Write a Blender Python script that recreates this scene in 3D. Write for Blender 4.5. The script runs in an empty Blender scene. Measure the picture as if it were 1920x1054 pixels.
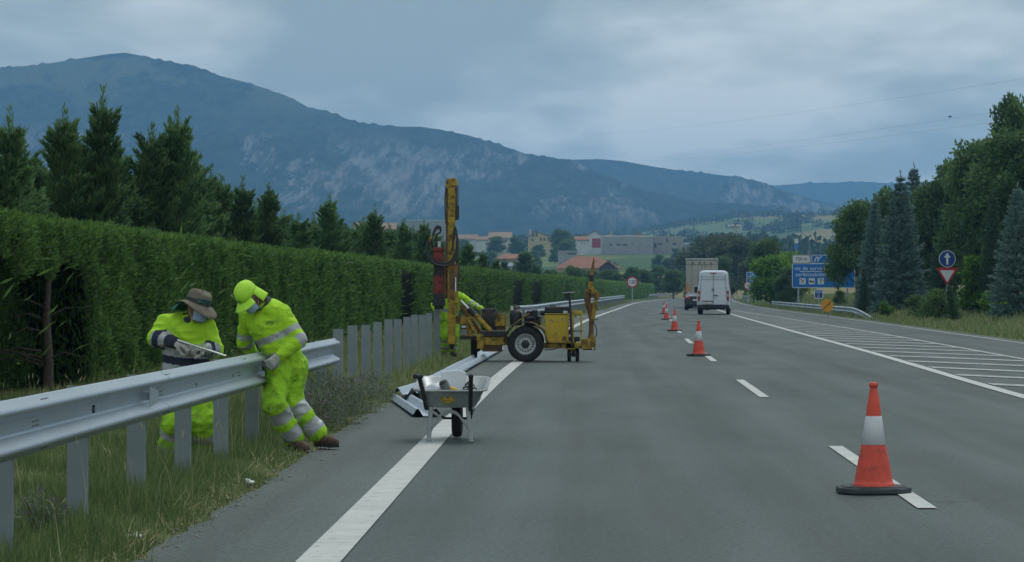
import bpy, bmesh, math, random
import numpy as np
from mathutils import Vector, Matrix, noise as mnoise

SC = bpy.context.scene
COL = SC.collection
PI = math.pi
R = math.radians
rnd = random.Random(7)
rng = np.random.default_rng(11)

# ------------------------------------------------------------------ camera
FPX, CX, CY, HC = 4750.0, 1100.0, 545.0, 1.45      # focal length in photo pixels, road vanishing point, eye height
cam_d = bpy.data.cameras.new('camera')
cam = bpy.data.objects.new('camera', cam_d)
COL.objects.link(cam)
cam.location = (0, 0, HC)
cam.rotation_euler = (R(90), 0, 0)
cam_d.sensor_width = 36
cam_d.lens = FPX / 1920 * 36
cam_d.shift_x = -(CX - 960) / 1920
cam_d.shift_y = (CY - 527) / 1920
cam_d.clip_start = .2
cam_d.clip_end = 60000
SC.camera = cam

# ------------------------------------------------------------------ sky, sun, exposure
SUN_EL, SUN_AZ = R(58), R(25)         # azimuth measured from +Y (down the road) towards +X
w = bpy.data.worlds.new('World')
SC.world = w
w.use_nodes = True
nt = w.node_tree
nt.nodes.clear()
def N(t, nt=nt, **kw):
    n = nt.nodes.new(t)
    for k, v in kw.items():
        setattr(n, k, v)
    return n
L = nt.links.new
out = N('ShaderNodeOutputWorld'); bg = N('ShaderNodeBackground')
bg.inputs['Strength'].default_value = .1
sky = N('ShaderNodeTexSky', sky_type='NISHITA', sun_disc=False)
sky.sun_elevation = SUN_EL; sky.sun_rotation = SUN_AZ
tc = N('ShaderNodeTexCoord'); sep = N('ShaderNodeSeparateXYZ')
L(tc.outputs['Generated'], sep.inputs[0])
def math_(op, a, b=None, nt=nt, c=None):
    m = nt.nodes.new('ShaderNodeMath'); m.operation = op
    for i, v in enumerate((a, b, c)):
        if v is None: continue
        if isinstance(v, (int, float)): m.inputs[i].default_value = v
        else: nt.links.new(v, m.inputs[i])
    return m.outputs[0]
zc = math_('MAXIMUM', sep.outputs[2], 0.0)
den = math_('ADD', zc, .13)
cu = math_('DIVIDE', sep.outputs[0], den); cv = math_('DIVIDE', sep.outputs[1], den)
cmb = N('ShaderNodeCombineXYZ')
L(cu, cmb.inputs[0]); L(math_('MULTIPLY', cv, .55), cmb.inputs[1]); cmb.inputs[2].default_value = 3.7
def cloud_noise(scale, detail, rough, off):
    mp = N('ShaderNodeMapping'); mp.inputs['Location'].default_value = off
    L(cmb.outputs[0], mp.inputs[0])
    n = N('ShaderNodeTexNoise'); n.inputs['Scale'].default_value = scale
    n.inputs['Detail'].default_value = detail; n.inputs['Roughness'].default_value = rough
    n.inputs['Distortion'].default_value = .25
    L(mp.outputs[0], n.inputs['Vector'])
    return n.outputs[0]
SKYOFF = (12.2, 9.3, 0)
n1 = cloud_noise(1.5, 3, .42, SKYOFF)
n2 = cloud_noise(4.6, 4, .5, (8.3, 0.7, 2))
cl = math_('ADD', math_('MULTIPLY', n1, .68), math_('MULTIPLY', n2, .32))
ramp = N('ShaderNodeValToRGB')
e = ramp.color_ramp.elements
e[0].position = .41; e[0].color = (.285, .345, .355, 1)
e[1].position = .59; e[1].color = (.66, .71, .70, 1)
m_ = ramp.color_ramp.elements.new(.50); m_.color = (.42, .48, .485, 1)
L(cl, ramp.inputs[0])
# overcast: a little brighter overhead, and a paler band low under the cloud base
lum = math_('ADD', math_('ADD', math_('MULTIPLY', zc, 3.5), 9.6), math_('MULTIPLY', math_('EXPONENT', math_('MULTIPLY', zc, -18.)), 12.))
sc_ = N('ShaderNodeVectorMath', operation='SCALE')
L(ramp.outputs[0], sc_.inputs[0]); L(lum, sc_.inputs['Scale'])
mix = N('ShaderNodeMix', data_type='RGBA'); mix.inputs[0].default_value = .93
L(sky.outputs[0], mix.inputs[6]); L(sc_.outputs[0], mix.inputs[7])
L(mix.outputs[2], bg.inputs['Color']); L(bg.outputs[0], out.inputs['Surface'])

sun_d = bpy.data.lights.new('sun', 'SUN'); sun_d.energy = 1.1; sun_d.angle = R(24); sun_d.color = (1, .96, .9)
sun = bpy.data.objects.new('sun', sun_d); COL.objects.link(sun)
sdir = Vector((math.sin(SUN_AZ) * math.cos(SUN_EL), math.cos(SUN_AZ) * math.cos(SUN_EL), math.sin(SUN_EL)))
sun.rotation_euler = sdir.to_track_quat('Z', 'Y').to_euler()
sun.location = (0, 0, 60)

vs = SC.view_settings
vs.view_transform = 'Standard'; vs.look = 'None'; vs.exposure = .2; vs.gamma = 1; vs.use_curve_mapping = False
SC.render.engine = 'CYCLES'
SC.cycles.use_denoising = True
SC.cycles.max_bounces = 6
SC.cycles.diffuse_bounces = 3
SC.cycles.glossy_bounces = 3
SC.cycles.transparent_max_bounces = 16
SC.cycles.volume_bounces = 1
SC.cycles.use_adaptive_sampling = True
SC.cycles.adaptive_threshold = .015

# ------------------------------------------------------------------ measuring helpers
def W(px, py, D):
    return Vector(((px - CX) / FPX * D, D, HC - (py - CY) / FPX * D))
def G(px, py):
    D = FPX * HC / (py - CY)
    return ((px - CX) / FPX * D, D)
def table(pts):
    ys = np.array([p[0] for p in pts], float); xs = np.array([p[1] for p in pts], float)
    m = np.gradient(xs, ys)
    def f(y):
        y = np.asarray(y, float)
        i = np.clip(np.searchsorted(ys, y) - 1, 0, len(ys) - 2)
        h = ys[i + 1] - ys[i]; t = (y - ys[i]) / h
        tc_ = np.clip(t, 0, 1)
        h00 = 2*tc_**3 - 3*tc_**2 + 1; h10 = tc_**3 - 2*tc_**2 + tc_; h01 = -2*tc_**3 + 3*tc_**2; h11 = tc_**3 - tc_**2
        v = h00*xs[i] + h10*h*m[i] + h01*xs[i+1] + h11*h*m[i+1]
        v = v + np.where(t < 0, t*h*m[i], 0) + np.where(t > 1, (t-1)*h*m[i+1], 0)
        return v
    return f
Lx = table([(-30, -1.40), (13.5, -1.43), (30, -1.49), (51, -1.40), (80, -.95), (115, -.2), (200, 2.5), (300, 6.0), (400, 11.6), (520, 20)])
Cx = table([(-30, 2.2), (17, 2.26), (37.4, 2.44), (53.4, 2.63), (74, 2.95), (125, 4.15), (200, 6.2), (287, 9.0), (400, 14.6), (520, 23)])
Rx = table([(-30, 5.2), (10, 5.6), (34.4, 5.95), (58.4, 6.62), (86, 7.24), (156.5, 8.9), (200, 10.1), (300, 13.3), (400, 18.5), (520, 27)])
Tx = table([(-30, 7.6), (30, 8.75), (53, 9.2), (81, 9.82), (120, 10.3), (187, 10.7)])
Ex = table([(-30, 9.9), (30, 11.0), (69, 11.95), (111, 12.95), (229, 15.2), (300, 18), (400, 23), (520, 31)])
Hx = lambda y: Lx(y) - 5.4
GE = table([(-30, -2.42), (13.5, -2.42), (20.6, -2.43), (27, -2.56), (34, -2.6), (51, -2.5), (80, -2.05), (115, -1.3), (200, 1.4), (300, 4.9), (400, 10.5), (520, 18.9)])  # asphalt's left edge

# ------------------------------------------------------------------ materials
MATS = {}
def lin(c):
    return tuple((v / 12.92 if v <= .04045 else ((v + .055) / 1.055) ** 2.4) for v in c)
def M(name, col, rough=.6, metal=0., var=.18, scale=6., bump=0., bscale=80., spec=.4, dirt=None, coat=0., detail=4, stretch=None):
    if name in MATS: return MATS[name]
    m = bpy.data.materials.new(name); m.use_nodes = True
    t = m.node_tree; b = t.nodes['Principled BSDF']
    b.inputs['Roughness'].default_value = rough; b.inputs['Metallic'].default_value = metal
    b.inputs['Specular IOR Level'].default_value = spec
    if coat: b.inputs['Coat Weight'].default_value = coat; b.inputs['Coat Roughness'].default_value = .15
    co = t.nodes.new('ShaderNodeTexCoord')
    src = co.outputs['Object']
    if stretch:
        mp = t.nodes.new('ShaderNodeMapping'); mp.inputs['Scale'].default_value = stretch
        t.links.new(src, mp.inputs[0]); src = mp.outputs[0]
    n = t.nodes.new('ShaderNodeTexNoise'); n.inputs['Scale'].default_value = scale; n.inputs['Detail'].default_value = detail
    t.links.new(src, n.inputs['Vector'])
    r = t.nodes.new('ShaderNodeValToRGB')
    r.color_ramp.elements[0].position = .3; r.color_ramp.elements[1].position = .7
    r.color_ramp.elements[0].color = tuple(max(0, c * (1 - var)) for c in col) + (1,)
    r.color_ramp.elements[1].color = tuple(min(1, c * (1 + var)) for c in col) + (1,)
    t.links.new(n.outputs[0], r.inputs[0])
    c = r.outputs[0]
    if dirt:
        dc, amt, ds = dirt
        n2 = t.nodes.new('ShaderNodeTexNoise'); n2.inputs['Scale'].default_value = ds; n2.inputs['Detail'].default_value = 6
        n2.inputs['Roughness'].default_value = .65
        t.links.new(co.outputs['Object'], n2.inputs['Vector'])
        r2 = t.nodes.new('ShaderNodeMapRange'); r2.inputs[1].default_value = .62 - amt * .3; r2.inputs[2].default_value = .75 - amt * .2
        r2.inputs[4].default_value = .9
        t.links.new(n2.outputs[0], r2.inputs[0])
        mx = t.nodes.new('ShaderNodeMix'); mx.data_type = 'RGBA'
        t.links.new(r2.outputs[0], mx.inputs[0]); t.links.new(c, mx.inputs[6]); mx.inputs[7].default_value = tuple(dc) + (1,)
        c = mx.outputs[2]
        rr = t.nodes.new('ShaderNodeMapRange'); rr.inputs[3].default_value = rough; rr.inputs[4].default_value = min(1, rough + .3)
        t.links.new(r2.outputs[0], rr.inputs[0]); t.links.new(rr.outputs[0], b.inputs['Roughness'])
    t.links.new(c, b.inputs['Base Color'])
    if bump:
        n3 = t.nodes.new('ShaderNodeTexNoise'); n3.inputs['Scale'].default_value = bscale; n3.inputs['Detail'].default_value = 3
        t.links.new(src, n3.inputs['Vector'])
        bp = t.nodes.new('ShaderNodeBump'); bp.inputs['Strength'].default_value = min(1, bump); bp.inputs['Distance'].default_value = .02
        t.links.new(n3.outputs[0], bp.inputs['Height']); t.links.new(bp.outputs[0], b.inputs['Normal'])
    MATS[name] = m
    return m
def leafmat(name, dark, light, transl=.25, rough=.55):
    if name in MATS: return MATS[name]
    m = bpy.data.materials.new(name); m.use_nodes = True
    t = m.node_tree; b = t.nodes['Principled BSDF']
    b.inputs['Roughness'].default_value = rough; b.inputs['Specular IOR Level'].default_value = .25
    a = t.nodes.new('ShaderNodeAttribute'); a.attribute_name = 'tint'
    r = t.nodes.new('ShaderNodeValToRGB')
    r.color_ramp.elements[0].color = tuple(dark) + (1,); r.color_ramp.elements[1].color = tuple(light) + (1,)
    t.links.new(a.outputs['Fac'], r.inputs[0])
    oi = t.nodes.new('ShaderNodeObjectInfo'); hs = t.nodes.new('ShaderNodeHueSaturation')
    mr = t.nodes.new('ShaderNodeMapRange'); mr.inputs[3].default_value = .82; mr.inputs[4].default_value = 1.18
    t.links.new(oi.outputs['Random'], mr.inputs[0]); t.links.new(mr.outputs[0], hs.inputs['Value'])
    t.links.new(r.outputs[0], hs.inputs['Color'])
    t.links.new(hs.outputs[0], b.inputs['Base Color'])
    tr = t.nodes.new('ShaderNodeBsdfTranslucent'); ms = t.nodes.new('ShaderNodeMixShader'); ms.inputs[0].default_value = transl
    t.links.new(hs.outputs[0], tr.inputs[0]); t.links.new(b.outputs[0], ms.inputs[1]); t.links.new(tr.outputs[0], ms.inputs[2])
    t.links.new(ms.outputs[0], t.nodes['Material Output'].inputs[0])
    MATS[name] = m
    return m

# ------------------------------------------------------------------ object helpers
def tag(o, label=None, cat=None, group=None, kind=None):
    if label: o['label'] = label
    if cat: o['category'] = cat
    if group: o['group'] = group
    if kind: o['kind'] = kind
    return o
def empty(name, loc=(0, 0, 0), rz=0, label=None, cat=None, group=None, parent=None):
    o = bpy.data.objects.new(name, None); COL.objects.link(o)
    o.empty_display_size = .1
    o.location = loc; o.rotation_euler = (0, 0, rz)
    if parent: o.parent = parent
    return tag(o, label, cat, group)
def meshobj(name, me, parent=None, loc=None):
    o = bpy.data.objects.new(name, me); COL.objects.link(o)
    if parent: o.parent = parent
    if loc is not None: o.location = loc
    return o
def copy_tree(o, parent=None):
    c = o.copy(); COL.objects.link(c); c.parent = parent
    for ch in list(o.children): copy_tree(ch, c)
    return c
def np_mesh(name, verts, faces, mat=None, smooth=False, tint=None):
    """verts (n,3); faces (m,k) array"""
    verts = np.asarray(verts, np.float32); faces = np.asarray(faces, np.int32)
    me = bpy.data.meshes.new(name)
    k = faces.shape[1]
    me.vertices.add(len(verts)); me.vertices.foreach_set('co', verts.ravel())
    me.loops.add(faces.size); me.loops.foreach_set('vertex_index', faces.ravel())
    me.polygons.add(len(faces))
    me.polygons.foreach_set('loop_start', np.arange(0, faces.size, k, dtype=np.int32))
    me.polygons.foreach_set('loop_total', np.full(len(faces), k, np.int32))
    if smooth: me.polygons.foreach_set('use_smooth', np.ones(len(faces), bool))
    if tint is not None:
        a = me.attributes.new('tint', 'FLOAT', 'POINT'); a.data.foreach_set('value', np.asarray(tint, np.float32))
    me.update(); me.validate()
    if mat: me.materials.append(mat)
    return me
class MB:
    def __init__(s): s.v = []; s.f = []; s.sm = []
    def add(s, vs, fs, smooth=False, mtx=None):
        b = len(s.v)
        for p in vs:
            p = Vector(p)
            s.v.append(mtx @ p if mtx is not None else p)
        for f in fs: s.f.append([b + i for i in f]); s.sm.append(smooth)
        return s
    def box(s, c, d, rot=None, mtx=None):
        c = Vector(c); hx, hy, hz = d[0]/2, d[1]/2, d[2]/2
        vs = [Vector((x*hx, y*hy, z*hz)) for z in (-1, 1) for y in (-1, 1) for x in (-1, 1)]
        if rot is not None:
            rm = rot if isinstance(rot, Matrix) else Matrix.Rotation(rot[1], 3, rot[0])
            vs = [rm @ v for v in vs]
        return s.add([c + v for v in vs], [(0,2,3,1), (4,5,7,6), (0,1,5,4), (2,6,7,3), (0,4,6,2), (1,3,7,5)], False, mtx)
    def span(s, x0, x1, y0, y1, z0, z1): return s.box(((x0+x1)/2, (y0+y1)/2, (z0+z1)/2), (x1-x0, y1-y0, z1-z0))
    def bar(s, a, b, wd, ht=None, up=(0, 0, 1)):
        a, b = Vector(a), Vector(b); ht = ht or wd
        z = (b - a); l = z.length; z.normalize()
        u = Vector(up)
        if abs(u.dot(z)) > .98: u = Vector((0, 1, 0))
        x = u.cross(z).normalized(); y = z.cross(x)
        return s.box((a+b)/2, (wd, ht, l), Matrix((x, y, z)).transposed())
    def cyl(s, a, b, r0, r1=None, n=12, caps=True):
        a, b = Vector(a), Vector(b); r1 = r0 if r1 is None else r1
        z = (b - a).normalized(); x = z.orthogonal().normalized(); y = z.cross(x)
        vs = []
        for p, r in ((a, r0), (b, r1)):
            for i in range(n):
                t = 2*PI*i/n; vs.append(p + (x*math.cos(t) + y*math.sin(t))*r)
        s.add(vs, [(i, (i+1) % n, n+(i+1) % n, n+i) for i in range(n)], True)
        if caps: s.add(vs, [tuple(range(n-1, -1, -1)), tuple(range(n, 2*n))])
        return s
    def tube(s, pts, r, n=8, caps=True):
        pts = [Vector(p) for p in pts]
        rs = r if isinstance(r, (list, tuple)) else [r]*len(pts)
        vs = []; x = None
        for i, p in enumerate(pts):
            z = (pts[min(i+1, len(pts)-1)] - pts[max(i-1, 0)]).normalized()
            if x is None: x = z.orthogonal().normalized()
            else: x = (x - z*x.dot(z)).normalized()
            y = z.cross(x)
            for k in range(n):
                t = 2*PI*k/n; vs.append(p + (x*math.cos(t) + y*math.sin(t))*rs[i])
        fs = []
        for i in range(len(pts)-1):
            for k in range(n):
                a = i*n+k; b = i*n+(k+1) % n
                fs.append((a, b, b+n, a+n))
        s.add(vs, fs, True)
        if caps: s.add(vs, [tuple(range(n-1, -1, -1)), tuple(range(len(vs)-n, len(vs)))])
        return s
    def lathe(s, prof, n=24, c=(0, 0, 0), axis='Z', smooth=True, ph=0., closed=False):
        c = Vector(c); vs = []
        for r, h in prof:
            for k in range(n):
                t = 2*PI*k/n + ph
                p = (r*math.cos(t), r*math.sin(t), h)
                if axis == 'Y': p = (p[0], p[2], p[1])
                if axis == 'X': p = (p[2], p[0], p[1])
                vs.append(c + Vector(p))
        fs = []
        m = len(prof)
        for i in range(m if closed else m-1):
            for k in range(n):
                a, b = i*n+k, i*n+(k+1) % n
                a2, b2 = ((i+1) % m)*n+k, ((i+1) % m)*n+(k+1) % n
                fs.append((a, b, b2, a2))
        return s.add(vs, fs, smooth)
    def prism(s, poly, axis, t0, t1):
        """poly 2-D extruded along axis 'X','Y' or 'Z' (poly gives the other two coords in order)"""
        def mk(p, t):
            return {'X': (t, p[0], p[1]), 'Y': (p[0], t, p[1]), 'Z': (p[0], p[1], t)}[axis]
        n = len(poly)
        vs = [mk(p, t0) for p in poly] + [mk(p, t1) for p in poly]
        fs = [tuple(range(n)), tuple(range(2*n-1, n-1, -1))] + [(i, n+i, n+(i+1) % n, (i+1) % n) for i in range(n)]
        return s.add(vs, fs)
    def ell(s, c, r, n=12, m=8, rot=None):
        c = Vector(c); vs = []
        for i in range(m+1):
            a = PI*i/m
            for k in range(n):
                t = 2*PI*k/n
                v = Vector((r[0]*math.sin(a)*math.cos(t), r[1]*math.sin(a)*math.sin(t), r[2]*math.cos(a)))
                if rot is not None: v = rot @ v
                vs.append(c + v)
        fs = []
        for i in range(m):
            for k in range(n):
                fs.append((i*n+k, (i+1)*n+k, (i+1)*n+(k+1) % n, i*n+(k+1) % n))
        return s.add(vs, fs, True)
    def mesh(s, name, mat, fix=True):
        me = bpy.data.meshes.new(name)
        me.from_pydata([tuple(v) for v in s.v], [], s.f)
        for p, k in zip(me.polygons, s.sm): p.use_smooth = k
        me.materials.append(mat)
        if fix:
            bm = bmesh.new(); bm.from_mesh(me)
            bmesh.ops.recalc_face_normals(bm, faces=bm.faces)
            bm.to_mesh(me); bm.free()
        me.update()
        return me
    def build(s, name, mat, parent=None, bevel=0., loc=None, seg=2):
        o = meshobj(name, s.mesh(name, mat), parent, loc)
        if bevel:
            b = o.modifiers.new('bevel', 'BEVEL'); b.width = bevel; b.segments = seg; b.limit_method = 'ANGLE'; b.angle_limit = R(40)
        return o
def arc(c, r, a0, a1, n, plane='XZ'):
    out_ = []
    for i in range(n+1):
        a = a0 + (a1-a0)*i/n
        p, q = r*math.cos(a), r*math.sin(a)
        out_.append({'XZ': (c[0]+p, c[1], c[2]+q), 'XY': (c[0]+p, c[1]+q, c[2]), 'YZ': (c[0], c[1]+p, c[2]+q)}[plane])
    return out_
def spline(pts, n=8):
    pts = [Vector(p) for p in pts]; o = []
    for i in range(len(pts)-1):
        p0 = pts[max(i-1, 0)]; p1 = pts[i]; p2 = pts[i+1]; p3 = pts[min(i+2, len(pts)-1)]
        for k in range(n):
            t = k/n
            o.append(.5*((2*p1) + (p2-p0)*t + (2*p0-5*p1+4*p2-p3)*t*t + (3*p1-p0-3*p2+p3)*t**3))
    o.append(pts[-1])
    return o
def text_mesh(name, body, size, mat, parent, loc, align='CENTER', rot=(R(90), 0, 0), extrude=.003, xscale=1., spacing=1.):
    cu_ = bpy.data.curves.new(name, 'FONT'); cu_.body = body; cu_.size = size; cu_.align_x = align; cu_.align_y = 'CENTER'
    cu_.extrude = extrude; cu_.space_character = spacing; cu_.resolution_u = 3; cu_.offset = size*.009
    o = bpy.data.objects.new(name, cu_); COL.objects.link(o)
    dg = bpy.context.evaluated_depsgraph_get(); dg.update()
    me = bpy.data.meshes.new_from_object(o.evaluated_get(dg))
    bpy.data.objects.remove(o)
    me.materials.clear(); me.materials.append(mat)
    t = meshobj(name, me, parent, loc); t.rotation_euler = rot; t.scale = (xscale, 1, 1)
    return t
# ================================================================== the land
def smooth01(t):
    t = np.clip(t, 0, 1); return t*t*(3-2*t)
_base = lambda y: np.interp(y, [-100, 520, 620, 700, 900, 1130, 1500, 2000, 2600, 3100, 3400, 20000], [0, 0, 1.2, 2.6, 9, 19, 29, 52, 88, 94, 60, 46])
def ground_z(x, y):
    x = np.asarray(x, float); y = np.asarray(y, float)
    z = _base(y)
    z = np.where(y > 1130, 19+(z-19)*np.interp(CX+FPX*x/np.maximum(y, 1), [500, 700, 1100, 1250, 1400, 1560, 1800], [.36, .40, .48, .64, .80, .92, 1.]), z)
    ge, ex = GE(np.minimum(y, 520)), Ex(np.minimum(y, 520))
    near = 1 - smooth01((y-330)/160)
    d = x - (ex + 1.2)
    z = z + near*(smooth01(d/7)*.75 + smooth01((d-7)/18)*1.1 - .12*smooth01(d/1.)*smooth01(1-(d-1)/2))
    dl = ge - x
    z = z + near*(.05*smooth01(dl/.5) + .06*smooth01((dl-2.5)/3))
    inside = (x > ge + .12) & (x < ex + .55) & (y < 525)
    z = np.where(inside, -.08, z - .015)
    return z
def gz(x, y): return float(ground_z(x, y))

def ground_material():
    m = bpy.data.materials.new('ground_soil_and_fields'); m.use_nodes = True
    t = m.node_tree; b = t.nodes['Principled BSDF']; b.inputs['Roughness'].default_value = .95; b.inputs['Specular IOR Level'].default_value = .1
    co = t.nodes.new('ShaderNodeTexCoord'); sp = t.nodes.new('ShaderNodeSeparateXYZ'); t.links.new(co.outputs['Object'], sp.inputs[0])
    def noise_(s, d=4, vec=None):
        n = t.nodes.new('ShaderNodeTexNoise'); n.inputs['Scale'].default_value = s; n.inputs['Detail'].default_value = d
        t.links.new(vec or co.outputs['Object'], n.inputs['Vector']); return n.outputs[0]
    def ramp_(f, *st):
        r = t.nodes.new('ShaderNodeValToRGB')
        while len(r.color_ramp.elements) < len(st): r.color_ramp.elements.new(.5)
        for e_, (p, c) in zip(r.color_ramp.elements, st): e_.position = p; e_.color = tuple(c) + (1,)
        t.links.new(f, r.inputs[0]); return r.outputs[0]
    near = ramp_(noise_(1.7, 8), (.3, (.055, .08, .028)), (.5, (.10, .125, .048)), (.74, (.165, .15, .08)))
    mp = t.nodes.new('ShaderNodeMapping'); mp.inputs['Scale'].default_value = (.0052, .0035, .001); mp.inputs['Rotation'].default_value = (0, 0, .5)
    t.links.new(co.outputs['Object'], mp.inputs[0])
    vo = t.nodes.new('ShaderNodeTexVoronoi'); vo.inputs['Scale'].default_value = 1; t.links.new(mp.outputs[0], vo.inputs['Vector'])
    sv = t.nodes.new('ShaderNodeSeparateXYZ'); t.links.new(vo.outputs['Color'], sv.inputs[0])
    far = ramp_(sv.outputs[0], (.0, (.055, .10, .04)), (.45, (.10, .165, .055)), (.72, (.13, .17, .06)), (.9, (.22, .19, .08)))
    nf = noise_(.03, 6)
    fm = t.nodes.new('ShaderNodeMix'); fm.data_type = 'RGBA'; fm.blend_type = 'MULTIPLY'; fm.inputs[0].default_value = .6
    t.links.new(far, fm.inputs[6]); t.links.new(ramp_(nf, (.3, (.55, .6, .5)), (.7, (1.2, 1.15, 1.1))), fm.inputs[7])
    mr = t.nodes.new('ShaderNodeMapRange'); mr.inputs[1].default_value = 250; mr.inputs[2].default_value = 500
    t.links.new(sp.outputs[1], mr.inputs[0])
    mx = t.nodes.new('ShaderNodeMix'); mx.data_type = 'RGBA'
    t.links.new(mr.outputs[0], mx.inputs[0]); t.links.new(near, mx.inputs[6]); t.links.new(fm.outputs[2], mx.inputs[7])
    t.links.new(mx.outputs[2], b.inputs['Base Color'])
    bp = t.nodes.new('ShaderNodeBump'); bp.inputs['Strength'].default_value = .8; bp.inputs['Distance'].default_value = .05
    t.links.new(noise_(14, 5), bp.inputs['Height']); t.links.new(bp.outputs[0], b.inputs['Normal'])
    return m
def build_ground():
    ys = np.concatenate([np.arange(-40, 60, 1.5), np.arange(60, 200, 4), np.arange(200, 560, 10), np.arange(560, 3300, 40), np.arange(3300, 6600, 300), [7000]])
    s = np.concatenate([-np.geomspace(4500, 12, 34), np.arange(-11, -3, 1.), np.arange(-3, .1, .15), np.arange(1, 11, 2.), np.arange(11, 34, .8), np.geomspace(36, 4500, 36)])
    Y, S = np.meshgrid(ys, s, indexing='ij')
    X = Lx(np.minimum(Y, 520)) + S
    Z = ground_z(X, Y)
    # fine unevenness away from the carriageway
    far = np.clip((Y-600)/600, 0, 1)
    Z = Z + far*3.5*np.sin(X*.011+Y*.004)*np.sin(Y*.006+1) + far*2*np.sin(X*.023-1+Y*.002)
    n, m = Y.shape
    idx = np.arange(n*m).reshape(n, m)
    f = np.stack([idx[:-1, :-1], idx[:-1, 1:], idx[1:, 1:], idx[1:, :-1]], -1).reshape(-1, 4)
    me = np_mesh('ground', np.stack([X, Y, Z], -1).reshape(-1, 3), f, ground_material(), True)
    tag(meshobj('ground', me), kind='structure')
build_ground()
def far_z(X, Y):
    z = gz(X, Y); far = min(1, max(0, (Y-600)/600))
    return z + far*3.5*math.sin(X*.011+Y*.004)*math.sin(Y*.006+1) + far*2*math.sin(X*.023-1+Y*.002)

def asphalt(name, base, tracks):
    m = bpy.data.materials.new(name); m.use_nodes = True
    t = m.node_tree; b = t.nodes['Principled BSDF']; b.inputs['Specular IOR Level'].default_value = .36
    co = t.nodes.new('ShaderNodeTexCoord')
    def nz(s, d=3, sc=None, r=.5):
        n = t.nodes.new('ShaderNodeTexNoise'); n.inputs['Scale'].default_value = s; n.inputs['Detail'].default_value = d; n.inputs['Roughness'].default_value = r
        v = co.outputs['Object']
        if sc:
            mp = t.nodes.new('ShaderNodeMapping'); mp.inputs['Scale'].default_value = sc; t.links.new(v, mp.inputs[0]); v = mp.outputs[0]
        t.links.new(v, n.inputs['Vector']); return n.outputs[0]
    def rng_(f, a, b_, c, d):
        r = t.nodes.new('ShaderNodeMapRange'); r.inputs[1].default_value = a; r.inputs[2].default_value = b_; r.inputs[3].default_value = c; r.inputs[4].default_value = d
        t.links.new(f, r.inputs[0]); return r.outputs[0]
    v = math_('MULTIPLY', rng_(nz(26, 5, None, .8), .36, .64, .55, 1.45), rng_(nz(1, 5, (.9, .09, 1)), .3, .7, 1-tracks, 1+tracks), nt=t)
    v = math_('MULTIPLY', v, rng_(nz(.35, 4), .3, .7, .9, 1.1), nt=t)
    v = math_('MULTIPLY', v, rng_(nz(45, 3), .68, .8, 1, 1.35), nt=t)
    # hairline cracks and patched streaks
    vo = t.nodes.new('ShaderNodeTexVoronoi'); vo.feature = 'DISTANCE_TO_EDGE'; vo.inputs['Scale'].default_value = .42
    wv = t.nodes.new('ShaderNodeVectorMath'); wv.operation = 'ADD'
    nd = t.nodes.new('ShaderNodeTexNoise'); nd.inputs['Scale'].default_value = 1.6; nd.inputs['Detail'].default_value = 5
    t.links.new(co.outputs['Object'], nd.inputs['Vector']); t.links.new(co.outputs['Object'], wv.inputs[0]); t.links.new(nd.outputs['Color'], wv.inputs[1]); t.links.new(wv.outputs[0], vo.inputs['Vector'])
    ck = math_('MULTIPLY', rng_(vo.outputs['Distance'], .004, .011, 1, 0), rng_(nz(.16, 3), .54, .62, 0, 1), nt=t)
    v = math_('MULTIPLY', v, math_('SUBTRACT', 1., math_('MULTIPLY', ck, .45, nt=t), nt=t), nt=t)
    v = math_('MULTIPLY', v, rng_(nz(1, 3, (1.6, .018, 1)), .35, .65, .80, 1.2), nt=t)
    sc = t.nodes.new('ShaderNodeVectorMath'); sc.operation = 'SCALE'; sc.inputs[0].default_value = base
    t.links.new(v, sc.inputs['Scale']); t.links.new(sc.outputs[0], b.inputs['Base Color'])
    t.links.new(rng_(nz(1, 4, (1.1, .12, 1)), .3, .7, .62, .8), b.inputs['Roughness'])
    bp = t.nodes.new('ShaderNodeBump'); bp.inputs['Strength'].default_value = .55; bp.inputs['Distance'].default_value = .008
    t.links.new(nz(110, 3), bp.inputs['Height']); t.links.new(bp.outputs[0], b.inputs['Normal'])
    return m
def strip(name, fa, fb, y0, y1, step, z, mat, parent=None, cols=1, jag=0.):
    ys = np.arange(y0, y1+.001, step); vs = []; fs = []
    for y in ys:
        a, b = float(fa(y)), float(fb(y))
        if jag: a += jag*(mnoise.noise((y*2.3, 1.7, 0)) + .6*mnoise.noise((y*7.1, 4.2, 0)))
        for k in range(cols+1):
            vs.append((a+(b-a)*k/cols, y, z))
    c = cols+1
    for i in range(len(ys)-1):
        for k in range(cols):
            fs.append((i*c+k, i*c+k+1, (i+1)*c+k+1, (i+1)*c+k))
    return meshobj(name, np_mesh(name, vs, fs, mat), parent)
ROAD = strip('road', lambda y: GE(y)+.9, lambda y: Ex(y)+.55, -30, 520, 2, 0, asphalt('carriageway_asphalt', (.050, .072, .070), .07), cols=6)
tag(ROAD, kind='structure')
SHO = strip('shoulder', GE, lambda y: Lx(y)+.02, -30, 520, .25, .004, asphalt('shoulder_asphalt', (.066, .087, .082), .07), jag=.05)
tag(SHO, kind='structure')
paint = M('road_paint', (.46, .48, .465), .6, var=.1, scale=3, bump=.4, bscale=140, dirt=((.26, .28, .28), .2, 9))
wornpaint = M('worn_road_paint', (.37, .39, .385), .65, var=.12, scale=2, bump=.4, bscale=140, dirt=((.16, .18, .18), .45, 7))
def line(f, wd): return (lambda y: f(y)-wd/2), (lambda y: f(y)+wd/2)
a, b_ = line(Lx, .24); strip('left_edge_line', a, b_, -20, 520, 1, .009, paint, ROAD)
a, b_ = line(Rx, .2); strip('right_lane_line', a, b_, -20, 520, 2, .009, paint, ROAD)
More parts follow.
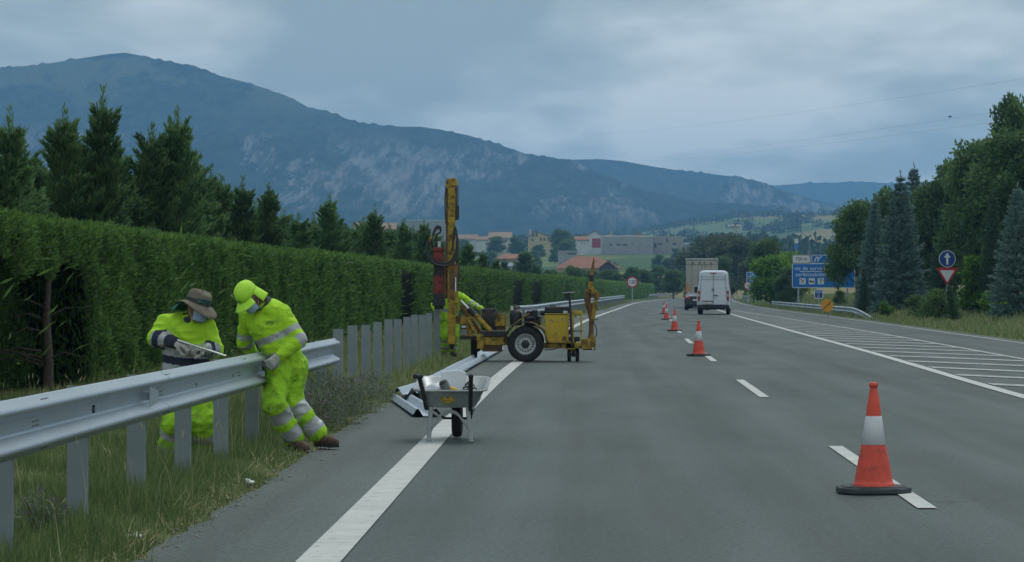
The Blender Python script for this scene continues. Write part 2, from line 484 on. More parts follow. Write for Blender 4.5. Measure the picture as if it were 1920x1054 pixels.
a, b_ = line(Tx, .15); strip('gore_line', a, b_, 20, 187, 2, .009, wornpaint, ROAD)
a, b_ = line(Ex, .14); strip('right_edge_line', a, b_, -20, 520, 3, .009, wornpaint, ROAD)
# broken centre line
a, b_ = line(Cx, .13)
y = 17.0-17.6
while y < 500:
    strip('lane_dash', a, b_, y-.1, y+6.6, 6.7/3, .009, paint, ROAD)
    y += 17.5
# hatched gore
y = 26.0
while y < 182:
    vs = [(float(Rx(y))+.16, y, .009), (float(Tx(y-4.4))-.08, y-4.4, .009), (float(Tx(y-3.5))-.08, y-3.5, .009), (float(Rx(y+.9))+.16, y+.9, .009)]
    meshobj('hatch_stripe', np_mesh('hatch_stripe', vs, [(0, 1, 2, 3)], wornpaint), ROAD)
    y += 4.25

# ------------------------------------------------------------------ mountains
def mountain_material(name, rock_amt, rock_lo, rock_hi, meadow_lo, rock_c=(.25, .245, .235)):
    m = bpy.data.materials.new(name); m.use_nodes = True
    t = m.node_tree; b = t.nodes['Principled BSDF']; b.inputs['Roughness'].default_value = 1; b.inputs['Specular IOR Level'].default_value = 0
    co = t.nodes.new('ShaderNodeTexCoord'); sp = t.nodes.new('ShaderNodeSeparateXYZ'); t.links.new(co.outputs['Object'], sp.inputs[0])
    def nz(s, d=6, sc=None, r=.6, off=0):
        n = t.nodes.new('ShaderNodeTexNoise'); n.inputs['Scale'].default_value = s; n.inputs['Detail'].default_value = d; n.inputs['Roughness'].default_value = r
        mp = t.nodes.new('ShaderNodeMapping'); mp.inputs['Scale'].default_value = sc or (1, 1, 1); mp.inputs['Location'].default_value = (off, off, off)
        t.links.new(co.outputs['Object'], mp.inputs[0]); t.links.new(mp.outputs[0], n.inputs['Vector']); return n.outputs[0]
    def rg(f, a, b_, c=0., d=1.):
        r = t.nodes.new('ShaderNodeMapRange'); r.interpolation_type = 'SMOOTHSTEP'
        for i, v in enumerate((a, b_, c, d)): r.inputs[i+1].default_value = v
        t.links.new(f, r.inputs[0]); return r.outputs[0]
    def mixc(f, ca, cb):
        x = t.nodes.new('ShaderNodeMix'); x.data_type = 'RGBA'; t.links.new(f, x.inputs[0])
        for k, c in ((6, ca), (7, cb)):
            if isinstance(c, tuple): x.inputs[k].default_value = c + (1,)
            else: t.links.new(c, x.inputs[k])
        return x.outputs[2]
    forest = mixc(rg(nz(.05, 9, (1, .3, 1)), .36, .64), (.008, .018, .012), (.042, .062, .034))
    meadow = mixc(rg(nz(.0062, 7, (1, .1, 1.5), off=900), .47, .53), forest, (.10, .12, .062))
    hi = mixc(rg(sp.outputs[2], meadow_lo, meadow_lo+90), forest, meadow)
    gn = t.nodes.new('ShaderNodeNewGeometry'); sn = t.nodes.new('ShaderNodeSeparateXYZ'); t.links.new(gn.outputs['Normal'], sn.inputs[0])
    rk = math_('MULTIPLY', rg(sp.outputs[2], rock_lo, rock_lo+40), rg(sp.outputs[2], rock_hi, rock_hi-70), nt=t)
    rn = math_('ADD', math_('MULTIPLY', nz(.0068, 6, (1, .03, 1.1), .55), .6, nt=t), math_('MULTIPLY', nz(.028, 6, (1, .03, .9), .65, 40), .3, nt=t), nt=t)
    rn = math_('ADD', rn, math_('MULTIPLY', nz(.11, 8, (1, .05, .6), .8, 90), .30, nt=t), nt=t)
    rk = math_('MULTIPLY', rk, rg(rn, .643-rock_amt*.1, .660-rock_amt*.1), nt=t)
    rock = mixc(rg(nz(.07, 10, (1, .05, .5), .75), .42, .60), (.05, .058, .055), rock_c)
    c = mixc(rk, hi, rock)
    t.links.new(c, b.inputs['Base Color'])
    bp = t.nodes.new('ShaderNodeBump'); bp.inputs['Strength'].default_value = 1.; bp.inputs['Distance'].default_value = 45.
    t.links.new(math_('ADD', nz(.011, 9, (1, .35, 1), .68, 300), math_('MULTIPLY', nz(.06, 4, (1, .3, 1), .6, 77), .22, nt=t), nt=t), bp.inputs['Height']); t.links.new(bp.outputs[0], b.inputs['Normal'])
    return m
def ridge(name, sky_pts, D, depth, mat, seed, foot=48, cols=420, rows=90, rough=26., tree=2.2, cliff=None):
    px = np.array([p[0] for p in sky_pts], float); py = np.array([p[1] for p in sky_pts], float)
    us = np.linspace(px[0], px[-1], cols); cy = np.interp(us, px, py)
    vs = np.zeros((cols, rows, 3))
    for i, (u, q) in enumerate(zip(us, cy)):
        zc_ = HC + (CY-q)/FPX*D
        cl_ = cliff(u) if cliff else 0
        for j in range(rows):
            t = j/(rows-1)*1.15
            dd = D - depth*(1-t)
            x = (u-CX)/FPX*D*(1-.12*(1-min(t, 1)))
            if t <= 1:
                s = .62*t + .38*t*t
                st = 1/(1+math.exp(-(t-.52)*26))
                s = s*(1-.38*cl_) + .38*cl_*(.12*t+.88*st)*1.0
                s = min(1, s)
                z = foot + (zc_-foot)*s
                a_ = 4*t*(1-t)
                nn = mnoise.fractal((x*.0021, dd*.0021, seed), 1.0, 2.1, 6)
                n2 = 1-abs(mnoise.noise((x*.0026, dd*.0008+seed, seed*2.)))*2
                z += a_*(nn*rough*1.9 - n2*rough*.9) + tree*.6*mnoise.noise((x*.021, dd*.021, seed))*t
                z += tree*max(0, mnoise.noise((x*.10, dd*.05, seed+3))+.1)*2.4*(t > .3)*(1 if mnoise.noise((x*.006, dd*.006, 7)) > -.15 else .15)
            else:
                z = foot + (zc_-foot)*(1-(t-1)*1.6)
            vs[i, j] = (x, dd, z)
    idx = np.arange(cols*rows).reshape(cols, rows)
    f = np.stack([idx[:-1, :-1], idx[1:, :-1], idx[1:, 1:], idx[:-1, 1:]], -1).reshape(-1, 4)
    return tag(meshobj(name, np_mesh(name, vs.reshape(-1, 3), f, mat, True)), kind='structure')
mt1 = mountain_material('forested_limestone', .45, 75, 262, 235)
ridge('near_mountain', [(-700, 150), (-400, 122), (-150, 118), (0, 126), (70, 122), (150, 110), (200, 102), (235, 99), (280, 108), (330, 117), (372, 127), (400, 139), (450, 150), (500, 166), (545, 183), (580, 203), (625, 213), (665, 229), (720, 236), (790, 238), (830, 243), (880, 254), (930, 270), (985, 288), (1030, 295), (1070, 302), (1105, 316), (1150, 333), (1190, 350), (1230, 362), (1280, 374), (1340, 384), (1420, 394), (1500, 402)],
      4000, 1250, mt1, 3.3, cols=460, rows=100, cliff=lambda u: max(0, min(1, (u-350)/200))*(.5+.5*mnoise.noise((u*.006, 2, 1))))
mt2 = mountain_material('hazy_forest', .1, 60, 200, 500)
ridge('middle_mountain', [(700, 330), (900, 305), (1000, 297), (1080, 296), (1130, 295), (1170, 299), (1230, 310), (1280, 318), (1330, 323), (1390, 330), (1430, 341), (1470, 355), (1520, 370), (1580, 384), (1660, 398)],
      5000, 900, mt2, 8.1, cols=220, rows=50, rough=30, tree=3)
ridge('rocky_bluff', [(1335, 398), (1346, 392), (1350, 352), (1356, 341), (1385, 338), (1415, 337), (1440, 345), (1470, 360), (1500, 369), (1530, 380), (1570, 391)],
      4600, 320, mountain_material('bluff_rock', .8, 60, 300, 900, (.27, .26, .25)), 5.5, foot=60, cols=150, rows=60, rough=14, cliff=lambda u: 1 if u < 1450 else .3)
ridge('far_hills', [(1300, 352), (1400, 348), (1450, 345), (1520, 341), (1600, 338), (1680, 341), (1800, 336), (1950, 330), (2300, 320)],
      6800, 700, mt2, 12.7, cols=160, rows=30, rough=30, tree=3)
# ================================================================== vegetation
def unit(v): return v/np.maximum(np.linalg.norm(v, axis=-1, keepdims=True), 1e-9)
def leaf_arrays(P, D, length, width, tint, flat=None, mid=.45):
    """pointed blades: base, two sides, tip"""
    n = len(P); D = unit(D)
    ref = rng.normal(size=(n, 3)) if flat is None else flat
    S = unit(np.cross(D, ref))
    l = np.asarray(length).reshape(-1, 1)*np.ones((n, 1)); w_ = np.asarray(width).reshape(-1, 1)*np.ones((n, 1))
    bow = unit(np.cross(S, D))*l*.08
    m_ = P + D*l*mid + bow
    V = np.stack([P, m_ + S*w_*.5, P + D*l, m_ - S*w_*.5], 1).reshape(-1, 3)
    F = (np.arange(n)*4)[:, None] + np.array([0, 1, 2, 3])
    T = np.repeat(np.clip(np.asarray(tint)*np.ones(n), 0, 1), 4)
    return V, F, T
def leaf_mesh(name, parts, mat):
    V, F, T, o = [], [], [], 0
    for v, f, t in parts:
        V.append(v); F.append(f+o); T.append(t); o += len(v)
    return np_mesh(name, np.concatenate(V), np.concatenate(F), mat, False, np.concatenate(T))

bark = M('bark', (.09, .07, .055), .9, var=.35, scale=14, bump=.8, bscale=40, stretch=(1, 1, .2))
cyp = leafmat('cypress_foliage', (.054, .125, .055), (.205, .335, .12), .5)
cyp_light = leafmat('clipped_cypress_foliage', (.044, .112, .034), (.185, .325, .072), .48)
spr = leafmat('blue_spruce_needles', (.07, .13, .115), (.21, .32, .28), .28)
dsp = leafmat('dark_fir_needles', (.04, .09, .055), (.11, .19, .10), .35)
dec = leafmat('broadleaf_foliage', (.06, .125, .038), (.165, .26, .07), .48)
dec_d = leafmat('dark_broadleaf_foliage', (.052, .112, .046), (.155, .25, .085), .48)
dec_y = leafmat('acid_green_foliage', (.075, .18, .02), (.20, .37, .04), .45)
dec_g = leafmat('grey_green_foliage', (.065, .095, .05), (.15, .185, .095), .35)

def cypress_mesh(seed, H, Rb, n_br=110, leaf=.2, dens=60, mat=cyp):
    """ascending plume-like branches, each a flattened fan of fine sprays"""
    g = np.random.default_rng(seed); Ps, Ds, Ls, Ts = [], [], [], []
    for i in range(n_br):
        h = H*(.02 + .86*((i+g.random())/n_br)**.9)
        k = 1-h/H
        l = Rb*k**.95*g.uniform(.55, 1.3) + .15*g.uniform(.6, 1.3)
        az = i*2.4 + g.normal(0, .35); el = R(14 + 34*(h/H) + g.normal(0, 9))
        out_ = np.array([math.cos(az), math.sin(az), 0]); side = np.array([-math.sin(az), math.cos(az), 0]); upv = np.array([0, 0, 1.])
        n = int(dens*l*(1.2+k)) + 10
        s = g.uniform(.05, 1, n)**.72
        wob = g.normal(0, .12)
        axis = np.outer(s*l*math.cos(el), out_) + np.outer(s*l*math.sin(el)+.30*l*s*s, upv) + np.outer(wob*l*s*s, side)
        fan = g.uniform(-1, 1, n); wdt = .34*l*(1-s)**.8*np.minimum(1, s*4) + .03
        p = np.array([0, 0, h]) + axis + np.outer(fan*wdt, side) + np.outer(np.abs(fan)*wdt*.55, upv) + np.outer(g.normal(0, .35, n)*wdt, upv*.7+out_*.5)
        d = out_*math.cos(el) + upv*(math.sin(el)+.45) + np.outer(fan*.75, side) + g.normal(size=(n, 3))*.3
        Ps.append(p); Ds.append(d); Ls.append(leaf*g.uniform(.6, 1.3, n)*(1.1-.3*s)); Ts.append(np.clip(g.normal(.40+.16*g.normal(), .17, n), 0, 1))
    n = 120                                       # leader
    z = H*(1-.2*g.random(n)**.8)
    Ps.append(np.stack([g.normal(0, .03, n), g.normal(0, .03, n), z], 1)); Ds.append(np.stack([g.normal(0, .4, n), g.normal(0, .4, n), np.ones(n)], 1)); Ls.append(leaf*g.uniform(.5, 1.0, n)); Ts.append(g.uniform(.3, .7, n))
    P, D, l, T = map(np.concatenate, (Ps, Ds, Ls, Ts))
    return leaf_mesh('cypress_crown', [leaf_arrays(P, D, l, l*.2, T)], mat)
def spruce_mesh(seed, H, Rb, mat=spr, leaf=.13, tiers=26, dens=70):
    g = np.random.default_rng(seed); Ps, Ds, Ls = [], [], []
    for i in range(tiers):
        h = H*(.03 + .95*(i+g.uniform(-.2, .2))/tiers); h = max(h, .1)
        k = 1-h/H
        nb = int(7 + 9*k)
        for b in range(nb):
            l = Rb*(k**.85)*g.uniform(.75, 1.15) + .08
            az = 2*PI*(b+g.uniform(-.3, .3))/nb + i*1.3
            el = R(-14 + 40*(h/H) + g.normal(0, 5))
            d0 = np.array([math.cos(az)*math.cos(el), math.sin(az)*math.cos(el), math.sin(el)]); side = np.array([-math.sin(az), math.cos(az), 0])
            n = int(dens*l) + 6
            s = g.uniform(.1, 1, n)**.75
            wdt = .32*l*(1-s*.8)
            p = np.array([0, 0, h]) + np.outer(s*l, d0) + np.outer((s**2)*l*.16, [0, 0, 1]) + np.outer(g.uniform(-1, 1, n)*wdt, side) + g.normal(size=(n, 3))*.025
            Ps.append(p); Ds.append(d0*.8 + g.normal(size=(n, 3))*.5 + [0, 0, .25] + np.outer(g.uniform(-1, 1, n), side)*.5); Ls.append(leaf*g.uniform(.7, 1.3, n))
    n = 30; z = H*g.uniform(.9, 1.02, n)
    Ps.append(np.stack([g.normal(0, .02, n), g.normal(0, .02, n), z], 1)); Ds.append(np.stack([g.normal(0, .3, n), g.normal(0, .3, n), np.ones(n)], 1)); Ls.append(leaf*g.uniform(.7, 1.3, n))
    P, D, l = np.concatenate(Ps), np.concatenate(Ds), np.concatenate(Ls)
    return leaf_mesh('spruce_crown', [leaf_arrays(P, D, l, l*.3, np.clip(g.normal(.45, .25, len(P)), 0, 1))], mat)
def broadleaf_mesh(seed, H, Rb, base, mat=dec, leaf=.17, n_lobe=26, per=330, cone=.25, lobe=.34):
    g = np.random.default_rng(seed); Ps, Ds, Ls, Ts, cent = [], [], [], [], []
    for i in range(n_lobe):
        h = base + (H-base)*(.08+.84*g.random())
        k = (h-base)/(H-base)
        prof = math.sin(PI*min(1, .12+.88*(k*(1-cone)+cone*k)))**.55*(1-cone*k)
        az = g.uniform(0, 2*PI); rr = Rb*prof*g.uniform(.35, .8)
        c = np.array([math.cos(az)*rr, math.sin(az)*rr, h]); cent.append(c)
        lr = Rb*lobe*g.uniform(.7, 1.3)
        n = int(per*g.uniform(.7, 1.3))
        d = unit(g.normal(size=(n, 3)))
        r_ = lr*(.35 + .65*g.random(n)**.5)*(1+.25*np.sin(d[:, 0]*5+i)*np.sin(d[:, 2]*6))
        p = c + d*r_[:, None]*[1, 1, .8]
        Ps.append(p); Ds.append(d + g.normal(size=(n, 3))*.8 + [0, 0, -.15]); Ls.append(leaf*g.uniform(.6, 1.35, n)); Ts.append(np.clip(g.normal(.42+.12*g.normal(), .2, n), 0, 1))
    P, D, l, T = map(np.concatenate, (Ps, Ds, Ls, Ts))
    me = leaf_mesh('broadleaf_crown', [leaf_arrays(P, D, l, l*.55, T)], mat)
    return me, cent
def trunk_mesh(H, r, limbs=(), seed=0):
    g = random.Random(seed); m = MB()
    pts = [(g.gauss(0, .015*H*.1*i), g.gauss(0, .015*H*.1*i), H*i/6) for i in range(7)]
    m.tube(pts, [r*(1-.85*i/6)+.004 for i in range(7)], 8)
    for c in limbs:
        c = Vector(c); z = max(.25*H, min(.8*H, c.z*.6))
        st = Vector((0, 0, z)); mid = st.lerp(c, .5) + Vector((0, 0, .08*c.length))
        m.tube([st, mid, c], [r*.4, r*.25, .01], 6)
    return m.mesh('trunk', bark)

TREES = {}
def kind(name, crown, trunk): TREES[name] = (crown, trunk)
for i in range(5):
    H = 5.0
    kind('cyp%d' % i, cypress_mesh(100+i, H, [1.2, 1.0, 1.35, 1.05, 1.25][i], n_br=[150, 130, 160, 135, 150][i], leaf=.17, dens=110), trunk_mesh(H*.93, .09, seed=i))
for i in range(3):
    kind('spr%d' % i, spruce_mesh(200+i, 8, [1.75, 1.5, 1.9][i], leaf=.19, dens=75, tiers=27), trunk_mesh(7.7, .14, seed=9+i))
for i in range(2):
    kind('fir%d' % i, spruce_mesh(230+i, 8, [1.7, 1.4][i], mat=dsp, leaf=.2, dens=50), trunk_mesh(7.7, .14, seed=19+i))
for i, (mt, cn) in enumerate([(dec, .2), (dec, .45), (dec_d, .25), (dec_d, .5), (dec_y, .2), (dec_g, .3), (dec, .3)]):
    me, ce = broadleaf_mesh(300+i, 8, 2.9, 1.0, mt, leaf=.26, n_lobe=44, per=330, cone=cn, lobe=.3)
    kind('dec%d' % i, me, trunk_mesh(6.6, .16, ce[::4], 40+i))
me, ce = broadleaf_mesh(331, 8, 2.9, .5, dec_y, leaf=.5, n_lobe=40, per=130, cone=.2, lobe=.34)
kind('dec7', me, trunk_mesh(6.6, .16, ce[::4], 51))
me, ce = broadleaf_mesh(333, 8, 2.2, .3, dec_y, leaf=.55, n_lobe=34, per=80, cone=.5, lobe=.3)
kind('dec8', me, trunk_mesh(6.6, .12, ce[::4], 52))
for i, mt in enumerate([dec, dec_y, dec_d]):
    me, ce = broadleaf_mesh(340+i, 2.2, 1.1, .05, mt, leaf=.16, n_lobe=18, per=200, cone=.2, lobe=.42)
    kind('shr%d' % i, me, trunk_mesh(1.6, .04, ce[::3], 60+i))
def plant(knd, x, y, height, label, name='tree', cat='tree', group=None, wide=1., z=None, rz=None, tilt=0.):
    crown, trunk = TREES[knd]
    H0 = {'cyp': 5., 'spr': 8., 'fir': 8., 'dec': 8., 'shr': 2.2}[knd[:3]]
    s = height/H0
    e_ = empty(name, (x, y, (far_z(x, y) if z is None else z) - .05), rnd.uniform(0, 6.28) if rz is None else rz, label, cat, group)
    e_.scale = (s*wide, s*wide, s)
    if tilt: e_.rotation_euler = (0, tilt, e_.rotation_euler[2])
    meshobj('crown', crown, e_); meshobj('trunk', trunk, e_)
    return e_

# ------------------------------------------------------------------ the clipped hedge along the left verge
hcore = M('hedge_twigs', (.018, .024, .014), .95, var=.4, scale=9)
def hedge_section(y0, y1, label, hollow=False, gaps=()):
    """closed inner mass of twigs plus sprays over the whole surface"""
    root = empty('hedge', (float(Hx(y0)), y0, 0), 0, label, 'hedge', 'clipped cypress hedge sections')
    ox, oy = float(Hx(y0)), y0
    Ht, dep = 2.4, 1.5
    step = .5 if y1 < 120 else (1.2 if y1 < 320 else 3)
    ys = np.arange(y0, y1+.01, step)
    prof = [(-.22, .12), (-.2, .9), (-.22, Ht-.4), (-.35, Ht-.18), (-dep+.3, Ht-.18), (-dep+.15, Ht-.4), (-dep+.15, .12)]
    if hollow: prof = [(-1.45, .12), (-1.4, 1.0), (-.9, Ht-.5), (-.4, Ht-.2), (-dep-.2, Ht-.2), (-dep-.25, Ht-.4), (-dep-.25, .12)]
    vs = []
    for y in ys:
        g_ = 0
        for (ga, gb) in gaps:
            if ga <= y <= gb: g_ = .75
        for (x, z) in prof:
            xx = float(Hx(y)) + x - (g_ if x > -.6 else 0) + .07*mnoise.noise((y*1.3, z*1.5, 3))
            vs.append((xx-ox, y-oy, z + .05*mnoise.noise((y*.8, x*2, 9))))
    k = len(prof); fs = []
    for i in range(len(ys)-1):
        for j in range(k):
            fs.append((i*k+j, i*k+(j+1) % k, (i+1)*k+(j+1) % k, (i+1)*k+j))
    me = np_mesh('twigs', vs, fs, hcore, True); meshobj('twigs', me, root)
    # sprays
    ln = y1-y0; ym = (y0+y1)/2
    size = .09 if ym < 60 else (.17 if ym < 110 else (.3 if ym < 260 else .5))
    den = 1350 if ym < 60 else (420 if ym < 110 else (110 if ym < 260 else 36))
    parts = []
    def hn(Y, s_, o_): return np.sin(Y*s_+o_)*.5+np.sin(Y*s_*2.37+o_*1.7)*.3+np.sin(Y*s_*5.1+o_*.6)*.2
    nf = int(ln*Ht*den)
    Y = rng.uniform(y0, y1, nf); Z = rng.uniform(.1, Ht, nf)
    X = Hx(Y) + .055*hn(Y, 1.9, 0) + .05*hn(Z*3+Y*.7, 1.3, 2) + .075*np.sin(Y*5.3+2*np.sin(Z*2.1))*np.sin(Z*4.7+1.3*np.sin(Y*2.3)) - .16*np.clip((Z-Ht+.25)/.25, 0, 1)**2 - .12*rng.random(nf)
    keep = np.ones(nf, bool)
    for (ga, gb) in gaps:
        inn = (Y > ga) & (Y < gb) & (Z < Ht-.22+.1*np.sin(Y*9))
        X = np.where(inn, X-.8, X); keep &= ~(inn & (rng.random(nf) < .55))
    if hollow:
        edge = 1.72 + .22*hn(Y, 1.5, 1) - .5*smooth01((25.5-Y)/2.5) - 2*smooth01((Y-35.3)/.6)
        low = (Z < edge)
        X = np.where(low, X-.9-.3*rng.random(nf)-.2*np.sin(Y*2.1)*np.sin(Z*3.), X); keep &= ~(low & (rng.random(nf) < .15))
    P = np.stack([X, Y, Z], 1)[keep]; nf = len(P)
    Dv = np.stack([.5+.42*rng.normal(size=nf), -.1+.55*rng.normal(size=nf), .6+.4*rng.normal(size=nf)], 1)
    patch = .13*hn(P[:, 1]*1.0+P[:, 2]*.5, 1.1, 4)
    tint = np.clip(rng.normal(.36, .2, nf) + patch, 0, 1)
    l = size*rng.uniform(.6, 1.3, nf)
    parts.append(leaf_arrays(P, Dv, l, l*.33, tint))
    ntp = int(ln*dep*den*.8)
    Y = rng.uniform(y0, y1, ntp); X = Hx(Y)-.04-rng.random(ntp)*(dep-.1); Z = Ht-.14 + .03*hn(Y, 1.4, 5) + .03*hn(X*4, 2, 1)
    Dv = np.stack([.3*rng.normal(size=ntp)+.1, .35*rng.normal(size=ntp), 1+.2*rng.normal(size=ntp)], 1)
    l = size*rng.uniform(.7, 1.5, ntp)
    parts.append(leaf_arrays(np.stack([X, Y, Z], 1), Dv, l, l*.22, np.clip(rng.normal(.74, .18, ntp), 0, 1)))  # top sprays paler: new growth, plus sky light put into the tint
    if 30 < y0 < 40:                             # sprays over the near end face
        ne = 3800; X = float(Hx(y0))-rng.random(ne)*dep; Z = rng.uniform(.1, Ht-.05, ne); Y = y0+.02-.15*rng.random(ne)
        l = size*rng.uniform(.7, 1.4, ne)
        parts.append(leaf_arrays(np.stack([X, Y, Z], 1), np.stack([.3*rng.normal(size=ne), -.5+.3*rng.normal(size=ne), .8+.3*rng.normal(size=ne)], 1), l, l*.27, np.clip(rng.normal(.36, .2, ne), 0, 1)))
    if y0 < 90:                                  # near end faces and stray shoots
        ns = int(ln*3)
        Y = rng.uniform(y0, y1, ns); Z = rng.uniform(.5, Ht, ns); X = Hx(Y)
        Dv = np.stack([.7+.3*rng.normal(size=ns), .5*rng.normal(size=ns), .5+.3*rng.normal(size=ns)], 1)
        parts.append(leaf_arrays(np.stack([X, Y, Z], 1), Dv, rng.uniform(.2, .36, ns), .035, rng.uniform(.4, .9, ns)))
    V = np.concatenate([p[0] for p in parts]); V = V - [ox, oy, 0]
    o_ = 0; Fs = []
    for p in parts: Fs.append(p[1]+o_); o_ += len(p[0])
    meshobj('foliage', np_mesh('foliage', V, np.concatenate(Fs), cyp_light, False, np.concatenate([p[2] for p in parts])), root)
    return root
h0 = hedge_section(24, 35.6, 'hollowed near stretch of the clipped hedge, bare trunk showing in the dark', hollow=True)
hedge_section(35.7, 62, 'dense clipped green hedge stretch rising behind the two workers', gaps=((47, 47.5),))
hedge_section(62.1, 120, 'clipped hedge stretch behind the row of bare posts and the red hammer', gaps=((84, 91), (117, 119)))
hedge_section(120.1, 215, 'clipped hedge stretch behind the machine, with dark upright gaps', gaps=((128, 131), (152, 163), (172, 186)))
hedge_section(215.1, 330, 'distant clipped hedge stretch behind the folded arm of the machine', gaps=((222, 236), (262, 268)))
hedge_section(330.1, 500, 'farthest low end of the clipped hedge beside the speed limit sign')
# trunks inside the hollow
grey_b = M('grey_bark', (.075, .06, .052), .95, var=.3, scale=20, bump=.6, bscale=50)
for (px, r) in ((88, .085),):
    m = MB(); D = (float(Hx(33))-.32)*FPX/(px-CX); x = (px-CX)/FPX*D - float(Hx(24))
    m.tube([(x, D-24, -.02), (x+.02, D-24, .5), (x-.01, D-24.02, 1.1), (x+.03, D-24, 1.75)], [r, r*.8, r*.65, r*.4], 8)
    for k in range(9):
        a = rnd.uniform(-.6, .6); z = rnd.uniform(.35, 1.6); ln_ = rnd.uniform(.5, 1.1); sg = rnd.choice((-1, 1))
        m.tube([(x, D-24, z), (x+sg*ln_*.45, D-24-.2*abs(a), z+.12+.1*a), (x+sg*ln_, D-24-.35*abs(a), z+.1+.35*a)], [.018, .011, .004], 5)
    m.build('trunk', grey_b, h0)
# ------------------------------------------------------------------ trees
ords = ['first', 'second', 'third', 'fourth', 'fifth', 'sixth', 'seventh', 'eighth', 'ninth', 'tenth', 'eleventh', 'twelfth', 'thirteenth', 'fourteenth', 'fifteenth', 'sixteenth', 'seventeenth', 'eighteenth', 'nineteenth', 'twentieth', 'twenty-first', 'twenty-second', 'twenty-third', 'twenty-fourth']
tall = [(18, 205, -9.2, 1), (75, 300, -10.5, 2), (122, 200, -9.6, 0), (193, 168, -9.0, 1), (240, 330, -10.5, 4), (285, 232, -9.7, 2), (332, 196, -9.2, 3), (372, 293, -9.6, 0), (415, 330, -10, 4), (455, 335, -9.3, 1), (503, 342, -9.4, 3), (560, 400, -9.6, 2), (618, 364, -9.3, 0), (662, 420, -10, 4), (703, 386, -9.2, 1), (758, 408, -9.4, 3), (795, 412, -9.6, 0), (878, 452, -9, 2), (905, 470, -9.4, 4)]
names_tall = {}
for i, (px, py, xo, k) in enumerate(tall):
    # distance at which a tree xo metres left of the hedge line's datum shows at this bearing
    D = 40.
    for _ in range(40): D = (px-CX)/FPX and ((float(Lx(D)) + 1.45 + xo) / ((px-CX)/FPX))
    D = min(D, 175); x = (px-CX)/FPX*D
    hh = HC + (CY-py)/FPX*D - gz(x, D) + .05
    plant('cyp%d' % k, x, D, hh, 'feathery dark green conifer behind the hedge, %s of the row counted from the left edge' % ords[i], 'cypress_tree', 'tree', 'conifers behind the hedge', wide=max(.72, min(1.1, 5.0/hh*.98)))
back = [(45, 262, -10.8, 3), (158, 258, -10.6, 4), (222, 275, -10.4, 0), (262, 300, -10.4, 1), (308, 285, -10.6, 2), (352, 322, -10.4, 4), (396, 318, -10.4, 3), (478, 378, -10.6, 2), (532, 392, -10.4, 0), (588, 402, -10.4, 1), (640, 408, -10.2, 3), (682, 408, -10.2, 2), (730, 422, -10.2, 4), (775, 425, -10.4, 1), (818, 436, -10.2, 0), (848, 446, -10.2, 2), (930, 482, -9.4, 1)]
for i, (px, py, xo, k) in enumerate(back):
    D = 45.
    for _ in range(40): D = (float(Lx(D)) + 1.45 + xo) / ((px-CX)/FPX)
    D = min(D, 190); x = (px-CX)/FPX*D
    hh = HC + (CY-py)/FPX*D - gz(x, D) + .05
    plant('cyp%d' % k, x, D, hh, 'shorter conifer of the back rank behind the hedge, %s from the left edge' % ords[i], 'cypress_tree', 'tree', 'conifers behind the hedge', wide=max(.8, min(1.25, 5.0/hh*1.1)))
# filler growth low between them keeps the row closed
for i, (px, D, hh) in enumerate([(-30, 40, 3.4), (60, 44, 3.3), (150, 48, 3.6), (255, 55, 3.7), (345, 62, 3.7), (430, 70, 3.6), (530, 84, 3.6), (590, 96, 3.7), (640, 104, 3.8), (690, 112, 4.6), (740, 128, 4.4), (780, 138, 4.6), (815, 150, 4.8)]):
    x = (px-CX)/FPX*D
    plant('cyp%d' % (i % 5), x, D, hh, 'low bushy conifer filling a gap behind the hedge, %s of its kind from the left' % ords[i], 'bushy_cypress', 'tree', 'low conifers behind the hedge', wide=1.45)
def bank(knd, px, ytop, D, label, name, wide=1., grp='trees on the right bank', dz=0., cat='tree', tilt=0.):
    x = (px-CX)/FPX*D; z = gz(x, D)
    hh = HC + (CY-ytop)/FPX*D - z
    return plant(knd, x, D, hh, label, name, cat, grp, wide, z+dz, tilt=tilt)
bank('dec0', 1607, 376, 178, 'rounded mid green tree hiding the right end of the blue service sign', 'broadleaf_tree', .86)
bank('spr1', 1640, 372, 158, 'slim blue-grey spruce just right of the rounded tree by the blue sign', 'blue_spruce', 1.0)
bank('spr0', 1688, 326, 146, 'tall full blue-grey spruce standing lowest on the bank, left of the round arrow sign', 'blue_spruce', 1.05)
bank('spr2', 1714, 309, 172, 'blue-grey spruce with a pointed tip behind the tall full spruce', 'blue_spruce', .8)
bank('dec1', 1672, 352, 186, 'green broadleaf tree filling the gap behind the two left spruces', 'broadleaf_tree', .8)
bank('dec3', 1745, 338, 150, 'dark green tree directly left of the round arrow sign', 'broadleaf_tree', .75)
bank('dec2', 1790, 298, 154, 'broad dark green tree rising behind the round arrow sign', 'broadleaf_tree', .8)
bank('fir0', 1768, 380, 138, 'dark fir close behind the post of the arrow and yield signs', 'fir_tree', .75)
bank('dec2', 1845, 262, 136, 'large dark broadleaf tree behind the light green shrub on the right', 'broadleaf_tree', .85)
bank('dec6', 1812, 300, 150, 'green broadleaf tree between the arrow sign tree and the tallest trees', 'broadleaf_tree', .7)
bank('dec3', 1902, 178, 128, 'tallest tree on the right bank, narrow pointed top at the right edge', 'broadleaf_tree', .52)
bank('dec2', 1905, 240, 120, 'dense dark tree mass at the right edge below the tallest top', 'broadleaf_tree', .9)
bank('dec1', 1985, 230, 118, 'broadleaf tree cut by the right edge of the frame', 'broadleaf_tree', .8)
bank('fir1', 1862, 360, 116, 'dark fir left of the rightmost blue spruce', 'fir_tree', .8)
bank('spr2', 1908, 345, 104, 'blue-grey spruce with tiered boughs at the right edge of the frame', 'blue_spruce', 1.0)
bank('dec8', 1824, 474, 117, 'slender light yellow-green young tree right of the yield sign', 'young_tree', .95)
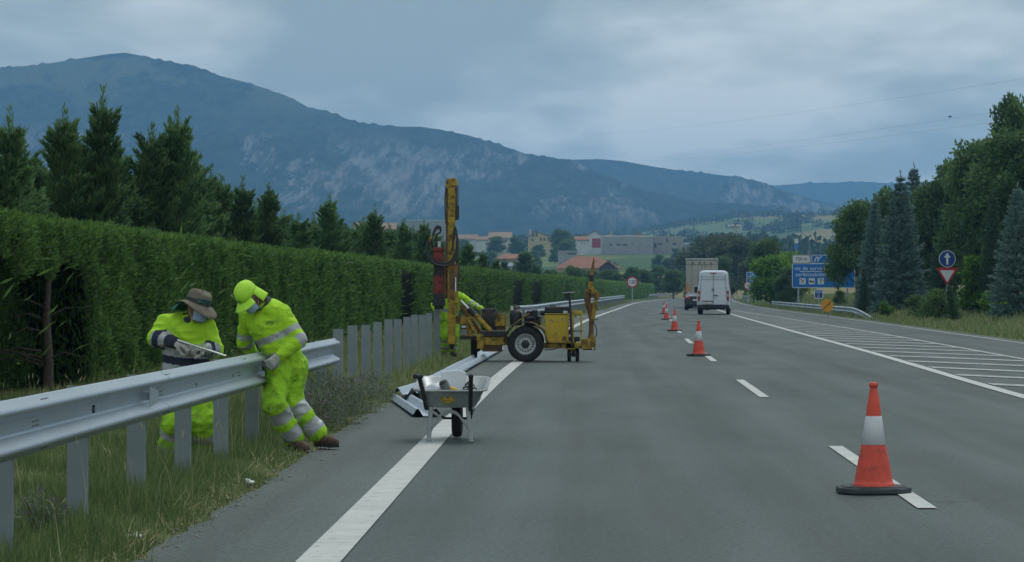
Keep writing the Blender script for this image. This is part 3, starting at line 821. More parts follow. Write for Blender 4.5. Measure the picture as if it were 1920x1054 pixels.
bank('cyp2', 1792, 528, 112, 'small dark leaning juniper at the foot of the yield sign post', 'juniper', .85, tilt=R(-14))
bank('fir1', 1620, 500, 150, 'small dark fir low beside the yellow disc and rail end', 'fir_tree', .9)
bank('shr0', 1752, 545, 118, 'low green shrub left of the yield sign post', 'shrub', 1.1, cat='shrub', grp='shrubs on the right bank')
bank('shr1', 1862, 545, 110, 'low yellow-green shrub below the rightmost spruce', 'shrub', 1.2, cat='shrub', grp='shrubs on the right bank')
bank('shr0', 1720, 555, 126, 'low green shrub between the full spruce and the yield sign', 'shrub', 1.2, cat='shrub', grp='shrubs on the right bank')
bank('shr1', 1662, 563, 136, 'pale low shrub at the foot of the slim blue spruce', 'shrub', 1.0, cat='shrub', grp='shrubs on the right bank')
bank('shr2', 1575, 545, 190, 'dark shrub under the right end of the blue service sign', 'shrub', 1.1, cat='shrub', grp='shrubs on the right bank')
# around the yellow-green tree and the signs
bank('dec7', 1446, 476, 236, 'bright yellow-green tree left of the blue service sign', 'broadleaf_tree', 1.3, grp='trees beside the exit lane')
bank('dec7', 1486, 470, 250, 'yellow-green tree peeping over the left top corner of the blue service sign', 'broadleaf_tree', 1.2, grp='trees beside the exit lane')
bank('dec2', 1478, 500, 225, 'dark green tree touching the left edge of the blue service sign', 'broadleaf_tree', 1.15, grp='trees beside the exit lane')
bank('dec3', 1438, 446, 290, 'dark spreading tree rising behind the bright yellow-green tree', 'broadleaf_tree', 1.2, grp='trees beside the exit lane')
for i, (px, yt, D, k, lb) in enumerate([(1398, 440, 420, 'dec5', 'thin grey-green tree right of the tall mast'), (1368, 432, 460, 'dec5', 'grey-green tree just left of the tall mast'), (1335, 436, 480, 'dec5', 'loose grey-green tree above the lorry roof'), (1305, 452, 520, 'dec5', 'grey-green tree left of the lorry roof'), (1420, 470, 380, 'dec5', 'greyish tree behind the small blue motorway sign'), (1350, 480, 400, 'dec2', 'dark tree between the lorry and the tall mast'), (1300, 505, 400, 'dec2', 'dark bushy tree left of the lorry side'), (1262, 505, 430, 'dec0', 'green bush tree above the far crossing guardrail')]):
    bank(k, px, yt, D, lb, 'broadleaf_tree', 1.25, grp='trees beyond the bend')
# young trees beyond the far hedge
for i, (px, yt, D, k, wd) in enumerate([(945, 488, 300, 'cyp1', 1.1), (985, 470, 330, 'cyp0', 1.35), (1005, 497, 320, 'cyp2', 1.1), (1030, 500, 340, 'dec2', .75), (1050, 505, 360, 'dec2', .8), (1075, 492, 380, 'dec6', .7), (1092, 498, 400, 'cyp2', 1.2), (1112, 502, 420, 'dec2', .8), (1135, 500, 440, 'dec0', .8), (1158, 506, 460, 'dec2', .8), (1182, 503, 480, 'dec2', .8), (1205, 508, 500, 'dec0', .9), (1230, 500, 520, 'dec2', .9), (925, 500, 290, 'dec2', .8)]):
    bank(k, px, yt-3 if px < 1010 or px > 1175 else yt+5, D, 'young dark green tree behind the far hedge, %s of its row from the left' % ords[i if i < 13 else 13], 'young_tree', wd*1.55, grp='young trees behind the far hedge')

# ------------------------------------------------------------------ woodland on the hillside
def woodland(name, pts, label, mat, per=46):
    Ps, Ds, Ls, Ts = [], [], [], []
    for (x, y, z, r, h) in pts:
        d = unit(rng.normal(size=(per, 3)))
        p = np.array([x, y, z+h*.5]) + d*np.array([r, r, h*.52])*(.55+.45*rng.random((per, 1)))
        Ps.append(p); Ds.append(d + rng.normal(size=(per, 3))*.6); Ls.append(r*rng.uniform(.35, .62, per)); Ts.append(np.clip(rng.normal(.4+.16*rng.normal(), .2, per), 0, 1))
    P, D, l, T = map(np.concatenate, (Ps, Ds, Ls, Ts))
    return tag(meshobj(name, leaf_mesh(name, [leaf_arrays(P, D, l, l*.7, T)], mat)), label, 'woodland', kind='stuff')
pts = []
g = random.Random(5)
for i in range(5200):
    D = g.choice((g.uniform(560, 1100), g.uniform(1000, 2000), g.uniform(2500, 3150)))
    px = g.uniform(560, 1950)
    x = (px-CX)/FPX*D
    nzv = mnoise.fractal((x*.009, D*.006, 3), 1, 2, 3)
    py = CY - (far_z(x, D)-HC)/D*FPX
    if 985 < D < 1215 and 830 < px < 1310: continue
    if D > 1180 and D < 1900 and px > 1180 and nzv < .12: continue
    if D < 1180 and 1120 < px < 1300 and D > 800: 
        if not (px > 1215 and D < 960 and nzv > .1): continue
    if D < 1180 and px < 1300 and nzv < .12: continue
    if 780 < D < 1180 and 840 < px < 1130 and nzv < .3: continue
    if D < 1180 and px >= 1300 and nzv < -.18: continue
    if 1180 <= D < 1900 and nzv < -.1: continue
    if 1900 <= D < 2500: continue
    if D > 2500 and nzv < -.05-.25*(D > 2800): continue
    r = g.uniform(3.2, 5.6)*(.62 if D < 1000 else 1) * (.8 if D > 1180 else 1)
    pts.append((x, D, far_z(x, D)-.5, r, r*g.uniform(1.5, 2.1)))
for row in range(5):                                # field hedgerows on the upper slope
    D = 1950 + row*140
    for k in range(120):
        px = g.uniform(1180, 1640); dd = D + (px-1400)*.5 + g.uniform(-8, 8); x = (px-CX)/FPX*dd
        if mnoise.noise((px*.02, row*3.1, 0)) > .05: pts.append((x, dd, far_z(x, dd)-.5, g.uniform(2.4, 4.2), g.uniform(3.5, 7)))
woodland('woodland', pts, 'dark hedgerows and woods massed on the hillside below the mountain', leafmat('woodland_foliage', (.014, .034, .014), (.05, .085, .032), .15))
# single trees among the houses
vt = [(870, 452, 1010, 'dec2', 'dark tree left of the cream long house'), (930, 446, 1040, 'dec0', 'round green tree in front of the cream long house'), (968, 446, 1060, 'dec2', 'dark round tree between the cream house and the yellow gabled house'), (1010, 462, 1000, 'dec0', 'green tree below the yellow gabled house'), (1052, 432, 1080, 'dec6', 'broad light green tree right of the yellow gabled house'), (1062, 452, 1000, 'dec0', 'low green tree right of the yellow gabled house'), (1040, 470, 960, 'dec2', 'dark tree above the low flat concrete shed'), (1000, 472, 900, 'dec2', 'dark tree beside the orange roofed house'), (1150, 508, 700, 'dec2', 'dark bush at the right foot of the big brown roof'), (1080, 510, 690, 'dec0', 'small green tree before the big brown roof'), (920, 474, 860, 'dec2', 'dark tree left of the orange roofed house'), (1268, 468, 980, 'dec2', 'dark bush below the right end of the concrete shed'), (1235, 480, 880, 'dec2', 'dark bush in the meadow below the concrete shed'), (1255, 486, 800, 'dec2', 'rounded bush lowest in the meadow above the bend')]
for (px, yt, D, k, lb) in vt:
    bank(k, px, yt-3, D, lb, 'village_tree', 1.5, grp='trees among the houses')

# ------------------------------------------------------------------ grass
def grass(name, label, n, ya, yb, xa, xb, ln, wd, tint_mu, clump=1.2, dry=.3, power=1., keep=None, mat='verge_grass', lean=.28):
    Y = ya + (yb-ya)*rng.random(n)**power
    t = rng.random(n); A = xa(Y); B = xb(Y); X = A + (B-A)*t
    X = X + .06*np.sin(Y*5.3)+.05*np.sin(Y*13.1)
    cl_ = np.sin(X*2.1*clump+Y*1.3)*np.sin(Y*.9*clump-X*.7)+.5*np.sin(X*5.2+Y*3.7)
    ok = rng.random(n) < .62+.38*cl_
    if keep is not None: ok &= keep(X, Y)
    X, Y, cl_ = X[ok], Y[ok], cl_[ok]; n = len(X)
    Z = ground_z(X, Y) - .01
    l = ln[0] + (ln[1]-ln[0])*rng.random(n)**1.6; l = l*(1+.35*cl_)
    dist = np.minimum(1, np.abs(X-B[ok])/.5+.35)
    l = l*dist
    Dv = np.stack([rng.normal(size=n)*lean+.05, rng.normal(size=n)*lean, np.ones(n)], 1)
    T = np.clip(rng.normal(tint_mu, .14, n) + (rng.random(n) < dry)*.45, 0, 1)
    P = np.stack([X, Y, Z], 1)
    v, f, t_ = leaf_arrays(P, Dv, l, wd*(.7+.6*rng.random(n)), T, mid=.35)
    return tag(meshobj(name, np_mesh(name, v, f, MATS[mat], False, t_)), label, 'grass', kind='stuff')
m = leafmat('verge_grass', (.06, .105, .036), (.42, .38, .22), .3, .7)
r_ = [n for n in m.node_tree.nodes if n.type == 'VALTORGB'][0].color_ramp
for p, c in ((.38, (.155, .225, .078)), (.62, (.245, .265, .13))): r_.elements.new(p).color = c + (1,)
gl = lambda y: Hx(y)-.3
gr = lambda y: GE(y)+.03
grass('verge_grass', 'tall tangled grass around the guardrail posts on the left verge', 240000, 11.5, 31, gl, gr, (.04, .18), .006, .22, dry=.04, power=1.15)
grass('middle_verge_grass', 'dry grass below the row of bare posts', 120000, 30, 70, gl, gr, (.06, .25), .009, .30, dry=.2)
grass('far_verge_grass', 'thin grass along the far left verge', 40000, 70, 330, gl, gr, (.15, .4), .035, .4, dry=.3, power=1.6)
grass('bank_grass', 'rough grass on the right bank below the trees', 200000, 50, 330, lambda y: Ex(y)+.6, lambda y: Ex(y)+14, (.1, .34), .022, .34, dry=.2, power=1.5, clump=.5)
# seed stalks
def stalks(n, ya, yb):
    Y = rng.uniform(ya, yb, n); X = Hx(Y)+1.5 + (GE(Y)-Hx(Y)-1.6)*rng.random(n)
    Z = ground_z(X, Y); h = rng.uniform(.35, .75, n)
    Dv = np.stack([rng.normal(size=n)*.18, rng.normal(size=n)*.18, np.ones(n)], 1)
    P = np.stack([X, Y, Z], 1); a = leaf_arrays(P, Dv, h, .004, rng.uniform(.6, .95, n))
    tip = P + unit(Dv)*h[:, None]*.86
    b = leaf_arrays(tip, Dv + rng.normal(size=(n, 3))*.15, .07, .009, rng.uniform(.6, .9, n))
    return tag(meshobj('seed_stalks', leaf_mesh('seed_stalks', [a, b], m)), 'straw-coloured seed stalks standing above the verge grass', 'grass', kind='stuff')
stalks(450, 12, 46)
# grey-purple weeds by the end of the rail, small white flowers, thistles
weedm = leafmat('grey_weed', (.085, .13, .07), (.24, .28, .20), .45); flw = leafmat('mauve_flower', (.16, .10, .18), (.34, .25, .38), .3); whf = leafmat('white_flower', (.5, .5, .46), (.75, .75, .7), .3)
def weed(x, y, h, rr, n, label, flowers=40, fm=flw):
    e_ = empty('weed_clump', (x, y, gz(x, y)-.03), 0, label, 'weeds', 'weeds on the left verge')
    a = rng.uniform(0, 2*PI, n); k = rng.random(n)**.6; zz = h*(.1+.9*rng.random(n))
    P = np.stack([np.cos(a)*rr*k, np.sin(a)*rr*k, zz*(1-.35*k)], 1)
    meshobj('foliage', leaf_mesh('foliage', [leaf_arrays(P, rng.normal(size=(n, 3))*.6+[0, 0, .6]+P*[.8, .8, 0], rng.uniform(.04, .10, n), .012, rng.random(n))], weedm), e_)
    if flowers:
        i = rng.integers(0, n, flowers); Pf = P[i]*[1, 1, 1.05]+[0, 0, .03]
        v = [leaf_arrays(Pf, rng.normal(size=(flowers, 3))*.6+[0, 0, .4], .028, .02, rng.random(flowers)) for _ in range(4)]
        tag(meshobj('flowers', leaf_mesh('flowers', v, fm), e_), kind='stuff')
    s = MB()
    for q in range(14):
        aa = 2*PI*q/14; s.tube([(0, 0, 0), (math.cos(aa)*rr*.4, math.sin(aa)*rr*.4, h*.5), (math.cos(aa)*rr*.8, math.sin(aa)*rr*.8, h*.85)], [.006, .004, .002], 4)
    s.build('stems', M('weed_stem', (.10, .11, .06), .9), e_)
for (px, D, h, rr, n, lb) in [(612, 27.6, .62, .42, 2300, 'grey-green weed clump with mauve flowers beside the crouching feet of the nearer worker'), (655, 30.2, .5, .4, 1700, 'grey weed clump right of the rail end'), (690, 33, .45, .35, 1100, 'low weed clump at the foot of the second bare post'), (585, 26.4, .5, .35, 1300, 'weed clump directly behind the boots of the nearer worker')]:
    weed((px-CX)/FPX*D, D, h, rr, n, lb)
weed((78-CX)/FPX*14.6, 14.6, .3, .16, 260, 'thistle with pinkish heads near the lower left corner', 14)
# dry soil, pebbles and litter along the broken asphalt edge
pv, pf = [], []
for i in range(900):
    y = rnd.uniform(12, 60)**1.0; x = float(GE(y)) + rnd.gauss(-.05, .11); s_ = rnd.uniform(.004, .018)*(1.4 if y > 30 else 1); z = .006
    b0 = len(pv); 
    for q in range(6): 
        dvec = [(1, 0, 0), (-1, 0, 0), (0, 1, 0), (0, -1, 0), (0, 0, 1), (0, 0, -1)][q]; pv.append((x+dvec[0]*s_*rnd.uniform(.7, 1.3), y+dvec[1]*s_*rnd.uniform(.7, 1.3), z+dvec[2]*s_*.7))
    for f_ in ((0, 2, 4), (2, 1, 4), (1, 3, 4), (3, 0, 4), (2, 0, 5), (1, 2, 5), (3, 1, 5), (0, 3, 5)): pf.append([b0+q for q in f_])
tag(meshobj('gravel', np_mesh('gravel', pv, pf, M('gravel_stone', (.2, .19, .17), .9, var=.5, scale=3))), 'loose gravel along the broken asphalt edge', 'gravel', kind='stuff')
grass('edge_straw', 'flattened straw along the asphalt edge', 5500, 12, 48, lambda y: GE(y)-.28, lambda y: GE(y)+.10, (.06, .2), .009, .85, dry=0, lean=1.3)
def litter(px, py, s_, label):
    x, y = G(px, py); mm = MB()
    for k in range(5):
        mm.ell((rnd.uniform(-.5, .5)*s_, rnd.uniform(-.4, .4)*s_, s_*.16), (s_*rnd.uniform(.25, .5), s_*rnd.uniform(.2, .4), s_*rnd.uniform(.1, .22)), 7, 5, Matrix.Rotation(rnd.uniform(0, 3), 3, 'Y'))
    e_ = mm.build('crumpled_paper', M('litter_paper', (.6, .62, .6), .8, var=.2, scale=30), None, loc=(x, y, .015)); tag(e_, label, 'litter')
litter(468, 911, .08, 'crumpled white litter at the asphalt edge below the workers')
litter(247, 1014, .07, 'small white scrap in the grass near the bottom left')
# ================================================================== guardrails
galv = M('galvanised_steel', (.34, .40, .45), .45, .5, var=.08, scale=3, dirt=((.24, .28, .31), .15, 2.5))
galv_new = M('new_galvanised_rail', (.37, .43, .48), .38, .65, var=.07, scale=2, stretch=(1, .3, 1), dirt=((.32, .37, .41), .2, 1.6))
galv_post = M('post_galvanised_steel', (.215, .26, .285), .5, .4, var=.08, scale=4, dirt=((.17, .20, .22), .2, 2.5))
darksteel = M('dark_steel', (.05, .055, .06), .5, .6, var=.3)
PROF = [(-.156, .016), (-.150, .024), (-.140, .032), (-.118, .072), (-.108, .081), (-.098, .083), (-.088, .080), (-.078, .070), (-.042, .008), (-.034, .002), (-.024, 0), (.024, 0), (.034, .002), (.042, .008), (.078, .070), (.088, .080), (.098, .083), (.108, .081), (.118, .072), (.140, .032), (.150, .024), (.156, .016)]
def beam_mesh(path, name='beam', mat=None, prof=PROF, th=.004):
    """path: list of (point, outward unit vector, up unit vector); the profile faces outward"""
    vs = []; k = len(prof)
    for p, o, u in path:
        p, o, u = Vector(p), Vector(o), Vector(u)
        for z, d in prof: vs.append(p + u*z + o*d)
        for z, d in reversed(prof): vs.append(p + u*z + o*(d-th))
    n2 = 2*k; fs = []
    for i in range(len(path)-1):
        for j in range(n2):
            fs.append((i*n2+j, i*n2+(j+1) % n2, (i+1)*n2+(j+1) % n2, (i+1)*n2+j))
    fs.append(tuple(range(n2))); l = (len(path)-1)*n2; fs.append(tuple(range(l+n2-1, l-1, -1)))
    m = MB().add(vs, fs, True)
    me = m.mesh(name, mat or galv_new)
    return me
def smooth_edges(o):
    b = o.modifiers.new('edges', 'EDGE_SPLIT'); b.split_angle = R(50); return o
def post_mesh(h, w_=.12, d=.055, t=.005):
    poly = [(-w_/2, 0), (w_/2, 0), (w_/2, d), (w_/2-.018, d), (w_/2-.018, d-t), (w_/2-t, d-t), (w_/2-t, t), (-w_/2+t, t), (-w_/2+t, d-t), (-w_/2+.018, d-t), (-w_/2+.018, d), (-w_/2, d)]
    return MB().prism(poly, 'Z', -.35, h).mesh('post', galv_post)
PX = -3.08
rail = empty('guardrail', (PX, 13.3, 0), 0, 'new galvanised guardrail on steel posts that the two workers lean over', 'guardrail')
pm = post_mesh(.955); pm0 = post_mesh(.875)
ys_post = [11.3 + 2*i for i in range(10)]
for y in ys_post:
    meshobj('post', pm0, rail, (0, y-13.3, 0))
    MB().span(.062, .1, -.03, .05, .66, .8).build('spacer', galv_post, rail, loc=(0, y-13.3, 0))
bx = .10
beams = [(9.6, 13.76), (13.6, 17.76), (17.6, 21.76), (21.6, 25.76), (25.6, 29.75)]
for i, (a, b) in enumerate(beams):
    lift = .0035*(1-(i % 2))
    pth = [((bx + lift, y-13.3, .735), (1, 0, 0), (0, 0, 1)) for y in np.linspace(a, b, 9)]
    be = smooth_edges(meshobj('beam', beam_mesh(pth), rail))
    s = MB()
    for yy in (a+.06, a+.16, b-.06, b-.16):
        for z in (.735+.131, .735-.131, .735+.012, .735-.012):
            s.box((bx+.05+lift if abs(z-.735) > .1 else bx+.002+lift, yy-13.3, z), (.008, .022 if abs(z-.735) > .1 else .008, .006))
    s.build('bolt', darksteel, be)
for y in (15.3, 17.3, 19.3, 21.3, 23.3):
    MB().cyl((bx, y-13.3, .735), (bx+.012, y-13.3, .735), .011, n=8).build('bolt', galv_post, rail)
MB().prism([(-.03, -.07), (.03, -.04), (.03, .04), (-.03, .07)], 'X', 0, .004).build('reflector', galv_new, rail, loc=(bx+.075, 17.0-13.3, .74)).rotation_euler = (0, 0, R(-62))
MB().span(bx, bx+.06, 17.0-13.3+.0, 17.0-13.3+.006, .715, .765).build('reflector_bracket', galv, rail)
# bare posts waiting for their rail
k = 0
y = 31.3
while y < 51:
    k += 1
    h = .96 + .012*(k % 3) + .004*k
    o = meshobj('steel_post', pm, None, (PX, y, 0)); o.scale = (1, 1, h/.955); o.rotation_euler = (rnd.gauss(0, .006), rnd.gauss(0, .006), 0)
    tag(o, 'bare galvanised steel post, %s to the right of the rail end' % ords[k-1], 'post', 'bare posts waiting for a rail')
    y += 2
o = meshobj('steel_post', post_mesh(1.09), None, (PX, 52.0, 0)); tag(o, 'taller steel post being driven under the black cap of the red hammer', 'post', 'bare posts waiting for a rail')
# new rails lying on the shoulder
rail_dull = M('stacked_rail_galvanised', (.38, .45, .51), .45, .45, var=.1, scale=3, dirt=((.3, .34, .38), .25, 2))
under = M('rail_underside', (.05, .055, .06), .7, .2)
def lying(p0, p1, label, z0, z1=None, roll=0.):
    p0, p1 = Vector((p0[0], p0[1], z0)), Vector((p1[0], p1[1], z0 if z1 is None else z1))
    d = (p1-p0).normalized(); side = d.cross(Vector((0, 0, 1))).normalized(); up = side.cross(d)
    if roll:
        rm = Matrix.Rotation(roll, 3, d); side = rm @ side; up = rm @ up
    n = 6; pth = [(p0.lerp(p1, i/n)-p0, up, side) for i in range(n+1)]
    o = smooth_edges(meshobj('guardrail_beam', beam_mesh(pth, mat=rail_dull), None, p0))
    return tag(o, label, 'rail', 'new rails lying on the shoulder')
lying((-1.83, 28.9), (-2.42, 33.2), 'new rail lying askew under the others, near end towards the wheelbarrow', .02)
prev = 33.0
for i in range(7):
    ya = 32.9 + i*4.05; yb = ya + 4.32
    xa, xb = np.interp([ya, yb], [33, 62], [-2.36, -2.16])
    lying((xa, ya), (xb, yb), 'new rail laid on the shoulder, %s of the overlapping row from the wheelbarrow' % ords[i], .105 - .006*(i % 2) if i == 0 else .03 + .008*(i % 2), .04 if i == 0 else None)
for i in range(6):
    ya = 34.9 + i*4.05; xa, xb = np.interp([ya, ya+4.32], [33, 62], [-2.36, -2.16])
    lying((xa, ya), (xb, ya+4.32), 'new rail nested on top of the laid row, %s from the wheelbarrow' % ords[i], .056-.005*(i % 2))
def long_rail(fx, y0, y1, ztop, label, face=1, step=4., tail=0., bl=8.):
    root = empty('guardrail', (float(fx(y0)), y0, gz(float(fx(y0)), y0)), 0, label, 'guardrail', 'standing roadside guardrails')
    oz = root.location.z; ox = root.location.x
    y = y0
    while y < y1-.5:
        yb = min(y1, y+bl); pth = []
        for q in np.linspace(y, yb+.1, 5):
            z = ztop - .155
            if tail and q < y0+tail: z = ztop-.155 - (1-(q-y0)/tail)**1.5*(ztop-.05)
            pth.append(((float(fx(q))-ox, q-y0, z-oz), (face, 0, 0), (0, 0, 1)))
        meshobj('beam', beam_mesh(pth, mat=galv), root); y = yb
    y = y0 + (tail or 0) + .3
    ph = post_mesh(ztop+.02-oz)
    while y < y1:
        meshobj('post', ph, root, (float(fx(y))-ox-face*.09, y-y0, 0)); y += step
    return root
long_rail(lambda y: Lx(y)-1.42-.35*max(0, 1-(y-92)/8)**2, 92, 296, .9, 'standing guardrail on the left verge beyond the machine', 1)
long_rail(lambda y: Lx(y)-1.4, 390, 516, .9, 'small far guardrail where the left verge bends away', 1, 6, bl=12)
long_rail(lambda y: Ex(y)+1.25, 128, 222, .53, 'guardrail on the right with its near end sloping into the ground', -1, 4, tail=13)
long_rail(lambda y: Ex(y)+1.6, 335, 500, .9, 'small far guardrail right of the van', -1, 6, bl=12)

# ================================================================== cones
orange = M('cone_orange_plastic', (.62, .075, .045), .5, var=.14, scale=9, dirt=((.28, .07, .05), .22, 11))
white_r = M('cone_white_sleeve', (.62, .64, .68), .4, var=.08, scale=8, dirt=((.38, .39, .4), .2, 8))
rubber = M('black_rubber', (.045, .055, .062), .75, var=.25, scale=14, bump=.15, bscale=60)
def cone(x, y, rz, label, tilt=0):
    e_ = empty('traffic_cone', (x, y, .004), rz, label, 'traffic cone', 'cones along the lane line')
    e_.rotation_euler = (0, tilt, rz)
    a, b = .26, .20
    poly = [(-a, -b*.45), (-a*.62, -b), (a*.62, -b), (a, -b*.45), (a, b*.45), (a*.62, b), (-a*.62, b), (-a, b*.45)]
    MB().prism(poly, 'Z', 0, .045).build('base', rubber, e_, bevel=.012)
    MB().prism([(p*.86, q*.86) for p, q in poly], 'Z', .044, .052).build('base_rim', rubber, e_, bevel=.005)
    MB().lathe([(.150, .050), (.150, .066), (.140, .072), (.134, .10), (.118, .19), (.103, .27), (.0865, .346)], 28).build('cone_body', orange, e_)
    MB().lathe([(.0865, .346), (.0885, .347), (.0575, .548), (.056, .550)], 28).build('reflective_sleeve', white_r, e_)
    MB().lathe([(.056, .550), (.047, .62), (.031, .735), (.024, .742), (.024, .752), (.031, .757), (.033, .768), (.031, .785), (.022, .79), (.012, .79), (.012, .74)], 24).build('cone_tip', orange, e_)
    return e_
cn = [(1638, 925, .06, 'large near traffic cone, red-orange with one white band, nearest the camera'), (1310, 668, .3, 'second traffic cone along the lane line, beside the third dash'), (1265, 621, -.2, 'third traffic cone along the lane line'), (1249.5, 599.5, .5, 'fourth traffic cone, partly before the farthest one'), (1245, 588.5, .1, 'farthest traffic cone of the line')]
for px, py, rz, lb in cn:
    x, y = G(px, py); cone(x, y, rz, lb)

# ================================================================== signs
sblue = M('sign_blue', (.006, .15, .50), .4, var=.06, scale=3); sblue2 = M('sign_deep_blue', (.006, .045, .22), .4, var=.06)
swhite = M('sign_white', (.58, .62, .66), .45, var=.05); sred = M('sign_red', (.42, .025, .03), .4, var=.06); sblack = M('sign_black', (.015, .015, .018), .5)
sgrey = M('sign_back_grey', (.3, .32, .33), .6, .3); syel = M('sign_amber', (.68, .30, .012), .5, var=.08, dirt=((.5, .25, .02), .2, 9))
def rrect(w_, h, r, n=5):
    o = []
    for cx_, cz, a0 in ((w_/2-r, h/2-r, 0), (-w_/2+r, h/2-r, PI/2), (-w_/2+r, -h/2+r, PI), (w_/2-r, -h/2+r, 1.5*PI)):
        for i in range(n+1): a = a0+PI/2*i/n; o.append((cx_+r*math.cos(a), cz+r*math.sin(a)))
    return o
def plate(root, name, poly, mat, c, y0, th=.004):
    return MB().prism([(p+c[0], q+c[1]) for p, q in poly], 'Y', y0-th, y0).build(name, mat, root)
def panel(root, w_, h, c, face, rim, r=.12, y0=0., name='panel'):
    b = plate(root, name, rrect(w_, h, r), rim, c, y0, .03)
    plate(b, 'face', rrect(w_-.1, h-.1, r*.75), face, c, y0-.031, .004)
    return b
def circle(r, n=28): return [(r*math.cos(2*PI*i/n), r*math.sin(2*PI*i/n)) for i in range(n)]
# blue service sign
D = 190.; S = D/FPX
x0 = (1485-CX)*S; base = gz(x0+2, D)
def sz(py): return HC-(py-CY)*S-base
sg = empty('service_sign', (x0, D, base), 0, 'large blue motorway service sign reading via de servicio zerbitzubidea', 'road sign')
wd = 118*S; H1, H2 = sz(494), sz(540)
panel(sg, wd, H1-H2, (wd/2, (H1+H2)/2), sblue, swhite, .14)
panel(sg, 35*S, 16.5*S, (17.5*S, sz(486)), swhite, swhite, .14, name='distance_panel')
MB().prism([(p+17.5*S, q+sz(486)) for p, q in rrect(34*S, 15.5*S, .13)], 'Y', -.037, -.0355).build('border', sblack, sg)
MB().prism([(p+17.5*S, q+sz(486)) for p, q in rrect(32.4*S, 14*S, .12)], 'Y', -.0395, -.0375).build('distance_face', swhite, sg)
panel(sg, 82*S, 16.5*S, (36.5*S+41*S, sz(486)), sblue, swhite, .12, name='exit_panel')
text_mesh('lettering', '750 m', .34, sblack, sg, (17.5*S, -.041, sz(486)), xscale=1.0)
text_mesh('lettering', 'via de servicio', .40, swhite, sg, (36*S, -.038, sz(503.5)), xscale=1.0, spacing=1.08, extrude=.006)
text_mesh('lettering', 'zerbitzubidea', .40, swhite, sg, (36*S, -.038, sz(515)), xscale=1.0, spacing=1.08, extrude=.006)
MB().box((35.5*S, -.038, sz(509.2)), (42*S, .008, .05)).build('rule', swhite, sg)
for q, dx in enumerate((19.7, 37, 54)):
    t_ = MB().box((dx*S, -.04, sz(527.5)), (11.6*S, .008, 11.6*S)).build('pictogram_tile', swhite, sg)
    mm = MB(); cx_, cz = dx*S, sz(527.5)
    if q == 0:
        mm.bar((cx_-.11, -.047, cz-.15), (cx_+.11, -.047, cz+.15), .04, .006, (0, 1, 0)); mm.bar((cx_+.11, -.047, cz-.15), (cx_-.11, -.047, cz+.15), .04, .006, (0, 1, 0)); mm.box((cx_-.115, -.047, cz+.12), (.07, .006, .08))
    elif q == 1:
        mm.box((cx_, -.047, cz-.03), (.36, .006, .09)); mm.box((cx_-.16, -.047, cz-.01), (.04, .006, .2)); mm.box((cx_+.16, -.047, cz-.05), (.04, .006, .12)); mm.box((cx_-.07, -.047, cz+.04), (.09, .006, .06))
    else:
        mm.box((cx_, -.047, cz-.03), (.05, .006, .30)); mm.box((cx_-.05, -.047, cz+.13), (.05, .006, .09)); mm.box((cx_+.05, -.047, cz+.13), (.05, .006, .09))
    mm.build('pictogram', sblack, t_)
# exit arrow strokes on the upper right panel
mm = MB(); ex0, ez = 48*S, sz(486)
for a, b in (((-.24, -.2), (-.08, .2)), ((.02, -.2), (.02, .2)), ((.04, -.02), (.24, .16))):
    mm.bar((ex0+a[0], -.04, ez+a[1]), (ex0+b[0], -.04, ez+b[1]), .09, .008, (0, 1, 0))
mm.box((ex0+.25, -.04, ez+.16), (.14, .008, .1)); mm.build('exit_symbol', swhite, sg)
text_mesh('lettering', '21', .36, swhite, sg, (88*S, -.038, sz(486)), extrude=.006)
for px in (12, 104): MB().box((px*S, .05, (H1+.3)/2), (.12, .14, H1+.9)).build('post', galv, sg)
# kilometre plate and amber disc
D = 168.; S = D/FPX; x = (1535-CX)*S
ks = empty('kilometre_sign', (x, D, gz(x, D)), 0, 'small blue kilometre plate reading A-10 and 21 below the service sign', 'road sign')
zb = HC-(551.5-CY)*S-gz(x, D)
panel(ks, 16.5*S, 17*S, (0, zb), sblue2, swhite, .05)
plate(ks, 'face', rrect(13.6*S, 3.6*S, .03), sblue, (0, zb+5.6*S), -.036)
MB().box((0, -.036, zb+3.2*S), (14*S, .006, .03)).build('rule', swhite, ks)
text_mesh('lettering', 'A-10', .13, swhite, ks, (0, -.042, zb+5.6*S)); text_mesh('lettering', 'km', .1, swhite, ks, (0, -.04, zb+1.3*S)); text_mesh('lettering', '21', .24, swhite, ks, (0, -.04, zb-3.6*S))
MB().cyl((0, .03, -.2), (0, .03, zb), .03, n=8).build('post', galv, ks)
D = 139.; S = D/FPX; x = (1551-CX)*S; g0 = gz(x, D)
ys_ = empty('works_sign', (x, D, g0), 0, 'round amber end of works disc with a dark diagonal stripe before the right guardrail', 'road sign')
zb = HC-(573-CY)*S-g0
plate(ys_, 'disc', circle(11.8*S), syel, (0, zb), 0, .02)
MB().bar((-.22, -.023, zb-.20), (.22, -.023, zb+.20), .075, .005, (0, 1, 0)).build('diagonal_stripe', M('faded_stripe', (.19, .12, .03), .6), ys_)
mm = MB(); mm.bar((-.12, .02, zb), (-.34, -.05, -.02), .03); mm.bar((.12, .02, zb), (.2, -.05, -.02), .03); mm.bar((0, .02, zb), (.1, .5, -.02), .03); mm.build('stand', galv, ys_)
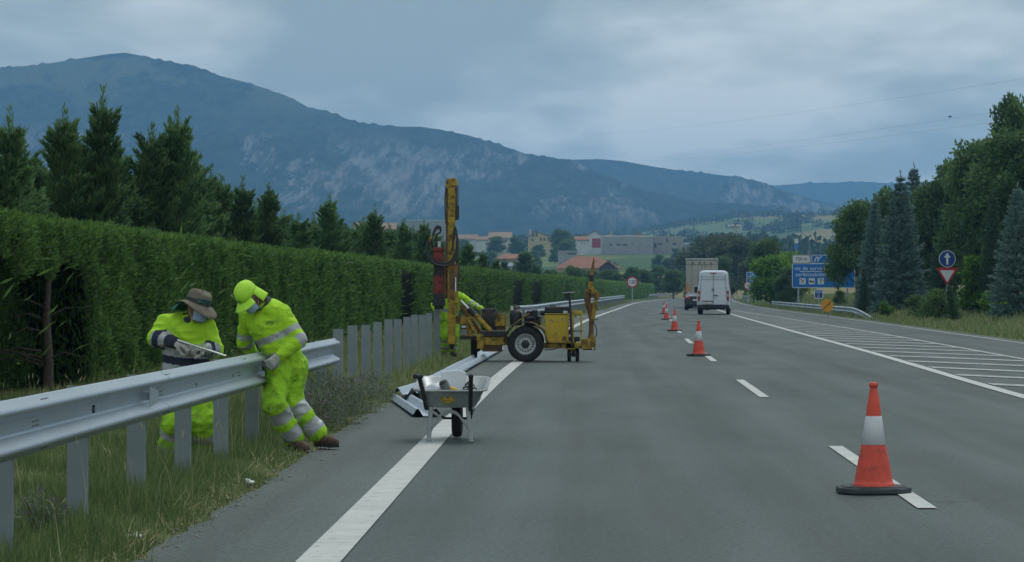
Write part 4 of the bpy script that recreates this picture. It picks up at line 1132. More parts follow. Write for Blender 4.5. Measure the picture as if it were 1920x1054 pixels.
# arrow and yield signs
D = 120.; S = D/FPX; x = (1776-CX)*S; g0 = gz(x, D)
ar = empty('arrow_sign', (x, D, g0), R(2), 'round blue straight-ahead arrow sign above a red and white yield triangle', 'road sign')
zb = HC-(485.5-CY)*S-g0
plate(ar, 'disc', circle(15.8*S), swhite, (0, zb), 0, .02); plate(ar, 'disc_face', circle(14.6*S), sblue2, (0, zb), -.021, .003)
MB().box((0, -.026, zb-.09), (.10, .004, .36)).prism([(-.17, zb+.06), (.17, zb+.06), (0, zb+.29)], 'Y', -.0285, -.0245).build('arrow', swhite, ar)
zt = HC-(515-CY)*S-g0
def tri(s_, dz=0): return [(-s_, zt+s_*.62+dz), (s_, zt+s_*.62+dz), (0, zt-s_*1.0+dz)]
MB().prism(tri(.52), 'Y', -.01, .01).build('triangle', sred, ar); MB().prism(tri(.345, -.012), 'Y', -.016, -.0115).build('triangle_face', swhite, ar)
MB().box((0, .05, zb/2), (.08, .05, zb+.8)).build('post', galv, ar)
def speed(px, py, D, dia, ybase, label, xo=0.):
    S = D/FPX; x = (px-CX)*S; g0 = gz(x, D)
    e_ = empty('speed_limit_sign', (x, D, g0), 0, label, 'road sign', 'speed limit signs')
    zb = HC-(py-CY)*S-g0; r = dia*S/2
    plate(e_, 'disc', circle(r), sred, (0, zb), 0, .02); plate(e_, 'disc_face', circle(r*.76), swhite, (0, zb), -.021, .004)
    text_mesh('lettering', '120', r*.86, sblack, e_, (0, -.03, zb), extrude=.006)
    MB().box((0, .05, zb/2), (.1, .06, zb+.4)).build('post', galv, e_)
speed(1185.5, 529, 282, 21.5, 560, 'round 120 speed limit sign on the left verge near the hedge end')
speed(1402, 535.5, 268, 15, 560, 'round 120 speed limit sign on the right beside the small blue sign')
D = 285.; S = D/FPX; x = (1409-CX)*S; g0 = gz(x, D)
ds = empty('direction_sign', (x, D, g0), 0, 'small stacked blue motorway sign partly behind the right speed limit sign', 'road sign')
for (yc, hh, tx) in ((514.5, 9, '500'), (526, 10.5, 'A-1'), (538, 11, 'N-1')):
    zc_ = HC-(yc-CY)*S-g0; panel(ds, 19*S, hh*S, (0, zc_), sblue, swhite, .08); text_mesh('lettering', tx, .34, swhite, ds, (.08, -.04, zc_), extrude=.006)
MB().box((-.3, .05, 1.2), (.1, .08, 3.4)).box((.3, .05, 1.2), (.1, .08, 3.4)).build('post', galv, ds)

# ================================================================== masts, poles, wires
pole_m = M('concrete_pole', (.3, .31, .3), .8)
D = 470.; x = (1378-CX)/FPX*D; g0 = gz(x, D); Hm = HC+(CY-424)/FPX*D-g0
lm = empty('lattice_mast', (x, D, g0), 0, 'tall thin lattice mast with a head of lamps beyond the bend', 'mast')
mm = MB()
for sx in (-.42, .42):
    for sy in (-.42, .42): mm.bar((sx, sy, -.3), (sx*.7, sy*.7, Hm), .08)
mm.build('legs', pole_m, lm)
mm = MB()
for i in range(12):
    z0, z1 = Hm*i/12, Hm*(i+1)/12; sg_ = 1 if i % 2 else -1
    for sy in (-.4, .4): mm.bar((sg_*.4, sy, z0), (-sg_*.4, sy, z1), .05)
mm.build('lattice', pole_m, lm)
hd = MB().lathe([(.9, 0), (.98, .05), (.98, .2), (.9, .25)], 12, (0, 0, Hm-.25)).build('lamp_ring', pole_m, lm)
for i in range(6):
    a = 2*PI*i/6; MB().box((math.cos(a)*1.0, math.sin(a)*1.0, Hm+.1), (.4, .4, .35)).build('lamp_head', swhite, lm)
for (px, y0, y1, D, lb) in ((1295, 470, 436, 1100, 'thin utility pole right of the concrete shed'), (1517, 470, 432, 900, 'thin utility pole above the blue service sign'), (1390, 430, 398, 2300, 'faint utility pole on the upper fields')):
    x = (px-CX)/FPX*D; g0 = far_z(x, D); h = HC+(CY-y1)/FPX*D-g0
    e_ = empty('utility_pole', (x, D, g0), 0, lb, 'pole', 'utility poles')
    MB().cyl((0, 0, -.5), (0, 0, h), .12, .08, 8).build('pole', pole_m, e_); MB().box((0, 0, h-.6), (2.4, .14, .14)).build('crossarm', pole_m, e_)
tot = empty('totem_sign', ((1493-CX)/FPX*800, 800, far_z((1493-CX)/FPX*800, 800)), 0, 'tiny blue and white service station totem above the blue sign', 'sign')
ht = HC+(CY-447)/FPX*800-far_z((1493-CX)/FPX*800, 800)
MB().box((0, 0, ht/2), (.5, .3, ht)).build('post', pole_m, tot); MB().box((0, -.3, ht-.9), (1.2, .3, 1.3)).build('head', swhite, tot); MB().box((0, -.3, ht-2.6), (1.2, .3, 1.6)).build('panel', sblue, tot)
wire_m = M('power_cable', (.1, .11, .12), .6, .3)
for i, (a, b, lb) in enumerate((((1085, 252, 1700), (2450, 62, 330), 'uppermost thin power cable crossing the sky on the right'), ((1075, 305, 1700), (2450, 118, 330), 'middle thin power cable crossing the sky on the right'), ((1080, 308, 1700), (2450, 148, 330), 'lowest thin power cable crossing the sky on the right'))):
    A, B = W(*a), W(*b); pts_ = []
    for q in range(41):
        t_ = q/40; p = A.lerp(B, t_); p.z -= 4*3.0*t_*(1-t_); pts_.append(p-A)
    o = MB().tube(pts_, .016, 5).build('power_cable', wire_m, None, loc=A); tag(o, lb, 'cable', 'power cables')
p = W(1781, 219, 260); bd = MB(); bd.ell((0, 0, 0), (.22, .08, .07)); bd.add([(-.05, 0, .03), (.08, 0, .03), (.0, -.42, .14), (.0, .42, .14)], [(0, 1, 2), (0, 1, 3)])
tag(bd.build('bird', sblack, None, loc=p), 'tiny dark bird in flight under the power cables', 'bird')
# ================================================================== vehicles
wpaint = M('white_van_paint', (.60, .66, .74), .35, var=.04, scale=1.5, coat=.4, dirt=((.45, .49, .54), .2, 1.6))
bpaint = M('black_car_paint', (.012, .013, .016), .25, var=.1, coat=.6)
plastic = M('dark_plastic', (.025, .027, .03), .6, var=.2)
glass = M('dark_glass', (.015, .02, .025), .08, spec=.8)
tailred = M('tail_lamp_red', (.30, .015, .02), .25, spec=.6); taillit = M('brake_lamp_red', (.55, .03, .05), .3); lampw = M('lamp_clear', (.55, .55, .55), .2)
tyre = M('tyre_rubber', (.018, .019, .021), .85, var=.3, bump=.3, bscale=40); rimm = M('wheel_steel', (.35, .36, .37), .4, .7)
platem = M('number_plate', (.6, .62, .62), .5)
curtain = M('trailer_curtain', (.33, .35, .39), .6, var=.12, scale=1.2, stretch=(1, 1, .2)); cream = M('trailer_door_cream', (.39, .39, .345), .55, var=.14, scale=1.0, stretch=(1, 1, .15), dirt=((.3, .29, .24), .35, .9))
alu = M('trailer_aluminium', (.33, .35, .36), .45, .6)
def loft(sections, name, mat, parent, smooth=True, split=35):
    k = len(sections[0]); vs = [p for s_ in sections for p in s_]; fs = []
    for i in range(len(sections)-1):
        for j in range(k): fs.append((i*k+j, i*k+(j+1) % k, (i+1)*k+(j+1) % k, (i+1)*k+j))
    fs.append(tuple(range(k))); l = (len(sections)-1)*k; fs.append(tuple(range(l+k-1, l-1, -1)))
    o = MB().add(vs, fs, smooth).build(name, mat, parent)
    m_ = o.modifiers.new('edges', 'EDGE_SPLIT'); m_.split_angle = R(split)
    return o
def wheel(parent, c, r, w_, name='wheel'):
    e_ = empty(name, c, parent=parent)
    MB().lathe([(r*.6, -w_/2), (r*.93, -w_/2), (r, -w_*.36), (r, w_*.36), (r*.93, w_/2), (r*.6, w_/2)], 24, axis='X', closed=True).build('tyre', tyre, e_)
    MB().lathe([(.02, -w_*.42), (r*.3, -w_*.42), (r*.55, -w_*.35), (r*.61, -w_*.48), (r*.61, w_*.48), (r*.55, w_*.35), (r*.3, w_*.42), (.02, w_*.42)], 20, axis='X').build('rim', rimm, e_)
    return e_
# --- van
D = 153.; S = D/FPX; x = (1337.5-CX)*S
van = empty('delivery_van', (x, D, .004), R(-4), 'white panel delivery van seen from behind, with blank rear doors', 'van')
def vsec(y, z0, top, wb, wt, r=.22):
    # half width wb low, wt at roof, rounded roof corners
    o = [(-wb, z0), (-wb-.02, z0+.45), (-wb-.0, z0+.9)]
    o += [(-wt-(wb-wt)*.3, top-.75), (-wt, top-r)]
    for i in range(1, 5): a = PI - PI/2*i/5; o.append((-wt+r+r*math.cos(a), top-r+r*math.sin(a)*1.0))
    half = o + [(-.45, top+.012)]
    full = half + [(-p, q) for p, q in reversed(half)]
    return [(p, y, q) for p, q in full]
secs = [vsec(.05, .42, 2.60, .955, .80), vsec(.0+.02, .42, 2.56, .93, .78), vsec(.10, .40, 2.63, .98, .83), vsec(.5, .38, 2.66, .995, .85), vsec(4.2, .38, 2.66, .995, .85), vsec(4.9, .38, 2.5, .99, .82), vsec(5.5, .4, 1.7, .97, .8, .2), vsec(6.1, .42, 1.35, .9, .72, .2)]
secs = [secs[1]] + secs[2:]
loft(secs, 'body', wpaint, van)
mm = MB()
mm.box((0, -.004, 1.5), (.018, .02, 2.0)); mm.box((0, -.004, .60), (1.7, .02, .016)); mm.box((0, -.002, 2.28), (1.42, .02, .012)); mm.box((0, -.002, 2.12), (1.5, .02, .012))
for sx in (-1, 1): mm.bar((sx*.83, .0, .62), (sx*.72, .0, 2.40), .014, .02)
mm.build('door_seam', M('seam_grey', (.12, .13, .15), .7), van)  # plain dark grey strips along the door joints
for sx in (-1, 1):
    t_ = MB().box((sx*.875, .0, 1.13), (.13, .10, .62)).build('tail_lamp', tailred, van, bevel=.02)
    MB().box((sx*.875, -.055, 1.16), (.1, .01, .13)).build('reversing_lamp', lampw, t_)
    MB().box((sx*.80, -.01, 1.62), (.05, .05, .13)).box((sx*.82, -.01, .82), (.05, .05, .13)).build('hinge', wpaint, van)
MB().box((0, -.04, .47), (1.95, .24, .24)).build('bumper', plastic, van, bevel=.05)
MB().box((0, -.17, .56), (1.1, .06, .05)).build('bumper_step', plastic, van)
MB().box((-.35, -.03, .72), (.54, .02, .12)).build('number_plate', platem, van)
MB().box((-.35, -.02, .81), (.66, .06, .05)).build('plate_light', plastic, van)
MB().box((.14, -.03, 1.16), (.26, .05, .05)).build('door_handle', plastic, van, bevel=.01)
MB().box((0, -.0, 2.50), (.36, .05, .05)).build('brake_light', tailred, van)
em = MB().lathe([(.062, -.012), (.082, -.012), (.082, .012), (.062, .012)], 20, (-.02, -.03, 1.5), 'Y', closed=True)
for k in range(3): a = PI/2+2*PI*k/3; em.bar((-.02, -.03, 1.5), (-.02+.065*math.cos(a), -.03, 1.5+.065*math.sin(a)), .02, .015, (0, 1, 0))
em.build('emblem', M('chrome_dark', (.12, .12, .13), .3, .8), van)
for sx in (-1, 1):
    wheel(van, (sx*.86, 1.25, .335), .335, .22); wheel(van, (sx*.86, 4.9, .335), .335, .22)
    mi = MB().box((sx*1.16, 4.55, 1.5), (.22, .16, .36)).build('mirror', plastic, van, bevel=.04)
    MB().box((sx*1.03, 4.6, 1.45), (.12, .06, .06)).build('mirror_arm', plastic, mi)
MB().box((0, .5, .42), (1.2, .5, .06)).box((0, 3, .34), (1.3, 4, .1)).build('underbody', plastic, van)
MB().prism([(4.3, 1.55), (5.05, 1.55), (4.75, 2.3), (4.3, 2.3)], 'X', -1.0, 1.0).build('side_window', glass, van)
# --- car
D = 187.; S = D/FPX; xl = (1282.5-CX)*S
car = empty('parked_car', (xl+.92, D, .004), R(-4), 'black saloon car between the white van and the lorry', 'car'); car.name = 'black_car'
def csec(y, z0, zs, top, wb, ws, wt):
    h = [(-wb+.06, z0), (-wb, z0+.2), (-wb-.0, zs-.12), (-ws, zs), (-wt, top-.06), (-wt+.12, top)]
    return [(p, y, q) for p, q in h + [(-p, q) for p, q in reversed(h)]]
loft([csec(0, .34, .95, 1.02, .8, .74, .66), csec(.14, .28, 1.02, 1.06, .89, .85, .72), csec(.6, .25, 1.02, 1.1, .91, .87, .70), csec(1.5, .25, 1.0, 1.41, .91, .87, .60), csec(2.4, .25, .98, 1.44, .91, .87, .62), csec(3.3, .25, .95, 1.0, .91, .85, .7), csec(4.2, .28, .75, .82, .88, .8, .7), csec(4.5, .34, .6, .66, .8, .75, .6)], 'body', bpaint, car)
MB().add([(-.62, .66, 1.09), (.62, .66, 1.09), (.55, 1.47, 1.405), (-.55, 1.47, 1.405)], [(0, 1, 2, 3)]).build('rear_window', glass, car).location = (0, -.012, .012)
for sx in (-1, 1):
    MB().box((sx*.66, .03, .90), (.34, .12, .15)).build('tail_lamp', taillit, car, bevel=.03)
    wheel(car, (sx*.79, .95, .315), .315, .21); wheel(car, (sx*.79, 3.7, .315), .315, .21)
    MB().box((sx*1.0, 2.9, 1.02), (.18, .1, .13)).build('mirror', bpaint, car, bevel=.03)
MB().box((0, -.01, .76), (.52, .03, .12)).build('number_plate', platem, car)
MB().box((0, .02, .42), (1.6, .16, .16)).build('bumper', plastic, car, bevel=.04)
# --- lorry
D = 206.; S = D/FPX; xl = (1286-CX)*S; xr = (1345.5-CX)*S; wd = xr-xl
lor = empty('lorry', ((xl+xr)/2, D, .004), R(-3.2), 'tall curtain-sided articulated lorry with cream rear doors ahead of the van', 'lorry')
hw = wd/2; zt = HC+(CY-487)*S; zb = 1.05
MB().span(-hw+.03, hw-.03, .05, 13.4, zb, zt).build('box_body', curtain, lor, bevel=.02)
for sx in (-1, 1):
    dr = MB().span(min(sx*.02, sx*(hw-.10)), max(sx*.02, sx*(hw-.10)), .0, .05, zb+.08, zt-.36).build('rear_door', cream, lor, bevel=.01)
    mm = MB()
    for q in (.3, .8): mm.cyl((sx*q, -.03, zb+.1), (sx*q, -.03, zt-.3), .018, n=6)
    mm.build('lock_rod', alu, dr)
    MB().span(min(sx*(hw-.10), sx*hw), max(sx*(hw-.10), sx*hw), -.03, .1, zb, zt).build('corner_post', alu, lor)
MB().span(-hw, hw, -.05, .12, zt-.36, zt-.05).build('rear_header', cream, lor)
mm = MB()
for q in (-.75, -.2, .2, .75): mm.box((q, -.07, zt-.28), (.06, .04, .22))
mm.build('header_hinge', plastic, lor)
MB().span(-hw-.05, hw+.05, -.10, 13.45, zt-.05, zt+.10).build('roof_cap', alu, lor, bevel=.02)
MB().span(-hw, hw, -.02, 13.3, zb-.16, zb).build('chassis_rail', plastic, lor)
for k in range(12): MB().box((-hw+.012, .8+k*1.05, (zb+zt)/2), (.03, .05, zt-zb-.1)).build('curtain_strap', plastic, lor)
MB().box((-hw+.17, -.06, zb+.5), (.22, .03, .85)).build('marker_plate', M('orange_marker', (.55, .22, .03), .5), lor)
MB().box((0, .2, .62), (2.3, .12, .14)).build('underrun_bar', alu, lor)
for sx in (-1, 1):
    for yy in (2.2, 3.5, 4.8): wheel(lor, (sx*1.02, yy, .5), .5, .36)
    wheel(lor, (sx*1.02, 14.6, .5), .5, .32)
    MB().box((sx*.95, -.02, .88), (.36, .06, .16)).build('tail_lamp', tailred, lor)
    mi = MB().box((sx*1.48, 15.6, 2.3), (.24, .2, .75)).build('mirror', plastic, lor, bevel=.04); MB().box((sx*1.34, 15.6, 2.6), (.2, .06, .06)).build('mirror_arm', plastic, mi)
MB().box((-.95, .12, .45), (.5, .02, .5)).box((.95, .12, .45), (.5, .02, .5)).build('mud_flap', plastic, lor)
MB().span(-1.2, 1.2, 13.9, 16.2, .8, 3.6).build('cab', M('cab_paint', (.3, .32, .36), .4), lor, bevel=.15)

# ================================================================== houses
def housemat(n, c, **k): return M(n, c, .85, var=.1, scale=.5, dirt=(tuple(v*.7 for v in c), .25, .35), **k)
tile = housemat('terracotta_roof', (.26, .115, .062)); tile2 = housemat('weathered_tile_roof', (.25, .16, .11)); tile3 = housemat('pale_tile_roof', (.27, .19, .135))
w_y = housemat('ochre_render', (.48, .40, .22)); w_w = housemat('white_render', (.55, .56, .55)); w_c = housemat('cream_render', (.46, .42, .34)); w_g = housemat('concrete_block', (.31, .31, .30)); w_b = housemat('beige_block', (.33, .30, .25)); w_t = housemat('tan_render', (.38, .30, .20))
wood = M('dark_timber', (.05, .035, .025), .8); pane = M('window_glass', (.03, .04, .05), .15, spec=.6); frame_m = M('window_frame', (.5, .5, .48), .6); redgate = housemat('red_metal_gate', (.33, .035, .04))
def house(name, label, px0, px1, yb, ye, yr, D, wall, roof, gable=False, depth=10., wins=(), over=.5, chimney=None, flat=False, ry=0, asym=0., hip=0.):
    """px0..px1 front wall, yb ground line, ye eaves, yr ridge (photo rows at distance D)"""
    S = D/FPX; xc = ((px0+px1)/2-CX)*S; w_ = (px1-px0)*S; zg = HC-(yb-CY)*S
    e_ = empty(name, (xc, D, zg), ry, label, 'house' if name.endswith('house') else 'building')
    he = (yb-ye)*S; hr = (yb-yr)*S; h = w_/2
    def rect_front(a, b, c, d):  # px, px, ytop, ybot -> local
        return ((a-(px0+px1)/2)*S, (b-(px0+px1)/2)*S, (yb-d)*S, (yb-c)*S)
    if flat:
        MB().span(-h, h, 0, depth, -4, he).build('wall', wall, e_)
        MB().span(-h-over*.3, h+over*.3, -over*.3, depth+over*.3, he, he+(ye-yr)*S).build('roof', roof, e_)
    elif gable:
        xr = asym*h
        MB().prism([(-h, -4), (h, -4), (h, he), (xr, hr-.1), (-h, he)], 'Y', 0, depth).build('wall', wall, e_)
        t_ = .28; sl = (hr-he)/(h+xr) if h+xr else 0; s2 = (hr-he)/(h-xr)
        rf = MB().prism([(-h-over, he-sl*over), (xr, hr), (h+over, he-s2*over), (h+over, he-s2*over+t_), (xr, hr+t_), (-h-over, he-sl*over+t_)], 'Y', -over, depth+over).build('roof', roof, e_)
    else:
        MB().prism([(0, -4), (depth, -4), (depth, he), (depth/2, he+.05 if hip else hr-.1), (0, he)], 'X', -h, h).build('wall', wall, e_)
        sl = (hr-he)/(depth/2); t_ = .28
        if hip:
            A = [(-h-over, -over, he-sl*over), (h+over, -over, he-sl*over), (h+over, depth+over, he-sl*over), (-h-over, depth+over, he-sl*over), (-h+hip*.75, depth/2, hr), (h-hip, depth/2, hr)]
            MB().add(A, [(0, 1, 5, 4), (1, 2, 5), (2, 3, 4, 5), (3, 0, 4), (0, 3, 2, 1)]).build('roof', roof, e_)
        else: rf = MB().prism([(-over, he-sl*over), (depth/2, hr), (depth+over, he-sl*over), (depth+over, he-sl*over+t_), (depth/2, hr+t_), (-over, he-sl*over+t_)], 'X', -h-over, h+over).build('roof', roof, e_)
    for (a, b, c, d, kd) in wins:
        x0, x1, z0, z1 = rect_front(a, b, c, d)
        nm = {'w': 'window', 'd': 'door', 'g': 'gate', 'b': 'dark_opening'}[kd]
        if kd == 'w':
            f_ = MB().span(x0, x1, -.06, .04, z0, z1).build('window', frame_m, e_); MB().span(x0+.12, x1-.12, -.075, -.062, z0+.12, z1-.12).build('pane', pane, f_)
            MB().span(x0-.1, x1+.1, -.14, .03, z0-.12, z0-.005).build('sill', frame_m, f_)
        else: MB().span(x0, x1, -.07, .03, z0, z1).build(nm, {'d': wood, 'g': redgate, 'b': pane}[kd], e_)
    if chimney:
        a, yt = chimney; cx_ = (a-(px0+px1)/2)*S; zt_ = (yb-yt)*S
        ch = MB().box((cx_, depth*.45, zt_-1.2), (.9, .9, 2.4)).build('chimney', w_w, e_); MB().box((cx_, depth*.45, zt_+.06), (1.2, 1.2, .14)).build('chimney_cap', w_g, ch)
    return e_
house('cream_house', 'cream long house with a tan roof left of the yellow gabled house', 917, 958, 462, 446, 436, 1090, w_c, tile3, chimney=(919, 434), wins=((921, 924, 449, 454, 'w'), (946, 950, 449, 454, 'w')))
house('yellow_house', 'yellow gabled house with dark upper windows on the hillside', 990, 1036, 466, 446, 433, 1110, w_y, tile2, gable=True, asym=-.45, wins=((997, 1001.5, 436, 444, 'b'), (1004, 1008, 436, 444, 'b'), (995, 1001, 447.5, 452, 'w'), (1012.5, 1015.5, 446, 451.5, 'd'), (1019, 1022, 446, 451.5, 'd'), (1028, 1033, 446, 450, 'b'), (1011, 1019, 457.5, 464.5, 'w')), chimney=(994, 430))
house('white_house', 'small white house with reddish roof left of the red gate', 1079, 1102, 464, 450, 444, 1120, w_w, tile, wins=((1090, 1093, 453, 457, 'w'), (1096, 1098, 453, 457, 'w')))
house('gate_house', 'white barn with a tall red metal gate beside the concrete shed', 1098, 1130, 465.5, 443.5, 433, 1150, w_w, tile2, gable=True, asym=.1, wins=((1110, 1126, 447, 464.5, 'g'), (1101, 1104, 448, 453, 'w')))
house('concrete_shed', 'long grey concrete block shed with small windows on the hillside', 1128, 1225, 467, 444, 441.5, 1120, w_g, w_w, flat=True, depth=16, wins=((1143, 1148, 457, 460.5, 'b'), (1156, 1164, 457, 460.5, 'b'), (1168, 1176, 457, 461, 'b'), (1182, 1189, 455, 458, 'w')), over=.3)
house('block_building', 'beige block building at the right end of the concrete shed', 1225.5, 1281, 465, 444.5, 443, 1130, w_b, w_b, flat=True, depth=14, wins=((1249, 1253, 447.5, 454.5, 'b'), (1233, 1242, 456, 459, 'b'), (1260, 1269, 456, 459, 'b'), (1226.5, 1231, 456, 465, 'd')), over=.2)
house('roof_house', 'house whose brown roof shows above the middle of the concrete shed', 1178, 1215, 460, 443, 436.5, 1190, w_t, tile2, gable=True, chimney=(1205, 436), wins=((1192, 1200, 441, 444, 'b'),))
house('ridge_house', 'house whose low gable shows above the left end of the concrete shed', 1130, 1158, 460, 443, 437, 1180, w_w, tile2, gable=True, chimney=(1146, 434))
house('low_house', 'low white outbuilding at the right end of the block building', 1281.5, 1293, 466, 458, 455, 1150, w_g, w_w, flat=True, depth=6)
house('brown_house', 'big brown-roofed house in the foreground of the village', 1046, 1160, 520, 500, 480, 730, w_y, tile, depth=13, over=1., hip=6.5, wins=((1123, 1128, 503.5, 513, 'w'), (1134, 1139, 503.5, 513, 'w'), (1060, 1068, 503, 511, 'w')))
house('brown_house', 'dark gabled dormer front projecting from the big brown roof', 1127, 1153, 520, 500, 490, 724, wood, tile, gable=True, depth=8, over=.8)
house('orange_house', 'orange-roofed tan house half hidden by the conifer left of the village', 933, 998, 505, 484, 476, 800, w_t, tile, depth=11, over=.9, hip=2.5, wins=((940, 946, 487, 493, 'w'),))
house('grey_house', 'grey-blue sheet roof low in front of the orange-roofed house', 926, 958, 510, 500, 494, 760, w_g, M('blue_grey_sheet', (.17, .21, .26), .6), depth=8)
house('flat_shed', 'low flat concrete shed above the big brown roof', 1046, 1083, 482, 472, 470, 900, w_g, w_g, flat=True, depth=8, wins=((1064, 1080, 474, 478, 'b'),))
house('terrace_house', 'row of reddish roofs right beside the yellow mast', 856, 893, 456, 448, 440.5, 1150, w_w, tile2, wins=((862, 864, 449, 453, 'w'), (880, 883, 449, 453, 'w')), chimney=(867, 442))
house('terrace_house', 'reddish roof left of the cream long house', 893.5, 916, 456, 450, 444, 1140, w_w, tile2, chimney=(904, 445))
house('ribbed_building', 'pale ribbed industrial hall left of the yellow mast', 762, 836, 470, 414, 412.5, 900, M('pale_ribbed_metal', (.30, .32, .33), .5, .2, var=.1), M('pale_hall_roof', (.45, .47, .48), .5, .2), flat=True, depth=20, over=.2)
hall = [o for o in bpy.data.objects if o.name == 'ribbed_building'][0]
for k in range(9): MB().box((0, -.06, 2.0+k*1.05), (74*900/FPX, .12, .35)).build('cladding_rib', M('hall_rib', (.26, .29, .31), .5, .2), hall)
for q in (-5, 4): MB().box((q, -.1, 5.2), (.35, .25, 10.5)).build('pilaster', w_g, hall)
house('tiled_house', 'faint pale brown roof above the conifers left of the ribbed hall', 664, 740, 445, 430, 418, 950, w_b, tile2, depth=14)
# ================================================================== post-driving machine standing across the lane
my = M('machine_yellow', (.40, .265, .016), .5, var=.2, scale=4, dirt=((.06, .042, .024), .62, 8), bump=.1, bscale=25)
myc = M('machine_yellow_clean', (.47, .33, .02), .45, var=.1, scale=3, dirt=((.2, .13, .03), .18, 6))
rust = M('greasy_rust', (.13, .075, .035), .7, var=.45, scale=9, dirt=((.40, .22, .03), .32, 5))
mred = M('hammer_red', (.22, .028, .025), .55, var=.25, scale=5, dirt=((.04, .02, .02), .5, 6))
mblk = M('machine_black', (.022, .024, .027), .6, var=.3, scale=6); hosem = M('hydraulic_hose', (.03, .034, .038), .5, var=.2, scale=8)
chrome = M('chrome_rod', (.55, .58, .6), .2, .9); mgrey = M('machine_grey', (.2, .21, .22), .5, .4)
MD = 51.4; MS = MD/FPX; MX = (985-CX)*MS
mach = empty('post_driver', (MX, MD, .004), 0, 'dirty yellow towed post-driving machine with tall mast standing across the lane', 'machine')
def q(px, py, dy=0.): return Vector(((px-985)*MS, dy, HC-(py-CY)*MS-.004))
def qb(px0, px1, py0, py1, d0, d1, mb=None):
    a, b = q(px0, py1), q(px1, py0); return (mb or MB()).span(a.x, b.x, d0, d1, a.z, b.z)
def big_wheel(dy, name='wheel'):
    c = q(985, 645.5, dy); e_ = empty(name, c, parent=mach); r = c.z-.0; w_ = .24
    MB().lathe([(r*.58, -w_*.42), (r*.72, -w_*.5), (r*.92, -w_*.47), (r, -w_*.34), (r*1.0, w_*.34), (r*.92, w_*.47), (r*.72, w_*.5), (r*.58, w_*.42)], 40, axis='Y', closed=True).build('tyre', tyre, e_)
    tr = MB()
    for k in range(44):
        a = 2*PI*k/44
        for sy in (-.07, 0, .07): tr.box((math.cos(a+sy)*r*.998, sy, math.sin(a+sy)*r*.998), (.016, .05, .022), Matrix.Rotation(-a, 3, 'Y'))
    tr.build('tread', tyre, e_)
    rim = MB().lathe([(r*.60, -.10), (r*.575, -.115), (r*.55, -.10), (r*.50, -.06), (r*.46, -.055), (r*.30, -.075), (r*.24, -.075), (r*.05, -.075), (r*.05, .05), (r*.5, .06), (r*.6, .1)], 36, axis='Y').build('rim', M('white_steel_rim', (.42, .44, .45), .5, .1, var=.15, dirt=((.15, .14, .12), .3, 8)), e_)
    h = MB()
    for k in range(16):
        a = 2*PI*k/16; h.cyl((math.cos(a)*r*.41, -.0705, math.sin(a)*r*.41), (math.cos(a)*r*.41, -.060, math.sin(a)*r*.41), .016, n=8)
    h.build('rim_hole', mblk, rim)
    MB().lathe([(r*.235, -.07), (r*.22, -.10), (r*.12, -.115), (.005, -.115)], 18, axis='Y').build('hub', mblk, e_)
    nuts = MB()
    for k in range(6): a = 2*PI*k/6; nuts.cyl((math.cos(a)*r*.27, -.09, math.sin(a)*r*.27), (math.cos(a)*r*.27, -.072, math.sin(a)*r*.27), .011, n=6)
    nuts.build('wheel_nut', mgrey, rim)
big_wheel(.12); big_wheel(1.3)
c0 = q(985, 645.5)
for dy in (.0, 1.18):
    f_ = MB(); ro, ri = .455, .437; n = 22; vs = []
    for i in range(n+1):
        a = R(2)+R(172)*i/n
        for r_f in (ro, ri):
            for yy in (dy-.03, dy+.27): vs.append((c0.x+r_f*math.cos(a), yy, c0.z+r_f*math.sin(a)))
    fs = []
    for i in range(n):
        b = i*4; fs += [(b, b+1, b+5, b+4), (b+2, b+6, b+7, b+3), (b, b+4, b+6, b+2), (b+1, b+3, b+7, b+5)]
    fs += [(0, 2, 3, 1), (n*4, n*4+1, n*4+3, n*4+2)]
    f_.add(vs, fs, True).build('mudguard', mblk, mach)
    MB().tube(arc((c0.x, dy+.28, c0.z), .452, R(0), R(80), 12), .02, 6).build('mudguard_edge', my, mach)
# chassis
ch = qb(893, 1008, 632, 648, .25, .35); qb(893, 1008, 632, 648, 1.05, 1.15, ch); qb(893, 906, 628, 654, .2, 1.2, ch); qb(1012, 1100, 644, 654, .25, .35, ch); qb(1012, 1100, 644, 654, 1.05, 1.15, ch); qb(1060, 1078, 642, 656, .25, 1.15, ch); qb(975, 995, 636, 652, .25, 1.3, ch)
ch.build('chassis', my, mach, bevel=.008)
qb(900, 948, 622, 631, .22, 1.15).build('deck', mblk, mach)
qb(903, 940, 647, 660, .3, .7).build('valve_box', rust, mach, bevel=.01)
# engine box, tank, engine
eb = qb(1022, 1066, 588, 642, .1, .95).build('engine_box', myc, mach, bevel=.015)
qb(1023, 1065, 589, 590.5, .093, .0985).build('box_seam', mblk, eb); MB().cyl(q(1058, 635, .07), q(1058, 635, .1), .05, n=12).build('outlet', rust, eb)
qb(1030, 1036, 600, 602, .09, .098).build('data_plate', mgrey, eb); qb(1052, 1056, 598, 601, .09, .098).build('data_plate', mgrey, eb)
qb(1021, 1067, 575, 588, .15, .9).build('radiator_hood', mblk, mach, bevel=.03)
qb(1030, 1042, 573, 575.5, .3, .6).build('hood_vent', mblk, mach); qb(1056, 1064, 583, 587.5, .12, .15).build('white_label', swhite, mach)
MB().cyl(q(1013, 586, .3), q(1021, 588, .3), .05, n=10).build('air_filter', mblk, mach)
en = qb(982, 1012, 594, 612, .35, .95); qb(986, 1004, 584, 596, .45, .85, en); en.cyl(q(1002, 610, .33), q(1002, 582, .33), .06, n=10); en.cyl(q(986, 597, .3), q(1000, 597, .3), .045, n=10); en.build('engine', mblk, mach, bevel=.006)
qb(982, 996, 577, 580, .4, .8).build('engine_cover', mgrey, mach); qb(977.5, 983, 579, 594, .35, .5).build('filter_can', mgrey, mach)
